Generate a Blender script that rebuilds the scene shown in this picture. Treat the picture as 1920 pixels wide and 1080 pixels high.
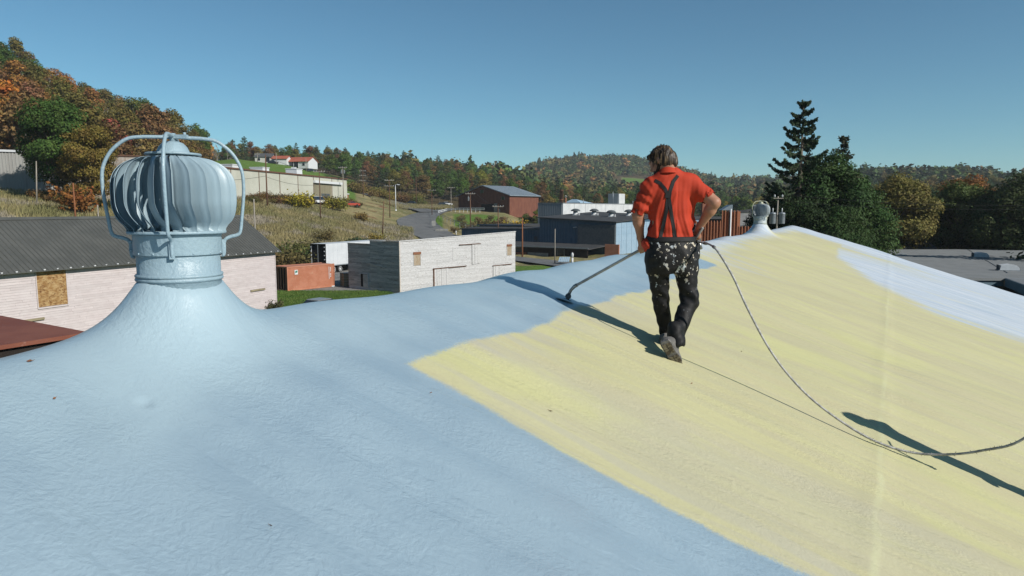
import bpy, bmesh, math, random
import numpy as np
from mathutils import Vector, Matrix, Quaternion
from mathutils.bvhtree import BVHTree

for o in list(bpy.data.objects):
    bpy.data.objects.remove(o)
scene = bpy.context.scene
COL = scene.collection
rnd = random.Random(7)
nrg = np.random.default_rng(11)
R = math.radians

# ------------------------------------------------------------------ camera, sky, sun
ZC = 8.6                                   # camera height above the yard
FPX = 1280.0
PHI = math.atan(147 / FPX)
cam = bpy.data.cameras.new('camera')
cam.lens = 24.0
cam.sensor_width = 36.0
cam.clip_start = 0.05
cam.clip_end = 9000
camo = bpy.data.objects.new('camera', cam)
COL.objects.link(camo)
camo.location = (0, 0, ZC)
camo.rotation_euler = (math.pi / 2 - PHI, 0, 0)
scene.camera = camo

SUN_EL, SUN_AZ = R(32.5), math.atan2(0.8, -0.6)
LDIR = Vector((-0.8 * math.cos(SUN_EL), 0.6 * math.cos(SUN_EL), -math.sin(SUN_EL)))
w = bpy.data.worlds.new('World')
scene.world = w
w.use_nodes = True
nt = w.node_tree
nt.nodes.clear()
sky = nt.nodes.new('ShaderNodeTexSky')
sky.sky_type = 'NISHITA'
sky.sun_disc = False
sky.sun_elevation = SUN_EL
sky.sun_rotation = SUN_AZ
sky.altitude = 300
sky.air_density = 0.85
sky.dust_density = 0.25
sky.ozone_density = 1.2
tint = nt.nodes.new('ShaderNodeMix')
tint.data_type = 'RGBA'
tint.blend_type = 'MULTIPLY'
tint.inputs[0].default_value = 1.0
tint.inputs[7].default_value = (0.61, 1.01, 1.06, 1)
bg = nt.nodes.new('ShaderNodeBackground')
bg.inputs[1].default_value = 0.0715
wo = nt.nodes.new('ShaderNodeOutputWorld')
nt.links.new(sky.outputs[0], tint.inputs[6])
nt.links.new(tint.outputs[2], bg.inputs[0])
nt.links.new(bg.outputs[0], wo.inputs[0])

sun = bpy.data.lights.new('sun', 'SUN')
sun.energy = 4.8
sun.angle = R(0.5)
sun.color = (1.0, 0.95, 0.87)
suno = bpy.data.objects.new('sun', sun)
COL.objects.link(suno)
suno.rotation_euler = LDIR.to_track_quat('-Z', 'Y').to_euler()
suno.location = (30, -20, 40)

vs = scene.view_settings
vs.view_transform = 'Standard'
vs.look = 'None'
vs.exposure = 0.25
vs.gamma = 1.0
vs.use_curve_mapping = False
scene.cycles.max_bounces = 6
scene.cycles.transparent_max_bounces = 6

# ------------------------------------------------------------------ helpers
_F = np.array([0, math.cos(PHI), -math.sin(PHI)])
_U = np.array([0, math.sin(PHI), math.cos(PHI)])
_X = np.array([1.0, 0, 0])


def at(u, v, y):
    """a point of the place, measured on the photograph at a known distance"""
    d = _F + _X * (u - 960) / FPX + _U * (540 - v) / FPX
    p = d * y / d[1]
    p[2] += ZC
    return p


def aground(u, D):
    x = (u - 960) / FPX * D
    return np.array([x, D, ground_z(u, D)])


def tag(o, label=None, cat=None, group=None, kind=None):
    if label: o['label'] = label
    if cat: o['category'] = cat
    if group: o['group'] = group
    if kind: o['kind'] = kind
    return o


def empty(name, loc, rz=0.0, label=None, cat=None, group=None):
    o = bpy.data.objects.new(name, None)
    o.empty_display_size = 0.2
    COL.objects.link(o)
    o.location = Vector(loc)
    o.rotation_euler = (0, 0, rz)
    return tag(o, label, cat, group)


def link_mesh(name, me, parent=None, loc=None):
    o = bpy.data.objects.new(name, me)
    COL.objects.link(o)
    if parent: o.parent = parent
    if loc is not None: o.location = Vector(loc)
    return o


def np_mesh(name, V, Fq, mat, smooth=False):
    """quads or tris array -> mesh"""
    V = np.asarray(V, np.float32)
    Fq = np.asarray(Fq, np.int32)
    me = bpy.data.meshes.new(name)
    n, k = Fq.shape
    me.vertices.add(len(V))
    me.vertices.foreach_set('co', V.ravel())
    me.loops.add(n * k)
    me.loops.foreach_set('vertex_index', Fq.ravel())
    me.polygons.add(n)
    me.polygons.foreach_set('loop_start', np.arange(0, n * k, k, dtype=np.int32))
    me.polygons.foreach_set('loop_total', np.full(n, k, np.int32))
    if smooth:
        me.polygons.foreach_set('use_smooth', np.ones(n, bool))
    me.update(calc_edges=True)
    me.validate()
    if mat: me.materials.append(mat)
    return me


class MB:
    """collects simple shapes into one mesh"""
    def __init__(self):
        self.v, self.f, self.sm = [], [], []

    def add(self, vs, fs, smooth=False):
        b = len(self.v)
        self.v += [tuple(p) for p in vs]
        self.f += [tuple(b + i for i in f) for f in fs]
        self.sm += [smooth] * len(fs)
        return self

    def box(self, x0, x1, y0, y1, z0, z1):
        return self.add([(x0, y0, z0), (x1, y0, z0), (x1, y1, z0), (x0, y1, z0), (x0, y0, z1), (x1, y0, z1), (x1, y1, z1), (x0, y1, z1)],
                        [(0, 3, 2, 1), (4, 5, 6, 7), (0, 1, 5, 4), (1, 2, 6, 5), (2, 3, 7, 6), (3, 0, 4, 7)])

    def hexa(self, lo, hi):
        """lo, hi: 4 points each, counter-clockwise seen from above"""
        return self.add(list(lo) + list(hi), [(0, 3, 2, 1), (4, 5, 6, 7), (0, 1, 5, 4), (1, 2, 6, 5), (2, 3, 7, 6), (3, 0, 4, 7)])

    def prism(self, poly, axis, a, b):
        """extrude a 2-D outline along axis (0,1,2) from a to b"""
        n = len(poly)
        def p(q, t):
            if axis == 0: return (t, q[0], q[1])
            if axis == 1: return (q[0], t, q[1])
            return (q[0], q[1], t)
        vs = [p(q, a) for q in poly] + [p(q, b) for q in poly]
        fs = [tuple(range(n))[::-1], tuple(range(n, 2 * n))] + [(i, (i + 1) % n, n + (i + 1) % n, n + i) for i in range(n)]
        return self.add(vs, fs)

    def tube(self, pts, r, n=8, caps=True, smooth=True):
        pts = [Vector(p) for p in pts]
        m = len(pts)
        rs = r if hasattr(r, '__len__') else [r] * m
        vs = []
        prev = None
        for i in range(m):
            t = (pts[min(i + 1, m - 1)] - pts[max(i - 1, 0)])
            if t.length < 1e-9: t = Vector((0, 0, 1))
            t.normalize()
            if prev is None:
                a = Vector((0, 0, 1)) if abs(t.z) < 0.9 else Vector((1, 0, 0))
                e = t.cross(a).normalized()
            else:
                e = (prev - t * prev.dot(t))
                e = e.normalized() if e.length > 1e-6 else t.orthogonal().normalized()
            prev = e
            g = t.cross(e)
            for k in range(n):
                c = 2 * math.pi * k / n
                vs.append(pts[i] + (e * math.cos(c) + g * math.sin(c)) * rs[i])
        fs = [(i * n + k, i * n + (k + 1) % n, (i + 1) * n + (k + 1) % n, (i + 1) * n + k) for i in range(m - 1) for k in range(n)]
        self.add(vs, fs, smooth)
        if caps:
            b = len(self.v) - len(vs)
            self.f += [tuple(b + k for k in range(n))[::-1], tuple(b + (m - 1) * n + k for k in range(n))]
            self.sm += [False, False]
        return self

    def lathe(self, prof, n=32, c=(0, 0), smooth=True):
        """prof: list of (r, z) around a vertical axis"""
        vs = [(c[0] + r * math.cos(2 * math.pi * k / n), c[1] + r * math.sin(2 * math.pi * k / n), z) for r, z in prof for k in range(n)]
        fs = [(i * n + k, i * n + (k + 1) % n, (i + 1) * n + (k + 1) % n, (i + 1) * n + k) for i in range(len(prof) - 1) for k in range(n)]
        return self.add(vs, fs, smooth)

    def ellipsoid(self, c, r, n=12, m=8):
        prof = [(math.sin(math.pi * i / m), -math.cos(math.pi * i / m)) for i in range(m + 1)]
        vs = [(c[0] + r[0] * max(p, 1e-3) * math.cos(2 * math.pi * k / n), c[1] + r[1] * max(p, 1e-3) * math.sin(2 * math.pi * k / n), c[2] + r[2] * z) for p, z in prof for k in range(n)]
        fs = [(i * n + k, i * n + (k + 1) % n, (i + 1) * n + (k + 1) % n, (i + 1) * n + k) for i in range(m) for k in range(n)]
        return self.add(vs, fs, True)

    def mesh(self, name, mat):
        me = bpy.data.meshes.new(name)
        me.from_pydata([tuple(map(float, p)) for p in self.v], [], self.f)
        me.polygons.foreach_set('use_smooth', np.array(self.sm, bool))
        me.update()
        me.materials.append(mat)
        return me

    def build(self, name, mat, parent=None, loc=None, **k):
        return tag(link_mesh(name, self.mesh(name, mat), parent, loc), **k)


def copy_tree(o, parent=None):
    c = o.copy()
    COL.objects.link(c)
    if parent is not None: c.parent = parent
    for ch in [x for x in list(o.children)]:
        copy_tree(ch, c)
    return c


# ------------------------------------------------------------------ materials
def srgb(r, g, b):
    f = lambda c: c / 12.92 if c <= 0.04045 else ((c + 0.055) / 1.055) ** 2.4
    return (f(r / 255), f(g / 255), f(b / 255), 1)


def N(t, typ, **kw):
    n = t.nodes.new(typ)
    for k, v in kw.items(): setattr(n, k, v)
    return n


def new_mat(name):
    m = bpy.data.materials.new(name)
    m.use_nodes = True
    t = m.node_tree
    return m, t, t.nodes['Principled BSDF']


def mix_rgb(t, fac, a, b, mode='MIX'):
    n = N(t, 'ShaderNodeMix', data_type='RGBA', blend_type=mode)
    for sock, val in ((n.inputs[0], fac), (n.inputs[6], a), (n.inputs[7], b)):
        if isinstance(val, (int, float)): sock.default_value = val
        elif isinstance(val, tuple): sock.default_value = val if len(val) == 4 else (*val, 1)
        else: t.links.new(val, sock)
    return n.outputs[2]


def math_n(t, op, a, b=0.0, c=None):
    n = N(t, 'ShaderNodeMath', operation=op)
    for s, v in zip(n.inputs, (a, b, c)):
        if v is None: continue
        if isinstance(v, (int, float)): s.default_value = v
        else: t.links.new(v, s)
    return n.outputs[0]


def maprange(t, v, a, b, c=0.0, d=1.0, smooth=True):
    n = N(t, 'ShaderNodeMapRange', interpolation_type='SMOOTHSTEP' if smooth else 'LINEAR')
    t.links.new(v, n.inputs[0])
    for i, x in zip((1, 2, 3, 4), (a, b, c, d)): n.inputs[i].default_value = x
    return n.outputs[0]


def noise(t, vec, scale, detail=4, rough=0.6, out=0):
    n = N(t, 'ShaderNodeTexNoise')
    n.inputs['Scale'].default_value = scale
    n.inputs['Detail'].default_value = detail
    n.inputs['Roughness'].default_value = rough
    if vec is not None: t.links.new(vec, n.inputs['Vector'])
    return n.outputs[out]


def scaled(t, vec, s, loc=(0, 0, 0)):
    n = N(t, 'ShaderNodeMapping')
    n.inputs['Scale'].default_value = s
    n.inputs['Location'].default_value = loc
    t.links.new(vec, n.inputs['Vector'])
    return n.outputs[0]


def ocoord(t):
    return N(t, 'ShaderNodeTexCoord').outputs['Object']


def bump(t, bs, h, strength=0.3, dist=0.02):
    b = N(t, 'ShaderNodeBump')
    b.inputs['Strength'].default_value = strength
    b.inputs['Distance'].default_value = dist
    t.links.new(h, b.inputs['Height'])
    t.links.new(b.outputs[0], bs.inputs['Normal'])
    return b


def surf(name, c1, c2=None, scale=2.0, stretch=(1, 1, 1), rough=0.75, metal=0.0, lo=0.35, hi=0.65, bs_=0.25, bdist=0.01, bscale=None, c3=None, s3=12.0, lo3=0.62, hi3=0.7, island=0.0, spec=0.3):
    """weathered surface: two tones by noise, an optional third for stains, fine bump, tone per separate piece"""
    c1, c2, c3 = [None if c is None else tuple(v * 0.76 for v in c[:3]) for c in (c1, c2, c3)]   # base colours for this exposure
    m, t, b = new_mat(name)
    oc = scaled(t, ocoord(t), stretch)
    col = c1
    if c2 is not None:
        nz = noise(t, oc, scale)
        col = mix_rgb(t, maprange(t, nz, lo, hi), c1, c2)
    if c3 is not None:
        n3 = noise(t, scaled(t, oc, (1, 1, 1), (3.1, 7.7, 1.3)), s3, 5, 0.7)
        col = mix_rgb(t, maprange(t, n3, lo3, hi3), col, c3)
    if island:
        g = N(t, 'ShaderNodeNewGeometry')
        k = maprange(t, g.outputs['Random Per Island'], 0, 1, 1 - island, 1 + island, False)
        kk = N(t, 'ShaderNodeCombineColor')
        for i in range(3): t.links.new(k, kk.inputs[i])
        col = mix_rgb(t, 1.0, col, kk.outputs[0], 'MULTIPLY')
    if isinstance(col, tuple): b.inputs['Base Color'].default_value = col if len(col) == 4 else (*col, 1)
    else: t.links.new(col, b.inputs['Base Color'])
    b.inputs['Roughness'].default_value = rough
    b.inputs['Metallic'].default_value = metal
    b.inputs['Specular IOR Level'].default_value = spec
    if bs_:
        bump(t, b, noise(t, oc, bscale or scale * 6, 4), bs_, bdist)
    return m


def foliage_mat(name, base=(1, 1, 1), trans=0.22):
    m, t, b = new_mat(name)
    oi = N(t, 'ShaderNodeObjectInfo')
    g = N(t, 'ShaderNodeNewGeometry')
    oc = ocoord(t)
    nz = noise(t, oc, 0.45, 3)
    k = math_n(t, 'MULTIPLY', maprange(t, nz, 0.3, 0.7, 0.95, 1.75, False), maprange(t, g.outputs['Random Per Island'], 0, 1, 0.65, 1.4, False))
    kk = N(t, 'ShaderNodeCombineColor')
    for i in range(3): t.links.new(k, kk.inputs[i])
    c = mix_rgb(t, 1.0, oi.outputs['Color'], kk.outputs[0], 'MULTIPLY')
    hs = N(t, 'ShaderNodeHueSaturation')
    t.links.new(maprange(t, noise(t, scaled(t, oc, (1, 1, 1), (9, 4, 2)), 0.7, 3), 0.3, 0.7, 0.475, 0.525, False), hs.inputs['Hue'])
    t.links.new(c, hs.inputs['Color'])
    t.links.new(hs.outputs[0], b.inputs['Base Color'])
    b.inputs['Roughness'].default_value = 0.7
    b.inputs['Specular IOR Level'].default_value = 0.15
    tr = N(t, 'ShaderNodeBsdfTranslucent')
    t.links.new(hs.outputs[0], tr.inputs['Color'])
    mx = N(t, 'ShaderNodeMixShader')
    mx.inputs[0].default_value = trans
    t.links.new(b.outputs[0], mx.inputs[1])
    t.links.new(tr.outputs[0], mx.inputs[2])
    t.links.new(mx.outputs[0], t.nodes['Material Output'].inputs['Surface'])
    return m


M = {}
M['leaf'] = foliage_mat('leaf_foliage')
M['needle'] = foliage_mat('needle_foliage', trans=0.1)
M['bark'] = surf('bark', (0.10, 0.08, 0.06), (0.16, 0.14, 0.11), 3, (1, 1, 0.3), 0.9)
M['pale_bark'] = surf('pale_bark', (0.25, 0.22, 0.19), (0.33, 0.31, 0.28), 3, (1, 1, 0.3), 0.9)
M['pole_brown'] = surf('pole_brown', (0.11, 0.055, 0.035), (0.17, 0.09, 0.055), 4, (3, 3, 0.3), 0.85)
M['pole_rust'] = surf('pole_rust', (0.30, 0.12, 0.05), (0.22, 0.085, 0.04), 4, (3, 3, 0.3), 0.85)
M['pole_gray'] = surf('pole_gray', (0.27, 0.24, 0.20), (0.36, 0.33, 0.29), 4, (3, 3, 0.3), 0.85)
M['white'] = surf('white_paint', (0.74, 0.76, 0.77), (0.66, 0.68, 0.70), 3, rough=0.55)
M['offwhite'] = surf('ceramic_white', (0.6, 0.62, 0.63), None, rough=0.35)
M['wire'] = surf('wire', (0.03, 0.03, 0.03), None, bs_=0)
M['black'] = surf('black_void', (0.008, 0.008, 0.009), None, bs_=0, rough=0.9)
M['galv'] = surf('galvanised', (0.38, 0.42, 0.45), (0.30, 0.33, 0.36), 4, rough=0.45, metal=0.4)
M['steel'] = surf('bare_steel', (0.40, 0.40, 0.39), (0.30, 0.29, 0.27), 9, rough=0.35, metal=0.85, c3=(0.62, 0.63, 0.62), s3=14)
M['glass'] = surf('dark_glass', (0.02, 0.03, 0.04), None, bs_=0, rough=0.08, spec=0.6)
# ------------------------------------------------------------------ terrain
# heights relative to the camera, by column of the view (u) and distance (D)
TCOL = {
    -1500: [(0, -8.6), (60, -8.6), (110, 4), (200, 35), (300, 60), (600, 75), (3000, 60)],
    -300: [(0, -8.6), (50, -8.6), (70, -4), (95, 2.0), (125, 6), (160, 22), (260, 56), (320, 66), (600, 74), (3000, 60)],
    0: [(0, -8.6), (55, -8.6), (70, -3.6), (85, 0.2), (104, 2.9), (122, 4), (150, 17), (200, 36), (260, 49), (330, 58), (600, 66), (3000, 50)],
    100: [(0, -8.6), (58, -8.6), (74, -4.0), (88, -0.2), (104, 2.0), (122, 4), (150, 14), (200, 30), (250, 38), (330, 46), (600, 52), (3000, 50)],
    200: [(0, -8.6), (60, -8.6), (76, -4.4), (92, -0.8), (106, 1.2), (125, 3.5), (150, 10), (200, 22), (240, 28), (330, 34), (600, 42), (3000, 45)],
    300: [(0, -8.6), (64, -8.6), (80, -5.5), (100, -2), (130, 2), (160, 8), (220, 19), (260, 23), (330, 26), (600, 32), (3000, 45)],
    380: [(0, -8.6), (72, -8.6), (86, -7), (105, -4), (148, 1.8), (200, 8), (250, 14.5), (300, 20), (400, 24), (600, 27), (3000, 45)],
    450: [(0, -8.6), (84, -8.6), (96, -7.8), (118, -3.8), (148, 1.9), (210, 10), (300, 22), (400, 25), (600, 26), (3000, 45)],
    550: [(0, -8.6), (92, -8.6), (102, -7.2), (120, -4), (150, -0.6), (172, 2.7), (180, 3.1), (220, 8.6), (320, 20.4), (420, 25.5), (600, 28), (3000, 45)],
    650: [(0, -8.6), (100, -8.6), (130, -5), (165, -1.5), (200, 2.2), (250, 6), (320, 13), (420, 24.5), (600, 28), (3000, 45)],
    720: [(0, -8.6), (106, -8.6), (140, -6), (180, -2.2), (230, 1.9), (260, 3.2), (300, 6), (360, 14), (430, 24), (600, 29), (3000, 45)],
    760: [(0, -8.6), (112, -8.6), (140, -6.8), (170, -4.2), (200, -2), (225, -0.5), (270, 2.2), (330, 8), (430, 23), (600, 28), (3000, 45)],
    850: [(0, -8.6), (125, -8.6), (150, -6.4), (185, -3.6), (222, -0.3), (250, 0.4), (300, 3), (360, 9), (450, 22), (600, 26), (3000, 45)],
    950: [(0, -8.6), (135, -8.6), (170, -6), (220, -1.4), (260, 0), (300, 2), (400, 9), (500, 20), (700, 24), (3000, 45)],
    1000: [(0, -8.6), (140, -8.6), (250, -4), (350, 2), (500, 13), (700, 22), (900, 46), (1100, 65), (1500, 62), (3000, 50)],
    1080: [(0, -8.6), (140, -8.6), (250, -6), (350, -1), (500, 6), (700, 18), (900, 48), (1100, 76), (1500, 66), (3000, 50)],
    1180: [(0, -8.6), (140, -8.6), (250, -6.5), (350, -2), (500, 5), (700, 16), (900, 45), (1100, 75), (1500, 66), (3000, 50)],
    1250: [(0, -8.6), (140, -8.6), (250, -7), (350, -3), (500, 4), (700, 15), (900, 40), (1100, 60), (1500, 55), (3000, 50)],
    1330: [(0, -8.6), (140, -8.6), (300, -6), (500, 3), (700, 14), (1000, 40), (1500, 40), (3000, 40)],
    1450: [(0, -8.6), (140, -8.6), (300, -6), (500, 3), (700, 16), (900, 34), (1500, 38), (3000, 40)],
    1600: [(0, -8.6), (160, -8.6), (300, -5), (450, 10), (600, 25), (800, 27), (3000, 35)],
    1800: [(0, -8.6), (160, -8.6), (300, -4), (450, 10), (600, 25.5), (800, 27), (3000, 35)],
    1920: [(0, -8.6), (160, -8.6), (300, -4), (450, 8), (600, 20), (800, 24), (3000, 35)],
    2500: [(0, -8.6), (160, -8.6), (300, -5), (600, 15), (3000, 35)],
    4200: [(0, -8.6), (160, -8.6), (400, -4), (800, 10), (3000, 35)],
}
_TU = np.array(sorted(TCOL))
_TT = np.arctan((_TU - 960) / FPX)
_TP = [np.array(TCOL[u], float) for u in _TU]


def ground_theta(th, D):
    th = np.atleast_1d(np.asarray(th, float))
    D = np.atleast_1d(np.asarray(D, float))
    th, D = np.broadcast_arrays(th, D)
    zz = np.stack([np.interp(D, p[:, 0], p[:, 1]) for p in _TP])
    t = np.clip(th, _TT[0], _TT[-1])
    i = np.clip(np.searchsorted(_TT, t) - 1, 0, len(_TT) - 2)
    f = (t - _TT[i]) / (_TT[i + 1] - _TT[i])
    ii = i[None]
    a = np.take_along_axis(zz, ii, 0)[0]
    b = np.take_along_axis(zz, ii + 1, 0)[0]
    return a * (1 - f) + b * f + ZC


def ground_z(u, D):
    return float(ground_theta(math.atan((u - 960) / FPX), D)[0])


def ground_xy(x, y):
    return float(ground_theta(math.atan2(x, y), y)[0])


def build_ground():
    tin = np.arctan((np.arange(-160, 2100, 14) - 960) / FPX)
    tout = np.concatenate([np.linspace(-math.pi, tin[0], 24)[:-1], tin, np.linspace(tin[-1], math.pi, 26)[1:]])
    Ds = np.concatenate([np.array([0.0, 10, 25]), np.arange(35, 60, 5), np.arange(60, 300, 4.0), np.arange(300, 520, 12), np.arange(520, 1200, 40), np.array([1300, 1600, 2200, 3200])])
    T, D = np.meshgrid(tout, Ds, indexing='ij')
    Z = ground_theta(T.ravel(), D.ravel()).reshape(T.shape)
    bumpy = 0.22 * np.sin(T * 61 + D * 0.21) * np.sin(D * 0.37 - T * 37) * np.clip((D - 70) / 40, 0, 1)
    lim = np.clip(np.abs(T), 0, R(55))
    RR = D / np.cos(lim)
    X, Y = RR * np.sin(T), RR * np.cos(T)
    V = np.stack([X, Y, Z + bumpy], -1).reshape(-1, 3)
    a, b = T.shape
    i = np.arange(a - 1)[:, None] * b + np.arange(b - 1)[None]
    Fq = np.stack([i, i + 1, i + b + 1, i + b], -1).reshape(-1, 4)[:, ::-1]
    m, t, bs = new_mat('ground_cover')
    at_l = N(t, 'ShaderNodeAttribute', attribute_name='lawn').outputs['Fac']
    at_w = N(t, 'ShaderNodeAttribute', attribute_name='wood').outputs['Fac']
    at_g = N(t, 'ShaderNodeAttribute', attribute_name='gravel').outputs['Fac']
    oc = ocoord(t)
    n1 = noise(t, oc, 0.09, 6, 0.7)
    n2 = noise(t, oc, 0.6, 6, 0.75)
    weeds = mix_rgb(t, maprange(t, n1, 0.4, 0.6), (0.25, 0.21, 0.10), (0.135, 0.135, 0.055))
    weeds = mix_rgb(t, maprange(t, n2, 0.5, 0.72), weeds, (0.30, 0.25, 0.17))
    weeds = mix_rgb(t, maprange(t, noise(t, scaled(t, oc, (1, 1, 1), (40, 3, 0)), 0.16, 4), 0.58, 0.68), weeds, (0.15, 0.075, 0.04))
    lawn = mix_rgb(t, maprange(t, n2, 0.35, 0.65), (0.075, 0.145, 0.022), (0.11, 0.17, 0.035))
    wood = mix_rgb(t, maprange(t, n2, 0.35, 0.65), (0.05, 0.042, 0.02), (0.085, 0.06, 0.03))
    grav = mix_rgb(t, maprange(t, n2, 0.35, 0.65), (0.17, 0.17, 0.17), (0.24, 0.235, 0.22))
    j = math_n(t, 'ADD', math_n(t, 'MULTIPLY', math_n(t, 'SUBTRACT', n2, 0.5), 0.7), 0.0)
    c = mix_rgb(t, maprange(t, math_n(t, 'ADD', at_w, j), 0.35, 0.65), weeds, wood)
    c = mix_rgb(t, maprange(t, math_n(t, 'ADD', at_l, j), 0.35, 0.65), c, lawn)
    c = mix_rgb(t, maprange(t, math_n(t, 'ADD', at_g, j), 0.35, 0.65), c, grav)
    t.links.new(c, bs.inputs['Base Color'])
    bs.inputs['Roughness'].default_value = 0.95
    bs.inputs['Specular IOR Level'].default_value = 0.1
    bump(t, bs, n2, 0.8, 0.5)
    me = np_mesh('ground', V, Fq, m, True)
    Uc = 960 + FPX * np.tan(np.clip(T, -R(60), R(60)))
    sm = lambda x, e: np.clip(0.5 + x / e, 0, 1)
    def rect(u0, u1, d0, d1, eu=14, ed=6):
        return np.minimum(np.minimum(sm(Uc - u0, eu), sm(u1 - Uc, eu)), np.minimum(sm(D - d0, ed), sm(d1 - D, ed)))
    lawn = np.maximum.reduce([rect(330, 735, 48, 74), rect(385, 668, 205, 345), rect(690, 770, 140, 152), rect(810, 832, 165, 205), rect(850, 935, 175, 212), rect(820, 900, 131, 142), rect(900, 1100, 93, 105),
                              rect(1165, 1235, 700, 850), rect(-400, 3200, 0, 40)])
    wood = np.maximum.reduce([rect(-2600, 395, 118, 900), rect(330, 420, 175, 900), rect(390, 660, 348, 1100), rect(650, 800, 275, 3000), rect(790, 5000, 232, 3500), rect(400, 5000, 450, 3500), rect(1440, 5000, 62, 3500)])
    wood = np.where(rect(1165, 1235, 690, 850) > 0.4, 0, wood)
    grav = np.maximum.reduce([rect(430, 735, 72, 100), rect(560, 640, 70, 92)])
    for nm, a_ in (('lawn', lawn), ('wood', wood), ('gravel', grav)):
        at_ = me.attributes.new(nm, 'FLOAT', 'POINT')
        at_.data.foreach_set('value', a_.ravel().astype(np.float32))
    o = link_mesh('ground', me)
    tag(o, 'uneven valley ground of dry weeds, lawn and gravel rising into wooded hills', kind='structure')


build_ground()

M['asphalt'] = surf('asphalt', (0.14, 0.145, 0.145), (0.18, 0.18, 0.18), 0.25, rough=0.9, c3=(0.09, 0.09, 0.095), s3=0.8, lo3=0.55, hi3=0.7, bscale=3)


def ribbon(name, pts, width, label, lift=0.12, z=None):
    P = []
    for u, D in pts:
        P.append(Vector(((u - 960) / FPX * D, D)))
    # smooth resample
    dense = []
    n = len(P)
    for i in range(n - 1):
        p0, p1, p2, p3 = P[max(i - 1, 0)], P[i], P[i + 1], P[min(i + 2, n - 1)]
        for k in range(8):
            t = k / 8
            dense.append(0.5 * ((2 * p1) + (p2 - p0) * t + (2 * p0 - 5 * p1 + 4 * p2 - p3) * t * t + (3 * p1 - p0 - 3 * p2 + p3) * t ** 3))
    dense.append(P[-1])
    W = width if hasattr(width, '__len__') else [width] * n
    mb = MB()
    cols = 5
    for i, p in enumerate(dense):
        tdir = (dense[min(i + 1, len(dense) - 1)] - dense[max(i - 1, 0)]).normalized()
        nn = Vector((-tdir.y, tdir.x))
        ww = np.interp(i / 8, range(n), W)
        zc = ground_xy(p.x, p.y) + lift + 0.2
        for c in range(cols):
            q = p + nn * ww * (c / (cols - 1) - 0.5)
            mb.v.append((q.x, q.y, max(ground_xy(q.x, q.y) + lift + 0.05, zc - 0.15)))
    for i in range(len(dense) - 1):
        for c in range(cols - 1):
            a = i * cols + c
            mb.f.append((a, a + cols, a + cols + 1, a + 1))
            mb.sm.append(True)
    o = mb.build(name, M['asphalt'])
    # face up
    if o.data.polygons[0].normal.z < 0: o.data.flip_normals()
    return tag(o, label, kind='structure')


ribbon('road', [(1330, 78), (1200, 92), (1080, 103), (1010, 112), (955, 119), (900, 129), (845, 143), (806, 158), (786, 172), (783, 186), (797, 204), (822, 220), (850, 226), (900, 228)], [7, 7, 6.5, 6, 6, 6.5, 8, 10, 10.5, 10, 9, 8, 7, 6], 'grey asphalt road curving uphill past the hillside', 0.2)
ribbon('lane', [(806, 214), (780, 236), (745, 254), (715, 262), (680, 272)], [6, 6, 6.5, 7, 6], 'narrow asphalt lane climbing left behind the utility poles', 0.35)
ribbon('driveway', [(835, 150), (868, 152), (905, 152), (960, 150)], [7, 6, 6, 6], 'short paved driveway beside the white building', 0.3)

# ------------------------------------------------------------------ the foam-coated roof the worker walks on
TH = R(28.96)
rx = np.array([math.sin(TH), math.cos(TH)])       # along the ridge, away
rn = np.array([math.cos(TH), -math.sin(TH)])      # down the near slope
CD0, SLOPE = 3.309, 0.32
S1, S2, SEND = 2.318, 20.74, 28.35


def sd_xy(s, d):
    return rx[0] * s + rn[0] * (d - CD0), rx[1] * s + rn[1] * (d - CD0)


DENTS = [(1.71, 1.74), (1.71, 1.05), (2.57, 1.48), (2.64, 1.73), (1.36, 1.51), (1.72, 0.57), (3.5, 2.44), (3.49, 3.1)]      # small sunken blisters in the foam


def roof_base(s, d):
    z = -0.60 - SLOPE * np.sqrt(d * d + 0.15 ** 2)
    up = np.clip(d, 0, 20)
    z = z + 0.007 * np.sin(s * 2 * math.pi / 0.46 + 0.8 * np.sin(d * 1.7 + s * .4)) * np.clip(up / 0.8, 0, 1)
    z = z + 0.020 * np.sin(s * 1.9 + 1.0) * np.sin(d * 1.3 + s * 0.5) + 0.012 * np.sin(s * 4.3 + d * 0.9) * np.sin(d * 3.1 + 2) + 0.016 * np.exp(-((d - 0.55) / 0.25) ** 2) * np.sin(s * 1.1 + 2.2)
    z = z + 0.05 * np.exp(-((s - SEND + 0.25) / 0.28) ** 2) - 0.03 * np.exp(-((s - SEND + 0.95) / 0.4) ** 2)
    for i, (s_, d_) in enumerate(DENTS):
        q = ((s - s_) / (0.015 + 0.005 * (i % 3))) ** 2 + ((d - d_) / (0.024 + 0.008 * (i % 2))) ** 2
        z = z - (0.007 + 0.003 * (i % 2)) * np.exp(-q) + 0.002 * np.exp(-((np.sqrt(q) - 1.7) / 0.6) ** 2)
    z = z + 0.007 * np.exp(-((d - 3.33 - 0.02 * np.sin(s * 1.3)) / 0.05) ** 2)
    return z


def mound(s, d, s0, k):
    r = np.sqrt((s - s0) ** 2 + d ** 2) / k + 0.018
    h = 0.255 * np.exp(-(np.clip(r - 0.225, 0, 9) / 0.150) ** 1.12) + 0.045 * np.exp(-(r / 0.70) ** 2)
    return h * k


def roof_h(s, d):
    return roof_base(s, d) + mound(s, d, S1, 1.0) + mound(s, d, S2, 0.87)


def roof_z(x, y):
    p = np.array([x, y])
    return float(roof_h(np.array(p @ rx), np.array(p @ rn + CD0))) + ZC


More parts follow.
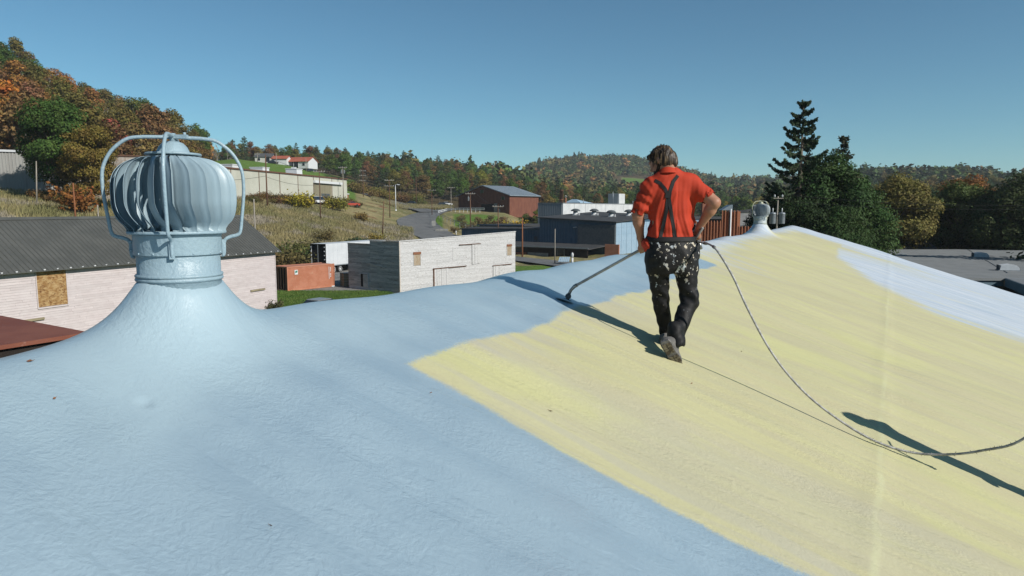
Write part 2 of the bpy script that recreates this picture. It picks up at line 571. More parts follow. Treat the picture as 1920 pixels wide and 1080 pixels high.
def build_roof():
    def lines(segs):
        out = []
        for a, b, st in segs:
            out += list(np.arange(a, b - st * 0.3, st))
        return np.array(out + [segs[-1][1]])
    s = lines([(-14, -1.2, 0.4), (-1.2, S1 - 1.0, 0.05), (S1 - 1.0, S1 + 1.1, 0.018), (S1 + 1.1, 9, 0.05), (9, S2 - 1, 0.12), (S2 - 1, S2 + 1, 0.045), (S2 + 1, 26.5, 0.15), (26.5, SEND, 0.08)])
    d = lines([(-9, -1.0, 0.5), (-1.0, -0.5, 0.08), (-0.5, 1.0, 0.018), (1.0, 4.4, 0.05), (4.4, 12, 0.2)])
    S, D = np.meshgrid(s, d, indexing='ij')
    Z = roof_h(S, D)
    X, Y = sd_xy(S, D)
    a, b = S.shape
    V = np.stack([X, Y, Z + ZC], -1).reshape(-1, 3)
    i = np.arange(a - 1)[:, None] * b + np.arange(b - 1)[None]
    Fq = np.stack([i, i + b, i + b + 1, i + 1], -1).reshape(-1, 4)[:, ::-1]
    m, t, bs = new_mat('roof_coating')
    sdv = N(t, 'ShaderNodeAttribute', attribute_name='sd').outputs['Vector']
    coat = N(t, 'ShaderNodeAttribute', attribute_name='coat').outputs['Fac']
    whi = N(t, 'ShaderNodeAttribute', attribute_name='overspray').outputs['Fac']
    sep = N(t, 'ShaderNodeSeparateXYZ')
    t.links.new(sdv, sep.inputs[0])
    fine = noise(t, sdv, 3.2, 5, 0.65)
    streak = noise(t, scaled(t, sdv, (3.0, 0.30, 1)), 1.0, 6, 0.62)
    streak2 = noise(t, scaled(t, sdv, (0.55, 0.14, 1), (5, 2, 0)), 1.0, 5, 0.6)
    streak3 = noise(t, scaled(t, sdv, (9, 0.5, 1), (1, 2, 0)), 1.0, 4, 0.6)
    yel = mix_rgb(t, maprange(t, streak, 0.38, 0.62), (0.452, 0.432, 0.235), (0.425, 0.393, 0.235))
    yel = mix_rgb(t, maprange(t, streak3, 0.42, 0.62, 0, 0.35), yel, (0.39, 0.37, 0.255))
    yel = mix_rgb(t, maprange(t, streak2, 0.50, 0.68, 0, 0.5), yel, (0.405, 0.388, 0.295))
    yel = mix_rgb(t, maprange(t, noise(t, scaled(t, sdv, (1.2, 0.5, 1), (3, 9, 0)), 1.0, 5), 0.52, 0.66, 0, 0.55), yel, (0.465, 0.462, 0.21))
    yel = mix_rgb(t, maprange(t, noise(t, sdv, 38, 3), 0.45, 0.7, 0, 0.16), yel, (0.334, 0.312, 0.190))
    # seam of fresh foam along the slope
    wob = math_n(t, 'MULTIPLY', math_n(t, 'SUBTRACT', noise(t, scaled(t, sdv, (1.4, 0.01, 1)), 1.0, 4), 0.5), 0.10)
    sl = math_n(t, 'ABSOLUTE', math_n(t, 'SUBTRACT', math_n(t, 'ADD', sep.outputs[1], wob), 3.33))
    yel = mix_rgb(t, math_n(t, 'MULTIPLY', maprange(t, sl, 0.004, 0.030, 1, 0), maprange(t, noise(t, scaled(t, sdv, (1.1, .05, 1), (2, 2, 0)), 1.0, 4), 0.35, 0.65, 0.0, 0.5)), yel, (0.502, 0.509, 0.304))
    grey = mix_rgb(t, maprange(t, fine, 0.35, 0.65), (0.243, 0.330, 0.395), (0.263, 0.353, 0.417))
    grey = mix_rgb(t, maprange(t, noise(t, sdv, 0.8, 4), 0.35, 0.65, 0, 0.6), grey, (0.278, 0.369, 0.430))
    # wet sheen along the crest, painted into the coat colour as a paler band
    crest_sheen = math_n(t, 'ADD', sep.outputs[1], math_n(t, 'MULTIPLY', math_n(t, 'SUBTRACT', noise(t, sdv, 1.1, 4, 0.65), 0.5), 1.3))
    grey = mix_rgb(t, maprange(t, crest_sheen, 1.05, 0.25, 0, 0.42), grey, (0.36, 0.465, 0.505))
    # overspray halo outside the edge, crisp edge itself
    cj = math_n(t, 'ADD', coat, math_n(t, 'MULTIPLY', math_n(t, 'SUBTRACT', noise(t, sdv, 7.0, 5, 0.7), 0.5), 0.09))
    cj = math_n(t, 'ADD', cj, math_n(t, 'MULTIPLY', math_n(t, 'SUBTRACT', noise(t, sdv, 1.3, 3, 0.6), 0.5), 0.09))
    hal = math_n(t, 'MULTIPLY', maprange(t, cj, -0.55, -0.02), maprange(t, streak3, 0.45, 0.62, 0.05, 0.55))
    yel = mix_rgb(t, hal, yel, (0.380, 0.369, 0.304))
    wj = math_n(t, 'ADD', whi, math_n(t, 'MULTIPLY', math_n(t, 'SUBTRACT', streak, 0.5), 1.5))
    wj = math_n(t, 'ADD', wj, math_n(t, 'MULTIPLY', math_n(t, 'SUBTRACT', streak3, 0.5), 0.8))
    yel = mix_rgb(t, maprange(t, wj, 0.22, 0.95, 0, 0.96), yel, mix_rgb(t, maprange(t, streak3, 0.35, 0.65), (0.456, 0.498, 0.555), (0.334, 0.403, 0.483)))
    cj = math_n(t, 'ADD', cj, math_n(t, 'MULTIPLY', math_n(t, 'SUBTRACT', noise(t, sdv, 75.0, 2, 0.6), 0.5), 0.07))
    cm = maprange(t, cj, -0.03, 0.035)
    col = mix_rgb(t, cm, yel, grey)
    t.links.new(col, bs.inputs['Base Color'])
    rough = N(t, 'ShaderNodeMix')
    t.links.new(cm, rough.inputs[0])
    rough.inputs[2].default_value = 0.8
    t.links.new(maprange(t, noise(t, sdv, 1.1, 4), 0.35, 0.65, 0.28, 0.40), rough.inputs[3])
    t.links.new(rough.outputs[0], bs.inputs['Roughness'])
    bs.inputs['Specular IOR Level'].default_value = 0.55
    t.links.new(math_n(t, 'MULTIPLY', cm, 0.45), bs.inputs['Coat Weight'])
    bs.inputs['Coat Roughness'].default_value = 0.33
    bs.inputs['Coat IOR'].default_value = 1.55
    # orange-peel and sagging ripples of sprayed foam
    warp = N(t, 'ShaderNodeVectorMath', operation='ADD')
    t.links.new(scaled(t, sdv, (1, 1, 1)), warp.inputs[0])
    wn = N(t, 'ShaderNodeVectorMath', operation='SCALE')
    wn.inputs['Scale'].default_value = 0.10
    t.links.new(noise(t, sdv, 6.0, 3, out=1), wn.inputs[0])
    t.links.new(wn.outputs[0], warp.inputs[1])
    pv = warp.outputs[0]
    peel = noise(t, scaled(t, pv, (58, 44, 1)), 1.0, 2, 0.5)
    rip = noise(t, scaled(t, pv, (21, 14, 1)), 1.0, 2, 0.5)
    big = noise(t, scaled(t, pv, (5.0, 1.3, 1)), 1.0, 3, 0.5)
    pits = N(t, 'ShaderNodeTexVoronoi')
    pits.inputs['Scale'].default_value = 1.5
    t.links.new(pv, pits.inputs['Vector'])
    pit = maprange(t, pits.outputs['Distance'], 0.0, 0.06, 1.0, 0.0)
    rgh = maprange(t, noise(t, scaled(t, pv, (2.6, 0.45, 1), (7, 1, 0)), 1.0, 4, 0.6), 0.38, 0.66, 0.25, 1.5)
    h = math_n(t, 'MULTIPLY', rgh, math_n(t, 'ADD', math_n(t, 'MULTIPLY', peel, 0.8), math_n(t, 'MULTIPLY', rip, 0.7)))
    rib = noise(t, scaled(t, pv, (4.2, 0.16, 1), (2, 8, 0)), 1.0, 2, 0.5)
    h = math_n(t, 'ADD', h, math_n(t, 'MULTIPLY', maprange(t, math_n(t, 'ABSOLUTE', math_n(t, 'SUBTRACT', rib, 0.5)), 0.0, 0.085, 0.0, 1.0), maprange(t, sep.outputs[1], 0.55, 1.3, 0.0, 0.95)))
    h = math_n(t, 'ADD', h, math_n(t, 'MULTIPLY', big, 2.2))
    h = math_n(t, 'ADD', h, math_n(t, 'MULTIPLY', pit, 0.6))
    h = math_n(t, 'ADD', h, math_n(t, 'MULTIPLY', noise(t, scaled(t, pv, (11, 0.8, 1), (4, 4, 0)), 1.0, 4, 0.6), 1.3))
    h = math_n(t, 'ADD', h, math_n(t, 'MULTIPLY', cm, 0.25))
    bump(t, bs, h, 0.36, 0.010)
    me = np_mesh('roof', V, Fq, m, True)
    A = me.attributes.new('sd', 'FLOAT_VECTOR', 'POINT')
    A.data.foreach_set('vector', np.stack([S, D, Z * 0], -1).astype(np.float32).ravel())
    # signed reach of the grey coat (metres, positive = coated)
    e1 = 3.09 - S + 0.05 * np.sin(D * 2.2)                                    # left of the edge that runs down the slope
    e2 = np.minimum(0.90 + 0.03 * np.sin(S * 1.7) + 0.015 * np.sin(S * 4.1 + 1) - D, 11.1 - S)   # strip along the ridge
    e3 = -0.15 - D + 0 * S
    coat = np.maximum.reduce([e1, e2, e3])
    cv = np.maximum(S2 - 0.1 - S, 0) * 0
    A = me.attributes.new('coat', 'FLOAT', 'POINT')
    A.data.foreach_set('value', coat.astype(np.float32).ravel())
    lim = np.interp(D, [0, 1.6, 1.9, 2.1, 3.1, 4.1, 5.6, 12], [60, 40, 22.5, 20.2, 16.4, 15.0, 15.2, 15.6])
    patch = np.clip((S - lim) / 1.2, -1, 1) * 0.5 + 0.5
    dip = np.exp(-((S - 24.3) / 1.8) ** 2) * np.clip((5.0 - D) / 3, 0, 1) * 0.62
    patch = patch - dip
    edge = np.clip((S - 25.4) / 1.3, 0, 1) * 1.2
    crest = np.where(S > 11, 0.85 * np.exp(-(D / 0.5) ** 2) + 0.28 * np.exp(-((S - 13) / 3) ** 2) * np.exp(-((D - 0.9) / 0.7) ** 2), 0)
    ov = np.maximum.reduce([patch * 0.95, edge, crest])
    A = me.attributes.new('overspray', 'FLOAT', 'POINT')
    A.data.foreach_set('value', ov.astype(np.float32).ravel())
    x0, y0 = sd_xy(6.0, 0.0)
    root = empty('warehouse', (x0, y0, 0), 0, 'warehouse whose foam covered roof is being sprayed grey, blue-grey over yellow', 'building')
    me.transform(Matrix.Translation((-x0, -y0, 0)))
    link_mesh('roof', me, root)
    # walls and rim under the roof
    P = lambda s_, d_, z_: tuple(np.array([*sd_xy(s_, d_), z_]) - np.array([x0, y0, 0]))
    zr = lambda s_, d_: float(roof_h(np.array(float(s_)), np.array(float(d_)))) + ZC
    wm = surf('warehouse_metal', (0.25, 0.28, 0.30), (0.2, 0.22, 0.24), 2, rough=0.6)
    mb = MB()
    sa, sb, da, db = -13.8, SEND - 0.25, -8.8, 11.7
    def wall(a_, b_, n_=12):
        vs, fs = [], []
        for k in range(n_ + 1):
            q = (a_[0] + (b_[0] - a_[0]) * k / n_, a_[1] + (b_[1] - a_[1]) * k / n_)
            vs += [P(*q, 0.0), P(*q, zr(*q) - 0.06)]
        for k in range(n_): fs.append((2 * k, 2 * k + 2, 2 * k + 3, 2 * k + 1))
        mb.add(vs, fs)
    wall((sa, da), (sb, da)); wall((sb, da), (sb, db), 40); wall((sb, db), (sa, db)); wall((sa, db), (sa, da), 40)
    mb.build('wall', wm, root)
    tb = MB()
    for a_, b_ in (((SEND, -9), (SEND, 12)), ((SEND, 12), (-14, 12)), ((SEND, -9), (-14, -9))):
        vs, fs = [], []
        for k in range(81):
            q = (a_[0] + (b_[0] - a_[0]) * k / 80, a_[1] + (b_[1] - a_[1]) * k / 80)
            z_ = zr(*q)
            vs += [P(*q, z_), P(*q, z_ - 0.22)]
        for k in range(80): fs.append((2 * k, 2 * k + 2, 2 * k + 3, 2 * k + 1))
        tb.add(vs, fs)
    tb.build('roof_edge_trim', m, root)


build_roof()


# ------------------------------------------------------------------ thin autumn haze over the valley
def haze():
    m, t, b = new_mat('haze')
    t.nodes.remove(b)
    v = N(t, 'ShaderNodeVolumePrincipled')
    v.inputs['Color'].default_value = (0.86, 0.93, 1.0, 1)
    v.inputs['Density'].default_value = 0.00016
    v.inputs['Anisotropy'].default_value = 0.0
    t.links.new(v.outputs[0], t.nodes['Material Output'].inputs['Volume'])
    mb = MB()
    mb.box(-4500, 4500, -3300, 3300, -2.0, 135)
    o = mb.build('haze', m)
    tag(o, 'thin pale haze lying over the whole valley', kind='stuff')


haze()
# ------------------------------------------------------------------ turbine roof vents
M['vent_coat'] = surf('vent_coat', (0.305, 0.42, 0.49), (0.335, 0.455, 0.52), 5, rough=0.42, bs_=0.9, bdist=0.006, bscale=38, spec=0.45)
M['vane_coat'] = surf('vane_coat', (0.315, 0.425, 0.49), (0.35, 0.465, 0.53), 4, (1, 1, .3), rough=0.42, bs_=0.35, bdist=0.002, bscale=60, spec=0.5)
M['vent_galv'] = surf('vent_galvanised', (0.46, 0.51, 0.55), (0.38, 0.43, 0.46), 5, rough=0.42, metal=0.1)
M['vent_oversprayed'] = surf('vent_oversprayed', (0.40, 0.47, 0.52), (0.58, 0.56, 0.36), 2.2, rough=0.5, bs_=0.4, bdist=0.004, bscale=40)


def make_vent(label, s0, scale, mat, vmat, rot, group):
    x, y = sd_xy(s0, 0.0)
    root = empty('roof_turbine_vent', (x, y, ZC - 0.65), 0, label, 'roof vent', group)
    root.scale = (scale * 0.915, scale * 0.915, scale)
    # neck: collars with rolled seams
    mb = MB()
    mb.lathe([(0.222, 0.20), (0.223, 0.278), (0.232, 0.281), (0.235, 0.288), (0.232, 0.295), (0.224, 0.299), (0.233, 0.302), (0.235, 0.308), (0.231, 0.314), (0.222, 0.318), (0.222, 0.418)], 64)
    nk = mb.build('neck', mat, root)
    mb = MB()
    mb.lathe([(0.220, 0.416), (0.2335, 0.416), (0.2345, 0.42), (0.234, 0.512), (0.2355, 0.517), (0.2355, 0.524), (0.226, 0.524)], 64)
    mb.tube([(0.236 * math.cos(a), 0.236 * math.sin(a), 0.432) for a in (R(a_) for a_ in (176, 178))], 0.006, 8)
    cl = mb.build('collar', mat, root)
    for zz in (0.44, 0.485):
        b = MB()
        aa = R(207)
        b.tube([(0.232 * math.cos(aa), 0.232 * math.sin(aa), zz), (0.252 * math.cos(aa), 0.252 * math.sin(aa), zz)], 0.008, 6)
        b.build('bolt', mat, cl)
    rv = MB(); rv.ellipsoid((0.2345, 0, 0.426), (0.004, 0.006, 0.006), 8, 5)
    rme = rv.mesh('rivet', mat)
    for k in range(14):
        link_mesh('rivet', rme, cl).rotation_euler = (0, 0, 2 * math.pi * k / 14 + 0.1)
    # spinning head
    zc, hz, RR = 0.722, 0.212, 0.322
    head = MB()
    head.lathe([(0.20, 0.524), (0.258, 0.524), (0.262, 0.529), (0.262, 0.536), (0.252, 0.540), (0.20, 0.537)], 64)
    hd = head.build('turbine_ring', mat, root)
    prof = lambda t: RR * max(1 - abs(t) ** 3.1, 0) ** (1 / 2.5)
    nv = 23
    vm = MB()
    rows, cols = 22, 7
    dphi = R(17)
    tops = np.linspace(0.985, -0.905, rows)
    outer, inner = [], []
    for i, t in enumerate(tops):
        q = i / (rows - 1)
        r = max(prof(t), 0.10) if t > 0 else max(prof(t), 0.255)
        z = zc + hz * t
        tw = R(13) * max(0, (q - 0.62) / 0.38) ** 1.4 + R(-6) * max(0, (0.25 - q) / 0.25) ** 1.5
        squeeze = 1 - 0.30 * max(0, (0.16 - q) / 0.16) - 0.35 * max(0, (q - 0.86) / 0.14)
        for c in range(cols):
            e = c / (cols - 1)
            ph = tw - dphi * squeeze * (e - 0.5)
            depth = 1 - 0.29 * e ** 1.1 * min(1, min(q / 0.12, (1 - q) / 0.08))
            if c == 0: depth += 0.018
            rr_ = r * depth + (0.005 * math.sin(e * math.pi * 3) if 0 < c < cols - 1 else 0)
            outer.append((rr_ * math.cos(ph), rr_ * math.sin(ph), z))
            inner.append(((rr_ - 0.0035) * math.cos(ph), (rr_ - 0.0035) * math.sin(ph), z))
    no = len(outer)
    fs = []
    for i in range(rows - 1):
        for c in range(cols - 1):
            a = i * cols + c
            fs.append((a, a + 1, a + cols + 1, a + cols))
            fs.append((no + a, no + a + cols, no + a + cols + 1, no + a + 1))
        a = i * cols
        fs.append((a, no + a, no + a + cols, a + cols))
        b = a + cols - 1
        fs.append((b, b + cols, no + b + cols, no + b))
    vm.add(outer + inner, fs, True)
    me = vm.mesh('vane', vmat)
    for k in range(nv):
        v = link_mesh('vane', me, hd)
        v.rotation_euler = (0, 0, 2 * math.pi * k / nv + rot)
    mb = MB()
    mb.lathe([(0.001, 1.005), (0.03, 1.004), (0.055, 0.995), (0.075, 0.975), (0.088, 0.948), (0.092, 0.944), (0.145, 0.942), (0.15, 0.936), (0.145, 0.93), (0.02, 0.93)], 40)
    mb.build('dome_cap', mat, hd)
    mb = MB()
    mb.tube([(0, 0, 0.3), (0, 0, 1.03)], 0.011, 10)
    for a in (0, math.pi / 2):
        mb.tube([(-0.22 * math.cos(a), -0.22 * math.sin(a), 0.53), (0.22 * math.cos(a), 0.22 * math.sin(a), 0.53)], 0.007, 6)
    mb.build('axle', mat, root)
    # bracing arms that arch over the head
    arm = [(0.228, 0.405), (0.242, 0.41), (0.246, 0.45), (0.246, 0.472), (0.256, 0.492), (0.285, 0.505), (0.318, 0.513), (0.338, 0.532), (0.349, 0.60), (0.362, 0.70), (0.367, 0.78), (0.360, 0.86), (0.325, 0.932), (0.278, 0.980), (0.225, 1.012), (0.16, 1.022), (0.09, 1.024), (0.0, 1.026)]
    arm2 = []
    for i in range(len(arm) - 1):
        p0, p1, p2, p3 = [np.array(arm[j]) for j in (max(i - 1, 0), i, i + 1, min(i + 2, len(arm) - 1))]
        for q in range(4):
            t = q / 4
            arm2.append(tuple(0.5 * (2 * p1 + (p2 - p0) * t + (2 * p0 - 5 * p1 + 4 * p2 - p3) * t * t + (3 * p1 - p0 - 3 * p2 + p3) * t ** 3)))
    arm = arm2 + [arm[-1]]
    for k, a in enumerate((R(19), R(109), R(199), R(-72))):
        mb = MB()
        mb.tube([(r * math.cos(a), r * math.sin(a), z + (0.006 if k % 2 else 0)) for r, z in arm], [0.0098] * len(arm), 10)
        ob = mb.build('brace_arm', mat, root)
        b2 = MB()
        ca, sa = math.cos(a), math.sin(a)
        for r0, z0_, z1_ in ((0.238, 0.402, 0.49),):
            pts = [(0.235, -0.014), (0.247, -0.014), (0.247, 0.014), (0.235, 0.014)]
            lo = [(p * ca - q * sa, p * sa + q * ca, z0_) for p, q in pts]
            hi = [(p * ca - q * sa, p * sa + q * ca, z1_) for p, q in pts]
            b2.hexa(lo, hi)
        b2.build('strap', mat, ob)
    mb = MB()
    mb.box(-0.05, 0.085, -0.014, 0.014, 1.018, 1.038)
    mb.tube([(0.07, 0, 1.03), (0.07, 0, 1.05)], 0.008, 6)
    mb.tube([(-0.03, 0, 1.03), (-0.03, 0, 1.048)], 0.008, 6)
    mb.tube([(0, 0, 1.0), (0, 0, 1.045)], 0.017, 10)
    mb.build('top_bearing', mat, root)
    return root


make_vent('large freshly coated blue-grey turbine vent with curved braces, nearest on the ridge', S1, 1.0, M['vent_coat'], M['vane_coat'], R(3), 'turbine vents on the ridge')
make_vent('small distant turbine vent with oversprayed base near the far end of the ridge', S2, 0.87, M['vent_oversprayed'], M['vent_galv'], R(8), 'turbine vents on the ridge')
# ------------------------------------------------------------------ buildings around the yard
def bld_root(name, u, D, ang, label, z=None, group=None, cat='building', x=None):
    px = (u - 960) / FPX * D
    zz = ground_z(u, D) if z is None else z + ZC
    return empty(name, (px, D, zz), math.pi / 2 - R(ang), label, cat, group)
# in a building's own axes x runs away along its long side, -y is the side that faces right, x=0 the near end


def boards(mb, axis, a0, a1, z0, z1, h, at_, out, seed=0, jit=0.006, cut=None):
    """lapped siding boards: long thin boxes with uneven thickness, broken into lengths"""
    rr = random.Random(seed)
    z = z0
    while z < z1 - 1e-6:
        zt = min(z + h, z1)
        a = a0
        while a < a1 - 1e-6:
            ln = rr.uniform(1.2, 3.8)
            b = min(a + ln, a1)
            if a1 - b < 0.8: b = a1
            th = 0.018 + rr.uniform(0, jit)
            segs = [(a, b)]
            if cut:
                for (c0, c1, cz0, cz1) in cut:
                    if zt > cz0 and z < cz1:
                        ns = []
                        for (p, q) in segs:
                            if q <= c0 or p >= c1: ns.append((p, q)); continue
                            if p < c0: ns.append((p, c0))
                            if q > c1: ns.append((c1, q))
                        segs = ns
            dz = rr.uniform(-0.006, 0.006)
            for p, q in segs:
                g = 0.003
                if axis == 'x':
                    y0, y1 = (at_ - th * out, at_) if out > 0 else (at_, at_ - th * out)
                    lo = [(p + g, at_ - out * (th + 0.012), z + dz), (q - g, at_ - out * (th + 0.012), z + dz), (q - g, at_, z + dz), (p + g, at_, z + dz)]
                    hi = [(p + g, at_ - out * th * 0.5, zt + dz), (q - g, at_ - out * th * 0.5, zt + dz), (q - g, at_, zt + dz), (p + g, at_, zt + dz)]
                    if out < 0: lo, hi = lo[::-1], hi[::-1]
                else:
                    lo = [(at_ - out * (th + 0.012), q - g, z + dz), (at_ - out * (th + 0.012), p + g, z + dz), (at_, p + g, z + dz), (at_, q - g, z + dz)]
                    hi = [(at_ - out * th * 0.5, q - g, zt + dz), (at_ - out * th * 0.5, p + g, zt + dz), (at_, p + g, zt + dz), (at_, q - g, zt + dz)]
                    if out < 0: lo, hi = lo[::-1], hi[::-1]
                mb.hexa(lo, hi)
            a = b
        z = zt


# --- long pink-grey clapboard shed with the dark metal roof
M['pink_board'] = surf('pink_board', (0.57, 0.505, 0.505), (0.62, 0.56, 0.56), 1.4, (1, 1, 2.5), 0.9, c3=(0.46, 0.39, 0.38), s3=3.5, lo3=0.58, hi3=0.70, island=0.06)
M['dark_metal_roof'] = surf('dark_metal_roof', (0.085, 0.088, 0.082), (0.11, 0.112, 0.104), 0.8, rough=0.5, island=0.06, spec=0.35)
M['plywood'] = surf('plywood', (0.30, 0.16, 0.055), (0.48, 0.33, 0.16), 3.2, (1, 1, 2.2), 0.8, c3=(0.17, 0.075, 0.025), s3=5, lo3=0.52, hi3=0.62)
M['old_timber'] = surf('old_timber', (0.36, 0.31, 0.20), (0.25, 0.21, 0.14), 4, (0.4, 1, 3), 0.85)
def pink_shed():
    L0, L1, Wd, H, Hr = -22.0, 23.6, 3.9, 5.25, 7.95
    px, D, ang = (515 - 960) / FPX * 58.0, 58.0, 22.6
    e1 = (math.sin(R(ang)), math.cos(R(ang)))
    ox, oy = px - e1[0] * L1, D - e1[1] * L1
    root = empty('clapboard_shed', (ox, oy, 0.0), math.pi / 2 - R(ang), 'long pale pink clapboard shed with a dark ribbed metal roof behind the near vent', 'shed')
    wb = MB()
    wb.box(L0, L1 - 0.03, 0.03, 2 * Wd, 0, H - 0.02)
    wb.prism([(0.03, H - 0.02), (2 * Wd, H - 0.02), (Wd, Hr - 0.05)], 0, L0, L1 - 0.03)
    wall = wb.build('wall', M['pink_board'], root)
    bx0, bx1, bz0, bz1 = 3.7, 5.55, 2.85, 5.15
    sb = MB()
    boards(sb, 'x', L0, L1, 0, H, 0.15, 0.03, 1, 3, cut=[(bx0, bx1, bz0, bz1)])
    boards(sb, 'y', 0.03, 2 * Wd, 0, H, 0.105, L1 - 0.03, -1, 5)
    sb.build('siding', M['pink_board'], wall, kind='stuff')
    pb = MB()
    pb.box(bx0 + 0.05, bx1 - 0.05, -0.015, 0.03, bz0 + 0.05, bz1)
    pw = pb.build('window_boarding', M['plywood'], root, label='window boarded up with weathered orange plywood')
    fb = MB()
    fb.box(bx0, bx0 + 0.05, -0.04, 0.03, bz0, bz1); fb.box(bx1 - 0.05, bx1, -0.04, 0.03, bz0, bz1); fb.box(bx0, bx1, -0.06, 0.03, bz0 - 0.06, bz0)
    fb.build('frame', M['pink_board'], pw)
    for a, b, zz in ((-2.0, 4.0, 2.16), (20.6, 22.2, 1.95)):
        tb = MB(); tb.hexa([(a, -0.10, zz), (b, -0.10, zz + 0.0), (b, 0.0, zz), (a, 0.0, zz)], [(a, -0.10, zz + 0.13), (b, -0.10, zz + 0.13), (b, 0.0, zz + 0.13), (a, 0.0, zz + 0.13)])
        tb.build('plank', M['old_timber'], root)
    cb = MB()
    cb.box(L1 - 0.06, L1 + 0.02, -0.03, 0.08, 0, H); cb.build('corner_board', M['pink_board'], root)
    # roof of ribbed sheets
    ov, tk = 0.42, 0.05
    sl = (Hr - H) / Wd
    rb = MB()
    for sgn in (0, 1):
        y0, y1 = (-ov, Wd) if sgn == 0 else (2 * Wd + ov, Wd)
        z0 = H - sl * ov + 0.10
        rb.hexa([(L0, y0, z0 - tk), (L1 + 0.35, y0, z0 - tk), (L1 + 0.35, y1, Hr + 0.10 - tk), (L0, y1, Hr + 0.10 - tk)] if sgn == 0 else [(L0, y1, Hr + .10 - tk), (L1 + .35, y1, Hr + .10 - tk), (L1 + .35, y0, z0 - tk), (L0, y0, z0 - tk)],
                [(L0, y0, z0), (L1 + 0.35, y0, z0), (L1 + 0.35, y1, Hr + 0.10), (L0, y1, Hr + 0.10)] if sgn == 0 else [(L0, y1, Hr + .10), (L1 + .35, y1, Hr + .10), (L1 + .35, y0, z0), (L0, y0, z0)])
    roof = rb.build('roof', M['dark_metal_roof'], root)
    z0 = H - sl * ov + 0.10
    rm = MB()
    rm.hexa([(-0.03, -ov - 0.01, z0 + 0.001), (0.03, -ov - 0.01, z0 + 0.001), (0.03, Wd, Hr + 0.101), (-0.03, Wd, Hr + 0.101)], [(-0.012, -ov - 0.01, z0 + 0.045), (0.012, -ov - 0.01, z0 + 0.045), (0.012, Wd, Hr + 0.145), (-0.012, Wd, Hr + 0.145)])
    me = rm.mesh('roof_rib', M['dark_metal_roof'])
    x = L0 + 0.2
    while x < L1 + 0.35:
        link_mesh('roof_rib', me, roof, (x, 0, 0)); x += 0.31
    cp = MB(); cp.prism([(Wd - 0.2, Hr + 0.02), (Wd + 0.2, Hr + 0.02), (Wd, Hr + 0.19)], 0, L0, L1 + 0.36); cp.build('ridge_cap', M['dark_metal_roof'], roof)
    ft = MB(); ft.box(-0.05, 0.05, -ov + 0.03, 0.0, H - 0.10, H + 0.0)
    me = ft.mesh('rafter_tail', M['white'])
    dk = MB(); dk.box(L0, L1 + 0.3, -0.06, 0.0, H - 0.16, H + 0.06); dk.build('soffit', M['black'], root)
    x = L0 + 0.3
    while x < L1:
        link_mesh('rafter_tail', me, root, (x, 0, -0.11)); x += 0.78


pink_shed()

# --- flat rust-red roof corner at the far left
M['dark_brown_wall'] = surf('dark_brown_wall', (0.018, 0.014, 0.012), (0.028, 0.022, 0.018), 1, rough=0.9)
M['red_roof'] = surf('red_oxide_roof', (0.20, 0.065, 0.04), (0.25, 0.09, 0.055), 0.7, rough=0.6, c3=(0.42, 0.25, 0.2), s3=2.0, lo3=0.66, hi3=0.72)
def red_shed():
    root = empty('lean_to', (-13.0, 20.5, 0), math.pi / 2 - R(28.96), 'flat rust-red roofed lean-to below the roof edge at the far left', 'shed')
    zt = 4.88
    mb = MB(); mb.hexa([(-9, 0.0, zt - 0.12), (0.1, 0.0, zt - 0.12), (0.1, 5.2, zt + 0.0), (-9, 5.2, zt + 0.0)], [(-9, 0.0, zt), (0.1, 0.0, zt), (0.1, 5.2, zt + 0.12), (-9, 5.2, zt + 0.12)])
    rf = mb.build('roof', M['red_roof'], root)
    m2 = MB()
    m2.box(-8.8, -0.1, 0.15, 0.3, 0, zt - 0.13); m2.box(-0.25, -0.1, 0.31, 5.0, 0, zt - 0.13)
    m2.build('wall', M['dark_brown_wall'], root)


red_shed()

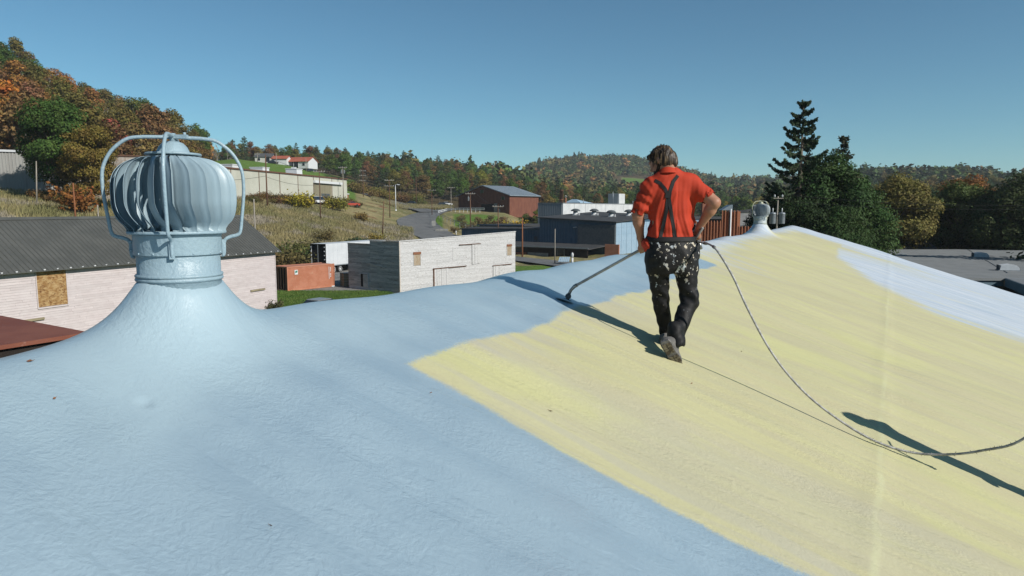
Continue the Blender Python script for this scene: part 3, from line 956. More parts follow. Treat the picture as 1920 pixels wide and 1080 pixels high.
# --- weathered white plank building
M['white_plank'] = surf('white_plank', (0.60, 0.605, 0.615), (0.52, 0.52, 0.52), 3.0, (1, 1, 3), 0.9, c3=(0.20, 0.165, 0.145), s3=4.0, lo3=0.58, hi3=0.66, island=0.08)
M['gray_plank'] = surf('gray_plank', (0.50, 0.455, 0.405), (0.64, 0.585, 0.53), 1.6, (0.5, 0.5, 5), 0.9, c3=(0.20, 0.175, 0.15), s3=4.0, lo3=0.55, hi3=0.66, island=0.25)
M['bare_wood'] = surf('bare_wood', (0.33, 0.25, 0.16), (0.42, 0.36, 0.28), 5, (1, 1, 0.4), 0.85)
M['rusty'] = surf('rusty_iron', (0.20, 0.075, 0.035), (0.28, 0.13, 0.07), 4, rough=0.8)
def white_building():
    root = bld_root('plank_building', 748.5, 70.0, 38.2, 'weathered white plank building with a dark shaded end beyond the ridge', z=-8.6)
    L, Wd, H0, H1 = 19.4, 8.3, 5.32, 5.85
    wb = MB()
    wb.hexa([(0.05, 0.05, -0.2), (L, 0.05, -0.2), (L, Wd, -0.2), (0.05, Wd, -0.2)], [(0.05, 0.05, H0 - 0.15), (L, 0.05, H1 - 0.15), (L, Wd, H1 - 1.0), (0.05, Wd, H0 - 1.0)])
    wall = wb.build('wall', M['white_plank'], root)
    holes = [(2.0, 3.0, 2.75, 4.15), (11.2, 12.55, 2.3, 4.7), (17.7, 18.6, 3.0, 4.35), (4.9, 7.2, -0.2, 2.25), (15.0, 16.8, -0.2, 1.95)]
    sb = MB()
    boards(sb, 'x', 0.0, L, 0, H0 - 0.02, 0.12, 0.05, 1, 11, 0.02, cut=holes)
    for k in range(4):
        a = 4.85 * k
    sb2 = MB(); sb2.hexa([(0, 0.0, H0 - 0.03), (L, 0.0, H0 - 0.03), (L, 0.05, H0 - 0.03), (0, 0.05, H0 - 0.03)], [(0, 0.0, H0), (L, 0.0, H1), (L, 0.05, H1), (0, 0.05, H0)])
    sb.build('siding', M['white_plank'], wall, kind='stuff')
    sb2.build('siding', M['white_plank'], wall)
    eb = MB()
    boards(eb, 'y', 0.05, 4.6, -0.2, H0 - 0.02, 0.13, 0.05, 1, 21, 0.03)
    boards(eb, 'y', 4.6, Wd, 0.35, H0 - 0.42, 0.13, 0.05, 1, 23, 0.03, cut=[(5.0, 6.2, 0.3, 1.7)])
    eb.build('siding', M['gray_plank'], wall, kind='stuff', label='dark bare end planks')
    # parapet cap, trims
    cb = MB()
    cb.hexa([(-0.05, -0.06, H0), (L + 0.05, -0.06, H1), (L + 0.05, 0.25, H1), (-0.05, 0.25, H0)], [(-0.05, -0.06, H0 + 0.09), (L + 0.05, -0.06, H1 + 0.09), (L + 0.05, 0.25, H1 + 0.09), (-0.05, 0.25, H0 + 0.09)])
    cb.build('parapet_cap', M['white_plank'], root)
    cb = MB()
    cb.box(-0.06, 0.2, 0.26, 4.6, H0, H0 + 0.08); cb.box(-0.06, 0.2, 4.61, Wd, H0 - 0.42, H0 - 0.34)
    cb.build('parapet_cap', M['gray_plank'], root)
    cb = MB(); cb.box(-0.04, 0.10, -0.05, 0.10, -0.2, H0); cb.build('corner_board', M['gray_plank'], root)
    rf = MB(); rf.hexa([(0.25, 0.27, H0 - 0.35), (L, 0.27, H1 - 0.35), (L, Wd, H1 - 0.9), (0.25, Wd, H0 - 0.9)], [(0.25, 0.27, H0 - 0.27), (L, 0.27, H1 - 0.27), (L, Wd, H1 - 0.82), (0.25, Wd, H0 - 0.82)])
    rf.build('roof', M['asphalt'], root)
    # openings
    for (a, b, z0, z1), nm in ((holes[0], 'w'), (holes[2], 'w')):
        p = MB(); p.box(a + 0.02, b - 0.02, 0.0, 0.06, z0, z1 - 0.25)
        o = p.build('window_boarding', M['bare_wood'], root)
        p = MB(); p.box(a - 0.05, b + 0.05, -0.05, 0.05, z1 - 0.25, z1); p.build('lintel', M['rusty'], o)
        p = MB(); p.box(a - 0.05, a + 0.02, -0.03, 0.05, z0, z1 - 0.25); p.box(b - 0.02, b + 0.05, -0.03, 0.05, z0, z1 - 0.25); p.build('frame', M['white_plank'], o)
    def slide_door(a, b, z0, z1, rail0, rail1):
        o = empty('sliding_door', (0, 0, 0)); o.parent = root
        n = max(3, int((b - a) / 0.36))
        wd = (b - a) / n
        for k in range(n):
            p = MB(); p.box(a + k * wd + 0.012, a + (k + 1) * wd - 0.012, -0.06 - 0.012 * (k % 2), 0.0, z0 + 0.03 * ((k * 7) % 3), z1)
            p.build('door_board', M['white_plank'], o)
        p = MB(); p.box(rail0, rail1, -0.13, -0.03, z1 + 0.02, z1 + 0.09); p.build('door_rail', M['pole_brown'], o)
    slide_door(11.2, 12.55, 2.3, 4.6, 9.0, 12.7)
    slide_door(5.0, 7.2, 0.0, 2.15, 4.8, 10.2)
    slide_door(15.0, 16.8, 0.0, 1.85, 14.9, 18.6)
    p = MB(); p.box(4.85, 5.0, -0.08, 0.05, -0.2, 2.25); p.build('door_post', M['pole_brown'], root)
    p = MB(); p.box(0.0, 0.12, 5.0, 6.2, 0.3, 1.7)
    dn = p.build('doorway', M['black'], root)
    p = MB(); p.box(-0.06, 0.02, 5.0, 5.75, 0.3, 1.66); p.build('door_leaf', M['gray_plank'], dn)
    p = MB(); p.box(-0.07, 0.03, 4.9, 5.0, 0.3, 1.85); p.box(-0.07, 0.03, 5.0, 6.3, 1.7, 1.8); p.build('frame', M['white_plank'], dn)
    for z in (2.9, 2.55):
        p = MB(); p.hexa([(-0.07, 2.2, z - .4), (-0.07, 5.2, z), (0.0, 5.2, z), (0.0, 2.2, z - .4)][::-1], [(-0.07, 2.2, z - .3), (-0.07, 5.2, z + .1), (0.0, 5.2, z + .1), (0.0, 2.2, z - .3)][::-1])
        if z == 2.9: p.build('loose_plank', M['gray_plank'], root)
    p = MB(); p.box(8.0, 8.7, -0.006, 0.05, 3.0, 4.3); p.build('patched_window', M['white_plank'], root)


white_building()

# --- rust-orange shipping container, boxes near it
M['container_orange'] = surf('container_orange', (0.47, 0.185, 0.105), (0.54, 0.24, 0.15), 1.0, rough=0.6, c3=(0.60, 0.34, 0.22), s3=2.2, lo3=0.58, hi3=0.7)
M['green_print'] = surf('green_print', (0.05, 0.22, 0.16), None, bs_=0)
def container():
    root = bld_root('shipping_container', 536.5, 71.6, 38.5, 'rust-orange corrugated shipping container with open dark end, on gravel by the lawn', z=-8.6, cat='container')
    L, Wd, H = 6.06, 2.44, 2.6
    cor = MB()
    def corr(x0, x1, y, out):
        n = 44
        pts = []
        stp = (x1 - x0) / n
        for k in range(n):
            a = x0 + k * stp
            pts += [(a, y), (a + stp * 0.3, y), (a + stp * 0.5, y + out), (a + stp * 0.8, y + out)]
        pts.append((x1, y))
        vs = [(p[0], p[1], 0.16) for p in pts] + [(p[0], p[1], H - 0.12) for p in pts]
        m_ = len(pts)
        cor.add(vs, [(i, i + 1, m_ + i + 1, m_ + i) for i in range(m_ - 1)])
    corr(0.12, L - 0.1, 0.03, 0.036)
    corr(0.12, L - 0.1, Wd - 0.07, 0.036)
    cor.box(L - 0.06, L - 0.03, 0.1, Wd - 0.1, 0.16, H - 0.1)
    cor.build('side_panel', M['container_orange'], root)
    fr = MB()
    for x in (0, L - 0.12):
        for y in (0, Wd - 0.12):
            fr.box(x, x + 0.12, y, y + 0.12, 0, H)
    fr.box(0.12, L - 0.12, 0, 0.1, H - 0.12, H - 0.002); fr.box(0.12, L - 0.12, Wd - 0.1, Wd, H - 0.12, H - 0.002)
    fr.box(0.12, L - 0.12, 0, 0.1, 0.02, 0.16); fr.box(0.12, L - 0.12, Wd - 0.1, Wd, 0.02, 0.16)
    fr.box(0.002, 0.118, 0.12, Wd - 0.12, H - 0.14, H - 0.004); fr.box(0.002, 0.118, 0.12, Wd - 0.12, 0.0, 0.16)
    fr.build('frame', M['container_orange'], root)
    rf = MB(); rf.box(0.1, L - 0.1, 0.1, Wd - 0.1, H - 0.06, H - 0.03); rf.build('roof', M['container_orange'], root)
    fl = MB(); fl.box(0.02, L - 0.1, 0.1, Wd - 0.1, 0.13, 0.17); fl.box(0.6, 0.65, 0.08, Wd - 0.08, 0.17, H - .1); fl.build('floor', M['black'], root)
    for k in range(5):
        y = 0.25 + k * 0.48
        p = MB(); p.box(0.02, 0.10, y, y + 0.13, 0.16, H - 0.14); p.build('end_post', M['container_orange'], root)
    # prints on the long side: green and white emblem, white number columns and two squares
    p = MB(); p.box(0.92, 1.32, 0.003, 0.012, 1.72, 2.22); a = p.build('decal', M['white'], root)
    p = MB(); p.prism([(0.97, 1.85), (1.27, 1.95), (1.27, 2.15), (1.02, 2.12)], 1, -0.003, 0.002); p.build('emblem', M['green_print'], a)
    q = MB()
    for k in range(11): q.box(5.28, 5.36, 0.004, 0.012, 0.95 + k * 0.125, 1.04 + k * 0.125)
    for k in range(4): q.box(5.48, 5.56, 0.004, 0.012, 1.75 + k * 0.13, 1.84 + k * 0.13)
    q.box(5.46, 5.58, 0.004, 0.012, 1.38, 1.52); q.box(5.46, 5.58, 0.004, 0.012, 1.15, 1.28)
    q.build('number_print', M['white'], root)
    p = MB(); p.box(L - 0.45, L - 0.02, -0.03, 0.0, 0.02, 0.12); p.build('kick_plate', M['white'], root)


container()

M['tyre'] = surf('tyre', (0.02, 0.02, 0.02), None, rough=0.85)
M['trailer_white'] = surf('trailer_white', (0.68, 0.71, 0.74), (0.62, 0.65, 0.68), 0.8, rough=0.45)
def trailer():
    root = bld_root('box_trailer', 611, 91.0, 25.0, 'white box semi-trailer with open rear doors, half behind the plank building', z=-8.6, cat='trailer')
    L, Wd, z0, H = 13.5, 2.6, 1.05, 4.05
    b = MB()
    b.box(0, L, 0.0, 0.06, z0, H); b.box(0, L, Wd - 0.06, Wd, z0, H); b.box(0, L, 0.061, Wd - 0.061, H - 0.05, H - 0.001); b.box(0, L, 0.061, Wd - 0.061, z0, z0 + 0.12); b.box(L - 0.05, L - 0.001, 0.061, Wd - 0.061, z0 + .13, H - .06)
    body = b.build('box_body', M['trailer_white'], root)
    for k in range(14):
        p = MB(); x = 0.5 + k * 0.92; p.box(x, x + 0.05, -0.018, 0.0, z0 + 0.12, H - 0.1); p.build('side_post', M['trailer_white'], body)
    p = MB(); p.box(0.0, L, -0.03, 0.0, z0 - 0.02, z0 + 0.1); p.build('side_rail', M['galv'], root)
    fr = MB(); fr.box(0.3, L - 0.3, 0.5, 0.65, 0.75, z0 - 0.02); fr.box(0.3, L - 0.3, Wd - 0.65, Wd - 0.5, 0.75, z0 - .02)
    fr.build('chassis', M['black'], root)
    # open rear: inner dark lining, frame and folded door
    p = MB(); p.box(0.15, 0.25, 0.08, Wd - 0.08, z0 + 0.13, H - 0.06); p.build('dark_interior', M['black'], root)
    p = MB(); p.box(-0.08, 0.0, 0.0, 0.12, z0, H); p.box(-0.08, 0.0, Wd - 0.12, Wd, z0, H); p.box(-0.08, 0.0, 0.12, Wd - 0.12, H - 0.12, H); p.box(-0.08, 0.0, 0.12, Wd - 0.12, z0 - 0.1, z0 + 0.1); p.build('rear_frame', M['black'], root)
    p = MB(); p.box(-0.12, -0.085, 1.25, 1.35, z0, H - 0.1); p.build('door_bar', M['galv'], root)
    for k in range(5):
        for y in (0.1, Wd - 0.22):
            p = MB(); p.box(-0.13, -0.081, y, y + 0.16, z0 + 0.3 + k * 0.55, z0 + 0.42 + k * 0.55); p.build('hinge', M['white'], root)
    for x in (1.5, 2.85):
        for y in (-0.02, Wd - 0.3):
            wv = MB()
            n = 22
            pr = [(0.2, 0.0), (0.46, 0.0), (0.5, 0.05), (0.5, 0.25), (0.46, 0.3), (0.2, 0.3)]
            vs = [(x + r * math.cos(2 * math.pi * k / n), y + t, 0.51 + r * math.sin(2 * math.pi * k / n)) for r, t in pr for k in range(n)]
            wv.add(vs, [(i * n + k, i * n + (k + 1) % n, (i + 1) * n + (k + 1) % n, (i + 1) * n + k) for i in range(len(pr) - 1) for k in range(n)], True)
            o = wv.build('wheel', M['tyre'], root)
            rm = MB()
            pr = [(0.02, -0.035), (0.10, -0.035), (0.13, 0.03), (0.24, 0.05), (0.30, -0.006), (0.34, -0.012), (0.34, 0.01)]
            vs = [(x + r * math.cos(2 * math.pi * k / n), y + t, 0.51 + r * math.sin(2 * math.pi * k / n)) for r, t in pr for k in range(n)]
            rm.add(vs, [(i * n + k, i * n + (k + 1) % n, (i + 1) * n + (k + 1) % n, (i + 1) * n + k) for i in range(len(pr) - 1) for k in range(n)], True)
            rm.build('rim', M['offwhite'], o)


trailer()


def simple_box_thing(name, u, D, size, mat, label, cat, z=None, rot=0):
    root = empty(name, (*at(u, 400, D)[:2], ground_z(u, D) if z is None else z + ZC), R(rot), label, cat)
    return root


rt = simple_box_thing('wooden_crate', 647, 77, None, None, 'brown wooden crate beside the shaded end of the plank building', 'crate', rot=40)
for k in range(5):
    p = MB(); p.box(-0.6, 0.6, -0.5, -0.46, k * 0.3 + 0.01, k * 0.3 + 0.28); p.box(-0.62, -0.58, -0.45, 0.45, k * 0.3 + 0.01, k * 0.3 + 0.28); p.build('slat', M['old_timber'], rt)
p = MB(); p.box(-0.57, 0.6, -0.45, 0.5, 0, 1.5); p.build('body', M['gray_plank'], rt)


# --- cars
M['car_silver'] = surf('car_silver', (0.40, 0.42, 0.44), None, rough=0.3, metal=0.5, bs_=0)
M['car_dark'] = surf('car_dark', (0.025, 0.03, 0.04), None, rough=0.25, bs_=0, spec=0.6)
M['car_white'] = surf('car_white', (0.72, 0.74, 0.76), None, rough=0.3, bs_=0)
M['car_red'] = surf('car_red', (0.45, 0.07, 0.04), None, rough=0.4, bs_=0)
def car(u, D, ang, mat, label, van=False, z=None):
    root = empty('parked_car', (*at(u, 400, D)[:2], (ground_z(u, D) if z is None else z + ZC) + 0.12), R(ang), label, 'car')
    side = [(-2.2, 0.28), (-2.25, 0.6), (-2.15, 0.82), (-1.3, 0.9), (1.25, 0.92), (2.1, 0.78), (2.22, 0.55), (2.15, 0.28)]
    roof = [(-1.75, 0.9), (-1.15, 1.38), (0.35, 1.42), (1.2, 0.92)] if not van else [(-2.1, 0.88), (-2.0, 1.8), (0.9, 1.8), (1.6, 0.92)]
    b = MB(); b.prism(side, 1, -0.88, 0.88); b.build('body', mat, root)
    c = MB()
    n = len(roof)
    lo = [(p[0], -0.82 if p[1] < 1 else -0.62, p[1]) for p in roof]; hi = [(p[0], 0.82 if p[1] < 1 else 0.62, p[1]) for p in roof]
    c.add(lo + hi, [tuple(range(n))[::-1], tuple(range(n, 2 * n))] + [(i, (i + 1) % n, n + (i + 1) % n, n + i) for i in range(n)])
    cb = c.build('cabin', M['glass'], root)
    t_ = MB(); zt = roof[1][1]
    t_.box(roof[1][0] + 0.05, roof[2][0] - 0.05, -0.64, 0.64, zt - 0.01, zt + 0.05); t_.build('roof_panel', mat, cb)
    for x in (-1.35, 1.35):
        for y in (-0.9, 0.7):
            wv = MB(); n = 16
            vs = [(x + r * math.cos(2 * math.pi * k / n), y + t, 0.22 + r * math.sin(2 * math.pi * k / n)) for r, t in ((0.02, 0), (0.32, 0), (0.32, 0.2), (0.02, 0.2)) for k in range(n)]
            wv.add(vs, [(i * n + k, i * n + (k + 1) % n, (i + 1) * n + (k + 1) % n, (i + 1) * n + k) for i in range(3) for k in range(n)])
            wv.build('wheel', M['tyre'], root)
    return root


car(600, 54.2, 60, M['car_silver'], 'silver car whose roof just shows over the coated ridge by the lawn', z=-8.6)
car(830, 262, 10, M['car_dark'], 'dark parked car left of the red-brown barn, nearer of two')
car(838, 268, 10, M['car_white'], 'pale parked car tucked behind the dark one left of the barn')
car(771, 262, 170, M['car_dark'], 'dark car half hidden in brush above the road bend')
car(597, 176, 60, M['car_white'], 'white van parked at the loading door of the long cream building', True)
car(660, 190, 20, M['car_red'], 'orange-red vehicle in the weeds right of the cream building')

# --- blue factory with black roof, lean-to and mushroom vents
M['navy_metal'] = surf('navy_metal', (0.058, 0.128, 0.195), (0.048, 0.11, 0.17), 0.8, rough=0.55, bs_=0.05)
M['sky_metal'] = surf('sky_metal', (0.33, 0.46, 0.58), (0.29, 0.42, 0.54), 0.8, rough=0.6, bs_=0.05)
M['slate_block'] = surf('slate_block', (0.07, 0.085, 0.095), (0.095, 0.11, 0.12), 2.5, rough=0.85)
M['tar_roof'] = surf('tar_roof', (0.045, 0.047, 0.05), (0.065, 0.066, 0.068), 0.6, rough=0.85)
M['concrete'] = surf('concrete', (0.28, 0.28, 0.27), (0.22, 0.22, 0.21), 1.5, rough=0.9)
M['red_brick'] = surf('red_brick', (0.27, 0.10, 0.06), (0.33, 0.14, 0.085), 3, rough=0.9)


def ribs_x(parent, x0, x1, y, z0, z1, stp, mat, name='wall_rib', out=-1, d=0.05, wdt=0.08, zf=None):
    me = None
    n = int((x1 - x0) / stp)
    mb = MB()
    for k in range(n + 1):
        x = x0 + k * stp
        zt = z1 if zf is None else zf(x)
        mb.box(x - wdt / 2, x + wdt / 2, min(y, y + out * d), max(y, y + out * d), z0, zt)
    return mb.build(name, mat, parent, kind='stuff')


def blue_factory():
    # own axes: X to the right along the dark front, Y away behind it
    p0 = at(1012, 400, 139.0)
    al = R(33)
    root = empty('blue_factory', (p0[0], p0[1], 0.0), -al, 'blue metal factory with a sloping black roof, dark lean-to and slate panel', 'building')
    W = 16.8
    zl, zr, zb = 7.05, 6.25, 0.0
    zf = lambda x: zl + (zr - zl) * x / W
    b = MB(); b.hexa([(0, 0, zb), (W, 0, zb), (W, 26, zb), (0, 26, zb)], [(0, 0, zl - 0.1), (W, 0, zr - 0.1), (W, 26, zr + 0.9), (0, 26, zl + 0.9)])
    wall = b.build('front_wall', M['navy_metal'], root)
    ribs_x(wall, 0.2, 8.8, 0.0, 1.6, 0, 0.62, M['navy_metal'], zf=lambda x: zf(x) - 0.14)
    sd_ = MB()
    for k in range(9): sd_.box(W + 0.004, W + 0.03, 0.05 + k * 2.5, 2.45 + k * 2.5, 0.0, 6.1)
    side = sd_.build('side_wall', M['sky_metal'], root)
    for z in (2.6, 3.9, 5.2):
        p = MB(); p.box(W + 0.03, W + 0.06, 0, 22, z, z + 0.05); p.build('girt', M['sky_metal'], side)
    p = MB(); p.box(8.95, W + 0.02, -0.55, -0.002, 1.45, 5.75); p.build('slate_panel', M['slate_block'], root)
    sb = MB()
    for r_ in range(10):
        for c_ in range(10):
            x = 9.0 + c_ * 0.78 + (0.39 if r_ % 2 else 0)
            if x + 0.74 < W: sb.box(x, x + 0.74, -0.575, -0.55, 1.5 + r_ * 0.42, 1.88 + r_ * 0.42)
    sb.build('block', M['slate_block'], root, kind='stuff')
    r = MB(); r.hexa([(-0.35, -0.7, zl - 0.08), (W + 0.35, -0.7, zr - 0.08), (W + 0.35, 26.3, zr + 0.93), (-0.35, 26.3, zl + 0.93)], [(-0.35, -0.7, zl + 0.08), (W + 0.35, -0.7, zr + 0.08), (W + 0.35, 26.3, zr + 1.1), (-0.35, 26.3, zl + 1.1)])
    roof = r.build('roof', M['tar_roof'], root)
    # duct / arm that lies on the wall
    p = MB(); p.tube([(7.8, -0.25, 5.1), (8.6, -0.3, 5.2)], 0.12, 8); p.build('wall_lamp', M['offwhite'], root)
    # lower wing on the left
    b = MB(); b.hexa([(-21.5, 2.2, 0), (-0.02, 2.2, 0), (-0.02, 14, 0), (-21.5, 14, 0)], [(-21.5, 2.2, 4.3), (-0.02, 2.2, 4.6), (-0.02, 14, 5.0), (-21.5, 14, 4.8)])
    wing = b.build('wing_wall', M['navy_metal'], root)
    ribs_x(wing, -21, -0.3, 2.2, 0, 4.25, 0.62, M['navy_metal'])
    r = MB(); r.hexa([(-21.8, 1.9, 4.33), (-0.03, 1.9, 4.63), (-0.03, 14.3, 5.03), (-21.8, 14.3, 4.83)], [(-21.8, 1.9, 4.45), (-0.03, 1.9, 4.75), (-0.03, 14.3, 5.15), (-21.8, 14.3, 4.95)])
    r.build('wing_roof', M['tar_roof'], root)
    p = MB(); p.box(-2.6, -1.9, 2.1, 2.19, 2.4, 3.1); p.build('wall_vent', M['slate_block'], root)
    # long lean-to in front
    b = MB(); b.hexa([(-13.5, -9.2, 1.65), (W - 1.2, -9.2, 1.35), (W - 1.2, -0.03, 1.75), (-13.5, -0.03, 2.0)], [(-13.5, -9.2, 1.8), (W - 1.2, -9.2, 1.5), (W - 1.2, -0.03, 1.9), (-13.5, -0.03, 2.15)])
    lt = b.build('lean_to_roof', M['tar_roof'], root)
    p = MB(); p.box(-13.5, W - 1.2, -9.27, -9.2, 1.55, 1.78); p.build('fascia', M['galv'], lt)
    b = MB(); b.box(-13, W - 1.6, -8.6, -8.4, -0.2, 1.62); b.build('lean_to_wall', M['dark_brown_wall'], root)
    for x, w_ in ((-0.2, 1.3), (9.0, 1.4)):
        p = MB(); p.box(x, x + w_, -8.68, -8.6, 0.2, 1.4); o = p.build('window', M['glass'], root)
        q = MB(); q.box(x - 0.1, x, -8.72, -8.6, 0.1, 1.5); q.box(x + w_, x + w_ + 0.1, -8.72, -8.6, 0.1, 1.5); q.box(x, x + w_, -8.72, -8.6, 1.4, 1.5); q.build('frame', M['concrete'], o)
    p = MB(); p.box(2.5, 7.0, -8.7, -8.61, -0.2, 0.5); p.build('plinth', M['concrete'], root)
    p = MB(); p.box(-1.0, 2.2, -8.72, -8.61, -0.2, 0.45); p.build('brick_panel', M['red_brick'], root)
    p = MB(); p.box(-11.6, -10.6, -8.75, -8.61, 0.2, 0.8); p.build('meter_box', M['offwhite'], root)
    # rust-orange wall piece at the right end
    p = MB(); p.box(W + 2.0, W + 4.7, -9.0, -8.7, 0.3, 2.5); p.build('brick_pier', M['container_orange'], root)
    # mushroom vents standing on the roof
    for k, (u, D) in enumerate(((1079, 146.5), (1114, 147.5), (1146, 143.5), (1179, 147.5))):
        px = at(u, 400, D)
        dx, dy = px[0] - p0[0], px[1] - p0[1]
        lx, ly = dx * math.cos(al) - dy * math.sin(al), dx * math.sin(al) + dy * math.cos(al)
        zroof = zf(lx) + 0.08 + (ly + 0.7) * (1.0 / 27)
        v = empty('mushroom_vent', (px[0], px[1], zroof - 0.02), 0, ['leftmost mushroom vent on the black factory roof', 'second mushroom vent from the left on the black factory roof', 'third mushroom vent from the left on the black factory roof', 'mushroom vent on the black factory roof nearest the worker'][k], 'roof vent', 'mushroom vents on the factory roof')
        m_ = MB(); m_.lathe([(0.62, 0), (0.6, 0.05), (0.5, 0.1), (0.48, 0.95), (0.3, 1.0)], 16); m_.build('pipe', M['offwhite'], v)
        m_ = MB(); m_.lathe([(0.45, 0.9), (0.98, 0.86), (1.02, 0.95), (0.85, 1.18), (0.5, 1.36), (0.01, 1.42)], 18); m_.build('hood', M['slate_block'] if k % 1 == 0 else M['galv'], v)
        m_ = MB(); m_.box(-0.7, 0.7, -0.7, 0.7, -0.05, 0.10); m_.build('curb', M['galv'], v)
        m_ = MB(); m_.box(0.6, 0.85, -0.8, -0.55, 0.0, 0.5); m_.build('motor_box', M['offwhite'], v)


blue_factory()

# --- low grey sheds left of the factory
def low_shed():
    root = bld_root('corrugated_shed', 899, 158, 38, 'low grey corrugated shed with a flat dark roof left of the blue factory', z=-8.6, cat='shed')
    al = 0
    b = MB(); b.box(0, 14, -13.0, 0, 0, 5.0); wall = b.build('wall', M['galv'], root)
    m = MB()
    for k in range(26): m.box(-0.06, 0.0, -13 + k * 0.5, -12.9 + k * 0.5, 0, 4.8)
    m.build('wall_rib', M['galv'], wall, kind='stuff')
    r = MB(); r.box(-0.4, 14.3, -13.3, 0.4, 5.0, 5.25); r.build('roof', M['tar_roof'], root)
    p = MB(); p.box(-0.45, -0.4, -13.3, 0.4, 4.95, 5.27); p.build('fascia', M['navy_metal'], root)


low_shed()

# --- grey and white metal hall behind, with tower and chimney
M['grey_sheet'] = surf('grey_sheet', (0.34, 0.37, 0.39), (0.28, 0.31, 0.33), 1.0, (1, 1, .2), 0.6)
M['white_sheet'] = surf('white_sheet', (0.66, 0.68, 0.70), (0.56, 0.58, 0.60), 0.5, rough=0.6, c3=(0.4, 0.36, 0.33), s3=0.9, lo3=0.6, hi3=0.75)
def grey_hall():
    p0 = at(1055, 400, 166)
    root = empty('metal_hall', (p0[0], p0[1], 0), -R(33), 'long grey and white sheet metal hall behind the blue factory roof', 'building')
    zt = 10.15
    b = MB(); b.box(-7.0, -0.05, 0.05, 48, 0, zt - 0.06); wall = b.build('wall', M['grey_sheet'], root)
    m = MB()
    for k in range(14): m.box(-6.9 + k * 0.5, -6.8 + k * 0.5, -0.04, 0.05, 0, zt - 0.08)
    m.build('wall_rib', M['grey_sheet'], wall, kind='stuff')
    for k in range(8):
        p = MB(); y = 0.1 + k * 6.0; p.box(-0.045, 0.03, y, y + 5.88, 5.5, zt - 0.1); p.build('wall_panel', M['white_sheet'], root)
    p = MB(); p.box(-7.1, 0.12, -0.1, 48.2, zt - 0.05, zt + 0.1); p.build('roof', M['galv'], root)
    p = MB(); p.box(-3.2, 0.1, 32.5, 36.5, zt + 0.11, zt + 2.9); tw = p.build('tower', M['white_sheet'], root)
    for x in (-3.1, -1.5):
        q = MB(); q.box(x, x + 1.3, 32.42, 32.495, zt + 0.2, zt + 2.8); q.build('tower_panel', M['grey_sheet'], tw)
    for y in (30.0, 38.0, 44.0, 12.0):
        q = MB(); q.tube([(-0.6, y, zt), (-0.6, y, zt + (3.4 if y == 30.0 else 1.0))], 0.09, 8); q.build('pipe', M['galv'], root)
    q = MB(); q.hexa([(-6, 12, zt + .11), (-1.5, 12, zt + .11), (-1.5, 20, zt + .11), (-6, 20, zt + .11)], [(-6, 12, zt + .3), (-1.5, 12, zt + .3), (-3.2, 13, zt + 1.1), (-4.5, 13, zt + 1.1)]); q.build('skylight', M['sky_metal'], root)
    pc = at(1052.5, 400, 172)
    c = empty('chimney', (pc[0], pc[1], 0), 0, 'tall rust-brown chimney stack behind the grey metal hall', 'chimney')
    q = MB(); q.lathe([(0.5, 0), (0.5, 13.2), (0.52, 13.2), (0.52, 13.5), (0.42, 13.5), (0.42, 12.5)], 18); q.build('stack', M['pole_brown'], c)
    q = MB(); q.lathe([(0.53, 8.0), (0.53, 8.15)], 18); q.lathe([(0.53, 11), (0.53, 11.15)], 18); q.build('band', M['rusty'], c)
    pc = at(1060, 400, 176)
    c = empty('flue_pipe', (pc[0], pc[1], 0), 0, 'short rusty flue pipe with a pale cap beside the chimney stack', 'pipe')
    q = MB(); q.lathe([(0.32, 0), (0.32, 11.6)], 14); q.build('pipe', M['rusty'], c)
    q = MB(); q.lathe([(0.2, 11.6), (0.2, 11.9), (0.5, 11.95), (0.0, 12.3)], 14); q.build('cap', M['concrete'], c)


grey_hall()

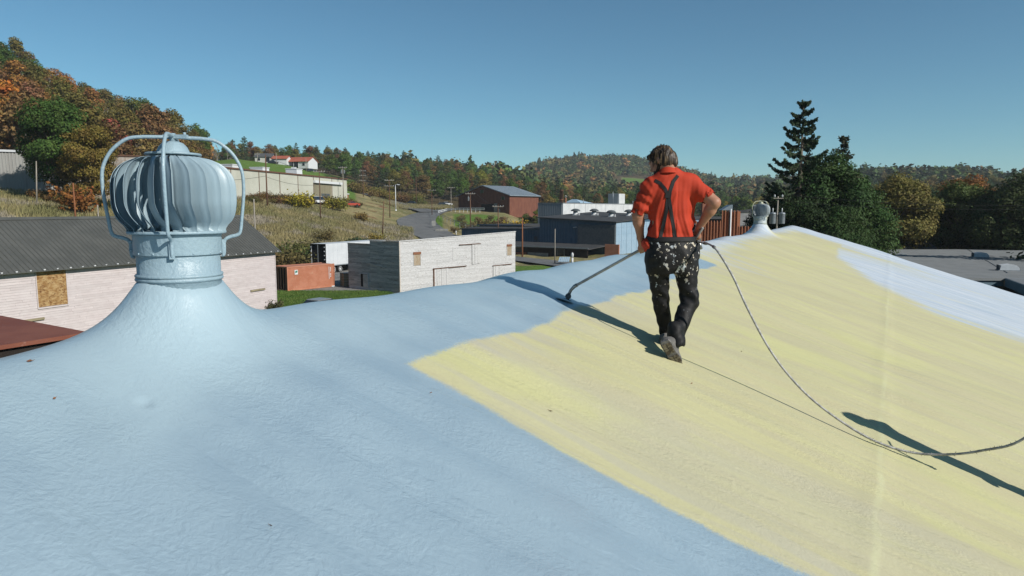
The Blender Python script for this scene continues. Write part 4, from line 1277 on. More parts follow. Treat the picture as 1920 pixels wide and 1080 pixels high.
# --- big red-brown barn
M['barn_red'] = surf('barn_red', (0.15, 0.055, 0.036), (0.20, 0.078, 0.048), 1.2, (1, 1, .3), 0.9)
M['zinc_roof'] = surf('zinc_roof', (0.27, 0.32, 0.37), (0.23, 0.28, 0.32), 0.5, rough=0.5, metal=0.1)
def barn():
    p0 = at(955.5, 400, 226)
    root = empty('barn', (p0[0], p0[1], ground_z(955, 226)), math.pi / 2 - R(40), 'big red-brown gabled barn with a pale zinc roof below the wooded hill', 'barn')
    zb = ground_z(955, 226)
    Wd, L, H = 23.5, 15.5, ZC + (393 - 366.5) / FPX * 226 - zb
    Ha = H + 3.3
    b = MB(); b.prism([(0, -1), (0, H), (Wd / 2, Ha), (Wd, H), (Wd, -1)], 0, 0, L)
    wall = b.build('wall', M['barn_red'], root)
    m = MB()
    for k in range(46):
        y = 0.25 + k * 0.5
        zt = H + (Ha - H) * (1 - abs(y - Wd / 2) / (Wd / 2))
        m.box(-0.05, 0.0, y - 0.03, y + 0.03, -1, zt - 0.1)
    m.build('batten', M['barn_red'], wall, kind='stuff')
    sl = (Ha - H) / (Wd / 2)
    for s in (0, 1):
        r = MB()
        ya, yb = (-0.7, Wd / 2) if s == 0 else (Wd + 0.7, Wd / 2)
        za = H - 0.7 * sl
        lo = [(-0.7, ya, za), (L + 0.5, ya, za), (L + 0.5, yb, Ha), (-0.7, yb, Ha)]
        if s: lo = lo[::-1]
        r.hexa(lo, [(p[0], p[1], p[2] + 0.22) for p in lo])
        rf = r.build('roof', M['zinc_roof'], root)
        if s == 0:
            for k in range(8):
                q = MB(); x = -0.5 + k * 1.95
                l2 = [(x, ya, za + 0.221), (x + 0.07, ya, za + 0.221), (x + 0.07, yb, Ha + 0.221), (x, yb, Ha + 0.221)]
                q.hexa(l2, [(p[0], p[1], p[2] + 0.07) for p in l2]); q.build('roof_seam', M['zinc_roof'], rf)
    p = MB(); p.box(-0.12, -0.051, 6.8, 12.5, -1, 3.4); p.build('door_opening', M['black'], root)
    p = MB(); p.box(-0.22, -0.13, 5.2, 6.7, -1.2, 3.6); p.build('door_leaf', M['concrete'], root, label='pale grey sliding door leaf')
    p = MB(); p.box(-0.2, -0.13, 4.1, 4.9, -1.2, 1.8); p.build('panel', M['galv'], root)
    for y, z in ((11.6, H + 0.9), (2.2, H - 1.4)):
        p = MB(); p.box(-0.12, -0.051, y, y + 1.2, z, z + 1.0); o = p.build('window', M['glass'], root)
        q = MB(); q.box(-0.15, -0.06, y - 0.12, y, z, z + 1.0); q.box(-0.15, -0.06, y + 1.2, y + 1.32, z, z + 1); q.build('frame', M['concrete'], o)


barn()

# --- long cream building on the slope
M['cream'] = surf('cream_panel', (0.50, 0.50, 0.42), (0.56, 0.56, 0.48), 0.25, rough=0.7, bs_=0.05)
M['tan_sheet'] = surf('tan_sheet', (0.27, 0.24, 0.16), (0.32, 0.29, 0.2), 1, (1, 1, .2), 0.7)
def cream_building():
    ang = 12.5
    p0 = at(652, 400, 205)
    zb, zt = 2.0 + ZC, 8.9 + ZC
    root = empty('cream_building', (p0[0], p0[1], zb), math.pi / 2 - R(ang), 'long low cream panel building on the slope below the lawn', 'building')
    H = zt - zb
    L = 84.0
    b = MB(); b.box(-L, 0, 0.06, 24, -4, H - 0.1); b.build('wall', M['cream'], root)
    edges = [-L, -70, -56, -45.4, -36.6, -28.0, -20.0, -9.5, 0]
    for a, c in zip(edges[:-1], edges[1:]):
        p = MB()
        if a == -9.5: p.box(a + 0.1, c, 0.0, 0.055, -4, H - 1.9)
        else: p.box(a + 0.1, c - 0.1, 0.0, 0.055, -4, H - 0.15)
        o = p.build('wall_panel', M['cream'], root)
        q = MB(); q.box(a - 0.13, a + 0.1, -0.05, 0.05, -4, H - 0.1); q.build('downpipe', M['pole_brown'], o)
    p = MB(); p.box(-L - 0.3, 0.2, -0.25, 0.3, H - 0.12, H + 0.22); p.build('gutter', M['pole_brown'], root)
    p = MB(); p.box(-L, 0, 0.31, 24.3, H - 0.05, H + 0.1); p.build('roof', M['galv'], root)
    p = MB(); p.box(-20.2, -4.0, -0.7, -0.06, H - 1.75, H - 1.1); p.build('awning', M['white'], root)
    dm = MB()
    for k in range(20): dm.box(-19.8 + k * 0.5, -19.42 + k * 0.5, -0.10, -0.05, -0.6, H - 1.8)
    dm.build('tan_cladding', M['tan_sheet'], root)
    p = MB(); p.box(-16.0, -11.2, -0.16, -0.11, -1.2, 2.4); p.build('loading_door', M['slate_block'], root)
    p = MB(); p.box(0.3, 5.0, 2, 8, -1, 2.6); o = p.build('brick_annex', M['red_brick'], root)
    p = MB(); p.box(0.25, 5.2, 1.8, 8.2, 2.6, 2.85); p.build('annex_roof', M['white'], o)
    for u, s in ((490, (1.7, 0.9)), (554, (1.6, 1.5)), (437, (1.3, 0.7))):
        D = 150 + (u - 440) * 0.257 + 3
        q = at(u, 400, D)
        v = empty('rooftop_unit', (q[0], q[1], zt + 0.1), R(-ang), {490: 'low wide white rooftop unit on the cream building', 554: 'tall white rooftop cube on the cream building', 437: 'white rooftop unit peeping out beside the near turbine vent'}[u], 'roof unit', None)
        m_ = MB(); m_.box(-s[0], s[0], -1.4, 1.4, 0, s[1]); m_.build('casing', M['white'], v)
        m_ = MB(); m_.box(-s[0] - 0.12, s[0] + 0.12, -1.5, 1.5, s[1], s[1] + 0.18); m_.build('lid', M['white'], v)
        if u == 554: m_ = MB(); m_.box(-0.5, 0.5, -0.5, 0.5, s[1] + .18, s[1] + 0.6); m_.build('fan_cap', M['white'], v)


cream_building()

# --- grey corrugated warehouse at the left edge and the pale shed next to it
M['warehouse_sheet'] = surf('warehouse_sheet', (0.36, 0.36, 0.34), (0.29, 0.285, 0.27), 0.9, (1, 1, .25), 0.75)
M['pale_brick'] = surf('pale_brick', (0.44, 0.40, 0.36), (0.34, 0.28, 0.23), 2.5, rough=0.9, island=0.25)
def left_warehouse():
    q = at(112, 360, 108)
    root = empty('grey_warehouse', (q[0], q[1], ground_z(110, 108) - 1), math.pi / 2 - R(62), 'grey ribbed sheet metal warehouse half hidden by trees at the left edge', 'building')
    L = 34
    zt = ZC + (393 - 287) / FPX * 106 - root.location.z
    b = MB(); b.box(-L, 0, 0.06, 18, 0, zt - 0.1); wall = b.build('wall', M['warehouse_sheet'], root)
    me = MB().box(-0.07, 0.07, -0.02, 0.06, 0, zt - 0.15).mesh('wall_rib', M['warehouse_sheet'])
    x = -L + 0.2
    while x < 0:
        link_mesh('wall_rib', me, wall, (x, 0, 0)); x += 0.42
    p = MB(); p.box(-L - 0.3, 0.3, -0.2, 0.4, zt - 0.1, zt + 0.22); p.build('roof_edge', M['white_sheet'], root)
    p = MB(); p.box(-L, 0.2, 0.41, 18, zt - 0.05, zt + 0.1); p.build('roof', M['galv'], root)
    q = at(262, 360, 112)
    root = empty('brick_building', (q[0], q[1], ground_z(262, 112) - 1.5), math.pi / 2 - R(75), 'pale peeling brick building seen between the tree and the near turbine vent', 'building')
    L = 10
    zt = ZC + (393 - 296) / FPX * 112 - root.location.z
    b = MB(); b.box(-L, 0, 0.05, 12, 0, zt); wall = b.build('wall', M['pale_brick'], root)
    m = MB()
    hh = 0.42; k = 0; z = 0.05
    while z < zt - 0.3:
        x = -L + (0.55 if k % 2 else 0)
        while x < -0.9:
            m.box(x, x + 1.05, 0.05 - 0.02 - rnd.random() * 0.03, 0.05, z, z + hh - 0.05); x += 1.1
        z += hh; k += 1
    m.build('block', M['pale_brick'], wall, kind='stuff')
    p = MB(); p.box(-L - 0.2, 0.2, -0.1, 12, zt, zt + 0.25); p.build('roof', M['pole_brown'], root)


left_warehouse()

# --- three small houses on the lawn
M['house_siding'] = surf('house_siding', (0.55, 0.55, 0.50), (0.5, 0.5, 0.46), 1, rough=0.8)
M['red_tin'] = surf('red_tin_roof', (0.40, 0.10, 0.055), (0.46, 0.15, 0.09), 1, rough=0.6)
M['grey_shingle'] = surf('grey_shingle', (0.07, 0.075, 0.08), (0.1, 0.105, 0.11), 2, rough=0.9)
def house(u, D, ang, W, L, H, rise, wall, roof, label, windows=(), garage=None, porch=False):
    q = at(u, 400, D)
    root = empty('house', (q[0], q[1], ground_z(u, D) - 0.4), R(ang), label, 'house')
    b = MB(); b.prism([(-L / 2, 0), (L / 2, 0), (L / 2, H), (-L / 2, H)], 1, -W / 2, W / 2)
    b.prism([(-W / 2, H + 0.002), (W / 2, H + 0.002), (0, H + rise)], 0, -L / 2, L / 2)
    b.build('wall', wall, root)
    for s in (-1, 1):
        r = MB()
        sl = rise / (W / 2)
        lo = [(-L / 2 - 0.4, s * (W / 2 + 0.5), H - 0.5 * sl + 0.03), (L / 2 + 0.4, s * (W / 2 + 0.5), H - 0.5 * sl + 0.03), (L / 2 + 0.4, 0, H + rise + 0.03), (-L / 2 - 0.4, 0, H + rise + 0.03)]
        if s > 0: lo = lo[::-1]
        r.hexa(lo, [(p[0], p[1], p[2] + 0.16) for p in lo]); r.build('roof', roof, root)
    for (x, z, w_, h_) in windows:
        p = MB(); p.box(x, x + w_, -W / 2 - 0.06, -W / 2 - 0.003, z, z + h_); o = p.build('window', M['glass'], root)
        p = MB(); p.box(x - 0.1, x, -W / 2 - 0.09, -W / 2 - .003, z - .1, z + h_ + .1); p.box(x + w_, x + w_ + 0.1, -W / 2 - 0.09, -W / 2 - .003, z - .1, z + h_ + .1); p.build('frame', M['white'], o)
    if porch:
        p = MB(); p.box(-L / 2, L * 0.1, -W / 2 - 0.05, -W / 2 - 0.01, 0.2, H - 0.2); p.build('porch_opening', M['glass'], root)
        for k in range(4):
            p = MB(); x = -L / 2 + 0.3 + k * L * 0.19; p.box(x, x + 0.15, -W / 2 - 0.16, -W / 2 - 0.06, 0, H); p.build('porch_post', M['white'], root)


house(501, 322, 8, 7, 7.5, 3.0, 1.6, M['house_siding'], M['grey_shingle'], 'small pale house with a dark shingle roof, leftmost on the lawn', [(-2.6, 1.2, 1.2, 1.1), (1.2, 0.6, 1.6, 2.0)])
house(532, 316, -4, 6, 7.0, 2.9, 1.3, M['white'], M['red_tin'], 'low white house with a red tin roof, middle one of the lawn row')
house(567, 318, -14, 8, 12.5, 3.2, 2.0, M['white'], M['red_tin'], 'white house with red roof and dark porch, rightmost on the lawn', [(3.2, 1.2, 1.3, 1.2)], porch=True)
car(516, 312, 5, M['car_dark'], 'dark car parked between the left and middle lawn houses')
car(586, 311, 20, M['car_dark'], 'dark car parked below the rightmost lawn house')

# --- rust-ribbed sheds and grey roofs behind the worker's elbow
M['rust_sheet'] = surf('rust_sheet', (0.46, 0.20, 0.115), (0.38, 0.15, 0.08), 1.2, (1, 1, .3), 0.8)
def rust_shed():
    p0 = at(1306, 400, 50)
    root = empty('ribbed_fence_wall', (p0[0], p0[1], 0), -R(6), 'rust-orange wall of upright sheets behind the worker elbow', 'wall')
    x = 0.0
    k = 0
    prof = [(0, 1.84, 7.7), (1.84, 3.05, 8.45), (3.05, 4.06, 7.3)]
    for a, b, zt in prof:
        x = a
        while x < b - 0.05:
            p = MB(); p.box(x + 0.015, x + 0.195, 0.0, 0.06, 0, zt + 0.03 * math.sin(k * 5)); o = p.build('sheet', M['rust_sheet'], root)
            q = MB(); q.box(x - 0.045, x + 0.015, -0.12, 0.06, 0, zt + 0.10); q.build('post', M['rust_sheet'], o)
            x += 0.215; k += 1
    p = MB(); p.tube([(2.4, -0.16, 3), (2.4, -0.16, 8.65)], 0.055, 10); p.build('downpipe', M['white'], root)
    p = MB(); p.prism([(1.8, 8.56), (2.45, 8.95), (2.57, 8.95), (2.57, 8.56)], 1, 0.1, 1.5); p.build('roof_end', M['zinc_roof'], root)
    p0 = at(1383, 400, 82)
    root = empty('grey_roofed_shed', (p0[0], p0[1], 0), R(-12), 'shed with weathered grey roofs just left of the small far turbine vent', 'shed')
    b = MB(); b.box(0, 6, 0.3, 7, 0, 6.6); b.build('wall', M['rust_sheet'], root)
    r = MB(); r.hexa([(-0.2, 0, 6.6), (4.6, 0, 6.6), (2.4, 4, 8.0), (-0.2, 4, 8.0)], [(-0.2, 0, 6.75), (4.6, 0, 6.75), (2.4, 4, 8.15), (-0.2, 4, 8.15)]); r.build('roof', M['concrete'], root)
    r = MB(); r.hexa([(-0.5, 4.1, 8.2), (3.2, 4.1, 8.2), (4.8, 8, 8.3), (-0.5, 8, 8.3)], [(-0.5, 4.1, 8.35), (3.0, 4.1, 8.8), (4.8, 8, 8.5), (-0.5, 8, 8.45)]); r.build('upper_roof', M['grey_shingle'], root)
    p0 = at(1300, 400, 95)
    root = empty('dark_shed', (p0[0], p0[1], 0), 0, 'dark roofed shed glimpsed under the worker raised elbow', 'shed')
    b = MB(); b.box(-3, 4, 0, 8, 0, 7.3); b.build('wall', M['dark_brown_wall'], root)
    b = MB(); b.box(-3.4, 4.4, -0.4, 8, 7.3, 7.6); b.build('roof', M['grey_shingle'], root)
    b = MB(); b.box(1.8, 2.6, 2, 3, 7.6, 9.5); b.build('chimney', M['red_brick'], root)
    b = MB(); b.box(-3.2, 1.4, -0.8, -0.41, 6.6, 7.2); b.build('awning', M['sky_metal'], root)


rust_shed()

# --- low grey roof on the right with two ridge vents
M['grey_membrane'] = surf('grey_membrane', (0.20, 0.21, 0.215), (0.235, 0.245, 0.25), 0.7, rough=0.7)
M['blue_trim'] = surf('blue_trim', (0.12, 0.19, 0.24), (0.10, 0.165, 0.21), 2, rough=0.6)
def right_building():
    z = 4.1
    root = empty('low_grey_building', (28.0, 44.0, 0), 0, 'low building with a broad grey ribbed roof and blue eaves beyond the gable edge', 'building')
    ox, oy = 28.0, 44.0
    A = at(1560, 468, (8.6 - z) * FPX / 75 * 1.0)
    rc = (8.6 - z)
    D = lambda v: rc * FPX / (v - 393)
    xy = lambda u, v: (at(u, v, D(v))[0] - ox, at(u, v, D(v))[1] - oy)
    crest = [xy(1815, 467.5), xy(1905, 521)]
    far = [xy(1520, 471), xy(1815, 467.5), xy(2150, 478)]
    near_l, corner = xy(1700, 520.5), xy(1886, 521)
    low = (corner[0] + 3.5 * -0.45, corner[1] - 8)
    poly = [(near_l[0] - 14, near_l[1]), corner, (corner[0] - 4.2, corner[1] - 9.5), (corner[0] + 30, corner[1] - 9.5), (corner[0] + 34, far[2][1]), (far[1][0] + 8, far[1][1] + 1), (far[0][0] - 5, far[1][1])]
    # roof sheet with real thickness
    r = MB(); r.prism(poly, 2, z - 0.18, z)
    roof = r.build('roof', M['grey_membrane'], root)
    yy = near_l[1] + 0.3
    while yy < far[1][1] - 0.5:
        p = MB(); t = (yy - near_l[1]) / (far[1][1] - near_l[1])
        p.box(near_l[0] - 13 + t * 6, corner[0] + 26, yy, yy + 0.05, z, z + 0.035); p.build('roof_seam', M['grey_membrane'], roof)
        yy += 0.9
    a, b = Vector((*crest[0], z + 0.02)), Vector((*xy(1890, 512), z + 0.02))
    p = MB(); p.tube([a - Vector((0, 0, .02)), b - Vector((0, 0, .02))], 0.05, 6); p.build('crest_flashing', M['grey_membrane'], roof)
    f = MB()
    f.box(near_l[0] - 14, corner[0], near_l[1] - 0.05, near_l[1] - 0.002, z - 0.55, z - 0.02)
    f.build('fascia', M['blue_trim'], root)
    f = MB()
    c0, c1 = Vector((*corner, 0)), Vector((corner[0] - 4.2, corner[1] - 9.5, 0))
    d_ = (c1 - c0).normalized(); n_ = Vector((d_.y, -d_.x, 0))
    if n_.x > 0: n_ = -n_
    q = [c0, c1, c1 + n_ * 0.06, c0 + n_ * 0.06]
    f.hexa([(p.x, p.y, z - 0.55) for p in q], [(p.x, p.y, z - 0.02) for p in q])
    f.build('fascia', M['blue_trim'], root)
    wl = MB()
    wl.box(near_l[0] - 14, corner[0] - 0.02, near_l[1] + 0.6, near_l[1] + 0.8, 0, z - 0.2)
    q = [c0 - n_ * 0.6, c1 - n_ * 0.6, c1 - n_ * 0.8, c0 - n_ * 0.8]
    wl.hexa([(p.x, p.y, 0) for p in q], [(p.x, p.y, z - 0.2) for p in q])
    wl.build('wall', M['navy_metal'], root)
    for k, (u, v, lab) in enumerate(((1838, 482, 'smaller farther white skylight hood on the low grey roof'), (1890, 507, 'larger nearer white skylight hood on the low grey roof'))):
        px = at(u, v, D(v))
        vt = empty('skylight_hood', (px[0], px[1], z), R(-20), lab, 'roof vent', 'hoods on the low grey roof')
        s = 1.0
        m_ = MB(); m_.prism([(-0.62, 0), (0.62, 0), (0.62, 0.22), (0.42, 0.42), (0.0, 0.5), (-0.55, 0.40)], 1, -0.35, 0.35); m_.build('hood', M['white'], vt)
        m_ = MB(); m_.box(-0.66, -0.621, -0.33, 0.33, 0.02, 0.42); m_.build('louvre', M['slate_block'], vt)
        m_ = MB(); m_.box(-0.7, 0.7, -0.42, 0.42, 0.0, 0.06); m_.build('curb', M['galv'], vt)
    q = at(1700, 477, D(477))
    for k, v in enumerate((476, 486)):
        q = at(1672 if k == 0 else 1690, v, D(v))
        p = MB(); p.box(q[0] - ox - 1.7, q[0] - ox + 1.5, q[1] - oy - 0.12, q[1] - oy + 0.12, z + 0.002, z + 0.05); p.build('roof_strip', M['galv'], roof)
    # dark shed in the tree shade behind
    p0 = at(1590, 468, 82)
    root = empty('shaded_shed', (p0[0], p0[1], 0), R(-4), 'black roofed shed in deep shade under the trees behind the low grey roof', 'shed')
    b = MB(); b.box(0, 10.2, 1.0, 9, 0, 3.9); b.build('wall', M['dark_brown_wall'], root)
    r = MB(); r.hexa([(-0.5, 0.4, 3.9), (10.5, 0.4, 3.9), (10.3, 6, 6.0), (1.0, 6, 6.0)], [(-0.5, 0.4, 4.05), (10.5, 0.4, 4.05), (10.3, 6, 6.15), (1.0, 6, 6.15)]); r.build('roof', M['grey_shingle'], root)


right_building()
# ------------------------------------------------------------------ poles, wires, lamp, fence, sign
POLE_TOP = {}


def pole(key, u, vtop, D, mat, label, r=0.15, arm=None, trans=0, lean=0.0, insul=True, base=None, cat='utility pole', aw=1.2):
    q = at(u, 400, D)
    zb = ground_xy(q[0], q[1]) if base is None else base + ZC
    top = at(u, vtop, D)[2]
    root = empty('utility_pole', (q[0], q[1], zb - 0.2), 0, label, cat, 'poles along the hillside lines')
    h = top - zb + 0.2
    m = MB(); m.tube([(0, 0, 0), (lean * 0.5, 0, h * 0.5), (lean, 0, h)], [r * 0.85, r * 0.72, r * 0.55], 10); m.build('pole', mat, root)
    tips = [Vector((q[0] + lean, q[1], top - 0.1))]
    if arm:
        tips = []
        for zz in (arm if isinstance(arm, (list, tuple)) else [arm]):
            m = MB(); m.box(lean - aw, lean + aw, -0.06 - r, -r + 0.04, h - zz - 0.07 * min(1, aw), h - zz + 0.07 * min(1, aw)); a = m.build('crossarm', M['pole_gray'], root)
            for x in ((-1.1, -0.5, 0.5, 1.1) if aw > 1 else (-0.28, 0.28)):
                m = MB(); m.lathe([(0.03, 0), (0.07, 0.03), (0.05, 0.1), (0.075, 0.14), (0.02, 0.2)], 8, (lean + x, -r)); 
                for i in range(len(m.v)): m.v[i] = (m.v[i][0], m.v[i][1], m.v[i][2] + h - zz + 0.07)
                m.build('insulator', M['offwhite'], a)
                tips.append(Vector((q[0] + lean + x, q[1] - r, zb - 0.2 + h - zz + 0.27)))
    for k in range(trans):
        s = -1 if k % 2 == 0 else 1
        m = MB(); m.lathe([(0.01, 0), (0.20, 0.01), (0.22, 0.05), (0.22, 0.72), (0.24, 0.74), (0.2, 0.82), (0.01, 0.84)], 16, (lean + s * (r + 0.25), -0.02))
        zt = h - 2.0 - (k // 2) * 1.0
        for i in range(len(m.v)): m.v[i] = (m.v[i][0], m.v[i][1], m.v[i][2] + zt)
        t_ = m.build('transformer', M['galv'], root)
        m = MB(); m.tube([(lean + s * (r + 0.25), 0, zt + 0.84), (lean + s * (r + 0.25), 0, zt + 1.15)], 0.04, 6); m.build('bushing', M['offwhite'], t_)
    POLE_TOP[key] = tips
    return root


pole(1, 70, 302, 92, M['pole_gray'], 'pale grey bare pole before the grey warehouse at far left', 0.12, lean=0.4)
pole(2, 141, 343, 82, M['pole_rust'], 'rust-brown pole in front of the big green tree', 0.13)
pole(3, 184, 384, 80, M['pole_gray'], 'short pale post right of the big green tree', 0.11)
pole(4, 477, 373, 78, M['pole_gray'], 'pale slim pole rising behind the pink shed roof end', 0.13)
pole(5, 502, 290, 149, M['pole_brown'], 'tall dark brown pole in front of the cream building', 0.2)
pole(6, 487, 286, 300, M['pole_gray'], 'pole with a lamp left of the lawn houses', 0.15, arm=0.8)
pole(7, 522, 287, 300, M['pole_gray'], 'pole between the left and middle lawn houses', 0.15)
pole(8, 577, 297, 305, M['pole_gray'], 'pole in front of the rightmost lawn house', 0.15)
pole(9, 601, 320, 146, M['pole_brown'], 'slender pole with one crossarm before the loading door', 0.14, arm=0.25)
pole(10, 645, 312, 198, M['pole_gray'], 'pale pole with transformers at the right end of the cream building', 0.16, arm=0.4, trans=2)
pole(11, 682, 318, 252, M['pole_brown'], 'pole with stacked white insulators beside the upper lane', 0.17, arm=(0.5, 2.2, 4.0))
pole(12, 731, 337, 186, M['pole_brown'], 'pole with double crossarms and insulators on the grassy slope', 0.16, arm=(0.2, 1.7))
pole(14, 716, 377, 143, M['pole_brown'], 'leaning dark brown pole stump left of the road', 0.15, lean=0.45)
pole(15, 781, 331, 262, M['pole_brown'], 'tall bare brown pole at the wood edge above the road', 0.17)
pole(16, 810, 356, 205, M['pole_brown'], 'pole with a crossarm at the inside of the road bend', 0.14, arm=0.15)
pole(17, 846, 351, 226, M['pole_gray'], 'pale pole behind the start of the white fence', 0.14, arm=0.2)
pole(18, 882, 361, 168, M['pole_brown'], 'stout pole with crossarm in front of the barn door', 0.2, arm=0.3, trans=1)
pole(19, 934, 384, 150, M['pole_brown'], 'pole with a white crossarm between the barn and the low shed', 0.16, arm=0.4)
pole(20, 979.5, 408, 121, M['pole_rust'], 'rust-orange pole left of the dark lean-to', 0.17)
pole(21, 1041, 429, 107, M['pole_gray'], 'thin pale pole in front of the dark lean-to', 0.11)
pole(22, 1457.5, 368, 50, M['pole_gray'], 'grey pole with two transformer cans right of the small vent', 0.085, arm=0.15, trans=2, aw=0.36)


def white_lamp():
    q = at(742, 385, 215)
    zb = ground_xy(q[0], q[1])
    root = empty('lamp_post', (q[0], q[1], zb - 0.1), 0, 'white lamp post with a short arm beside the upper lane', 'lamp post')
    h = at(742, 346, 215)[2] - zb
    m = MB(); m.tube([(0, 0, 0), (0, 0, h)], [0.16, 0.09], 10); m.lathe([(0.3, 0), (0.3, 0.4), (0.15, 0.5)], 10); m.build('post', M['white'], root)
    m = MB(); m.tube([(0, 0, h), (0.5, 0, h + 0.15), (1.0, 0, h + 0.1)], 0.06, 8); m.build('arm', M['white'], root)
    m = MB(); m.box(0.7, 1.4, -0.15, 0.15, h - 0.05, h + 0.12); m.build('lamp_head', M['white'], root)


white_lamp()


def wire_between(a, b, sag, label, r=0.018):
    a, b = Vector(a), Vector(b)
    pts = [a.lerp(b, k / 14) - Vector((0, 0, sag * 4 * (k / 14) * (1 - k / 14))) for k in range(15)]
    m = MB(); m.tube([p - pts[0] for p in pts], r, 5)
    o = m.build('power_line', M['wire'], None, pts[0])
    tag(o, label, 'cable', 'power lines')


wl = 'dark power line strung between hillside poles'
for a, b, s in ((5, 9, 0.6), (9, 12, 1.2), (12, 16, 1.0), (16, 18, 0.8), (11, 12, 1.5), (10, 11, 1.2), (17, 18, 0.8), (18, 19, 0.8)):
    for i in ((0, -1) if len(POLE_TOP[a]) > 1 and len(POLE_TOP[b]) > 1 else (0,)):
        wire_between(POLE_TOP[a][i], POLE_TOP[b][i], s, wl, 0.03)
wire_between(POLE_TOP[5][0] - Vector((0, 0, 4.6)), at(600, 346, 170), 0.8, 'dark cable drooping across the cream building wall', 0.035)
wire_between(at(300, 332, 120), POLE_TOP[5][0] - Vector((0, 0, 4.4)), 0.8, 'dark cable drooping across the cream building wall', 0.035)
for z in (0.0, 0.45):
    wire_between(POLE_TOP[22][-1] - Vector((0, 0, z)), at(2050, 383 + z * 12, 44), 0.35, 'dark power line crossing in front of the right hand trees', 0.012)


def rail_fence():
    pts = [(822, 398.5, 212), (838, 394.5, 220), (862, 393.2, 214), (884, 393.2, 208), (908, 393.2, 202)]
    q0 = at(838, 394, 215)
    root = empty('white_fence', (q0[0], q0[1], 0), 0, 'white post and rail guard fence along the road below the barn', 'fence')
    off = Vector((q0[0], q0[1], 0))
    P3 = [Vector(at(u, v - 3.0, D)) - off for u, v, D in pts]
    for i in range(len(P3) - 1):
        for dz in (0.0, -0.45):
            m = MB(); m.tube([P3[i] + Vector((0, 0, dz)), P3[i + 1] + Vector((0, 0, dz))], 0.085, 4, smooth=False); m.build('rail', M['white'], root)
        n = max(1, int((P3[i + 1] - P3[i]).length / 2.4))
        for k in range(n):
            p = P3[i].lerp(P3[i + 1], k / n)
            m = MB(); m.box(p.x - 0.06, p.x + 0.06, p.y - 0.06, p.y + 0.06, p.z - 1.3, p.z + 0.02); m.build('post', M['white'], root)
    pts = [(824, 401, 198), (838, 407, 186), (852, 413, 174), (873, 420, 165), (898, 425, 158)]
    q0 = at(838, 394, 185)
    root = empty('stair_rail', (q0[0], q0[1], 0), 0, 'pale sloping handrail running down the grassy bank below the barn', 'fence')
    off = Vector((q0[0], q0[1], 0))
    P3 = [Vector(at(u, v, D)) - off for u, v, D in pts]
    for i in range(len(P3) - 1):
        for dz in (0.0, -0.5):
            m = MB(); m.tube([P3[i] + Vector((0, 0, dz)), P3[i + 1] + Vector((0, 0, dz))], 0.06, 4, smooth=False); m.build('rail', M['concrete'], root)
        for k in range(2):
            p = P3[i].lerp(P3[i + 1], k / 2)
            m = MB(); m.box(p.x - 0.07, p.x + 0.07, p.y - 0.07, p.y + 0.07, p.z - 1.5, p.z + 0.08); m.build('post', M['concrete'], root)


rail_fence()


def small_things():
    q = at(813, 410, 168); zb = ground_xy(q[0], q[1])
    root = empty('road_sign', (q[0], q[1], zb - .1), R(20), 'pale blank board on a post at the inside of the road bend', 'sign')
    m = MB(); m.box(-0.5, 0.5, -0.03, 0.03, 0.9, 2.1); m.build('board', M['concrete'], root)
    m = MB(); m.tube([(0, 0.06, 0), (0, 0.06, 2.0)], 0.05, 6); m.build('post', M['pole_gray'], root)
    q = at(828, 420, 162); zb = ground_xy(q[0], q[1])
    root = empty('concrete_block', (q[0], q[1], zb - .1), R(10), 'low grey concrete headwall beside the driveway', 'wall')
    for k in range(2):
        for j in range(3):
            m = MB(); m.box(-1.5 + j, -0.53 + j, -0.3, 0.3, k * 0.45, k * 0.45 + 0.43); m.build('block', M['concrete'], root)
    q = at(855, 422, 158); zb = ground_xy(q[0], q[1])
    root = empty('marker_post', (q[0], q[1], zb - .1), 0, 'short white marker post on the grass bank', 'post')
    m = MB(); m.tube([(0, 0, 0), (0, 0, 1.0)], 0.12, 8); m.lathe([(0.13, 1.0), (0.10, 1.06), (0.0, 1.08)], 8); m.build('post', M['white'], root)
    q = at(1073, 490, 104); zb = 0
    root = empty('white_post', (q[0], q[1], 0), 0, 'white round-headed post beside the ribbed blue canopy', 'post')
    m = MB(); m.tube([(0, 0, 0), (0, 0, 1.3)], 0.17, 10); m.build('post', M['white'], root)
    m = MB(); m.ellipsoid((0, 0, 1.7), (0.22, 0.22, 0.42)); m.build('head', M['offwhite'], root)
    q = at(1056, 488, 106)
    root = empty('striped_canopy', (q[0], q[1], 0), 0, 'small blue and white ribbed canopy in front of the dark lean-to', 'canopy')
    for k in range(6):
        m = MB(); x = -0.8 + k * 0.28
        m.hexa([(x, -0.5, 0.55), (x + 0.22, -0.5, 0.55), (x + 0.5, 0.5, 1.2), (x + 0.28, 0.5, 1.2)], [(x, -0.5, 0.62), (x + 0.22, -0.5, 0.62), (x + 0.5, 0.5, 1.27), (x + 0.28, 0.5, 1.27)]); m.build('slat', M['sky_metal'], root)
    for x in (-0.7, 0.7):
        m = MB(); m.box(x, x + 0.08, -0.4, -0.32, 0, 0.6); m.box(x + .28, x + 0.36, 0.4, 0.48, 0, 1.2); m.build('leg', M['galv'], root)
    q = at(1130, 476, 96)
    root = empty('plank_stack', (q[0], q[1], 0), R(-25), 'pale wooden ramp boards just over the ridge left of the worker', 'ramp')
    for k in range(4):
        m = MB(); m.hexa([(0, k * 0.3, 0.9), (3.4, k * 0.3, 2.2), (3.4, k * 0.3 + 0.28, 2.2), (0, k * 0.3 + 0.28, 0.9)], [(0, k * 0.3, 1.0), (3.4, k * 0.3, 2.3), (3.4, k * 0.3 + 0.28, 2.3), (0, k * 0.3 + 0.28, 1.0)]); m.build('board', M['bare_wood'], root)


small_things()

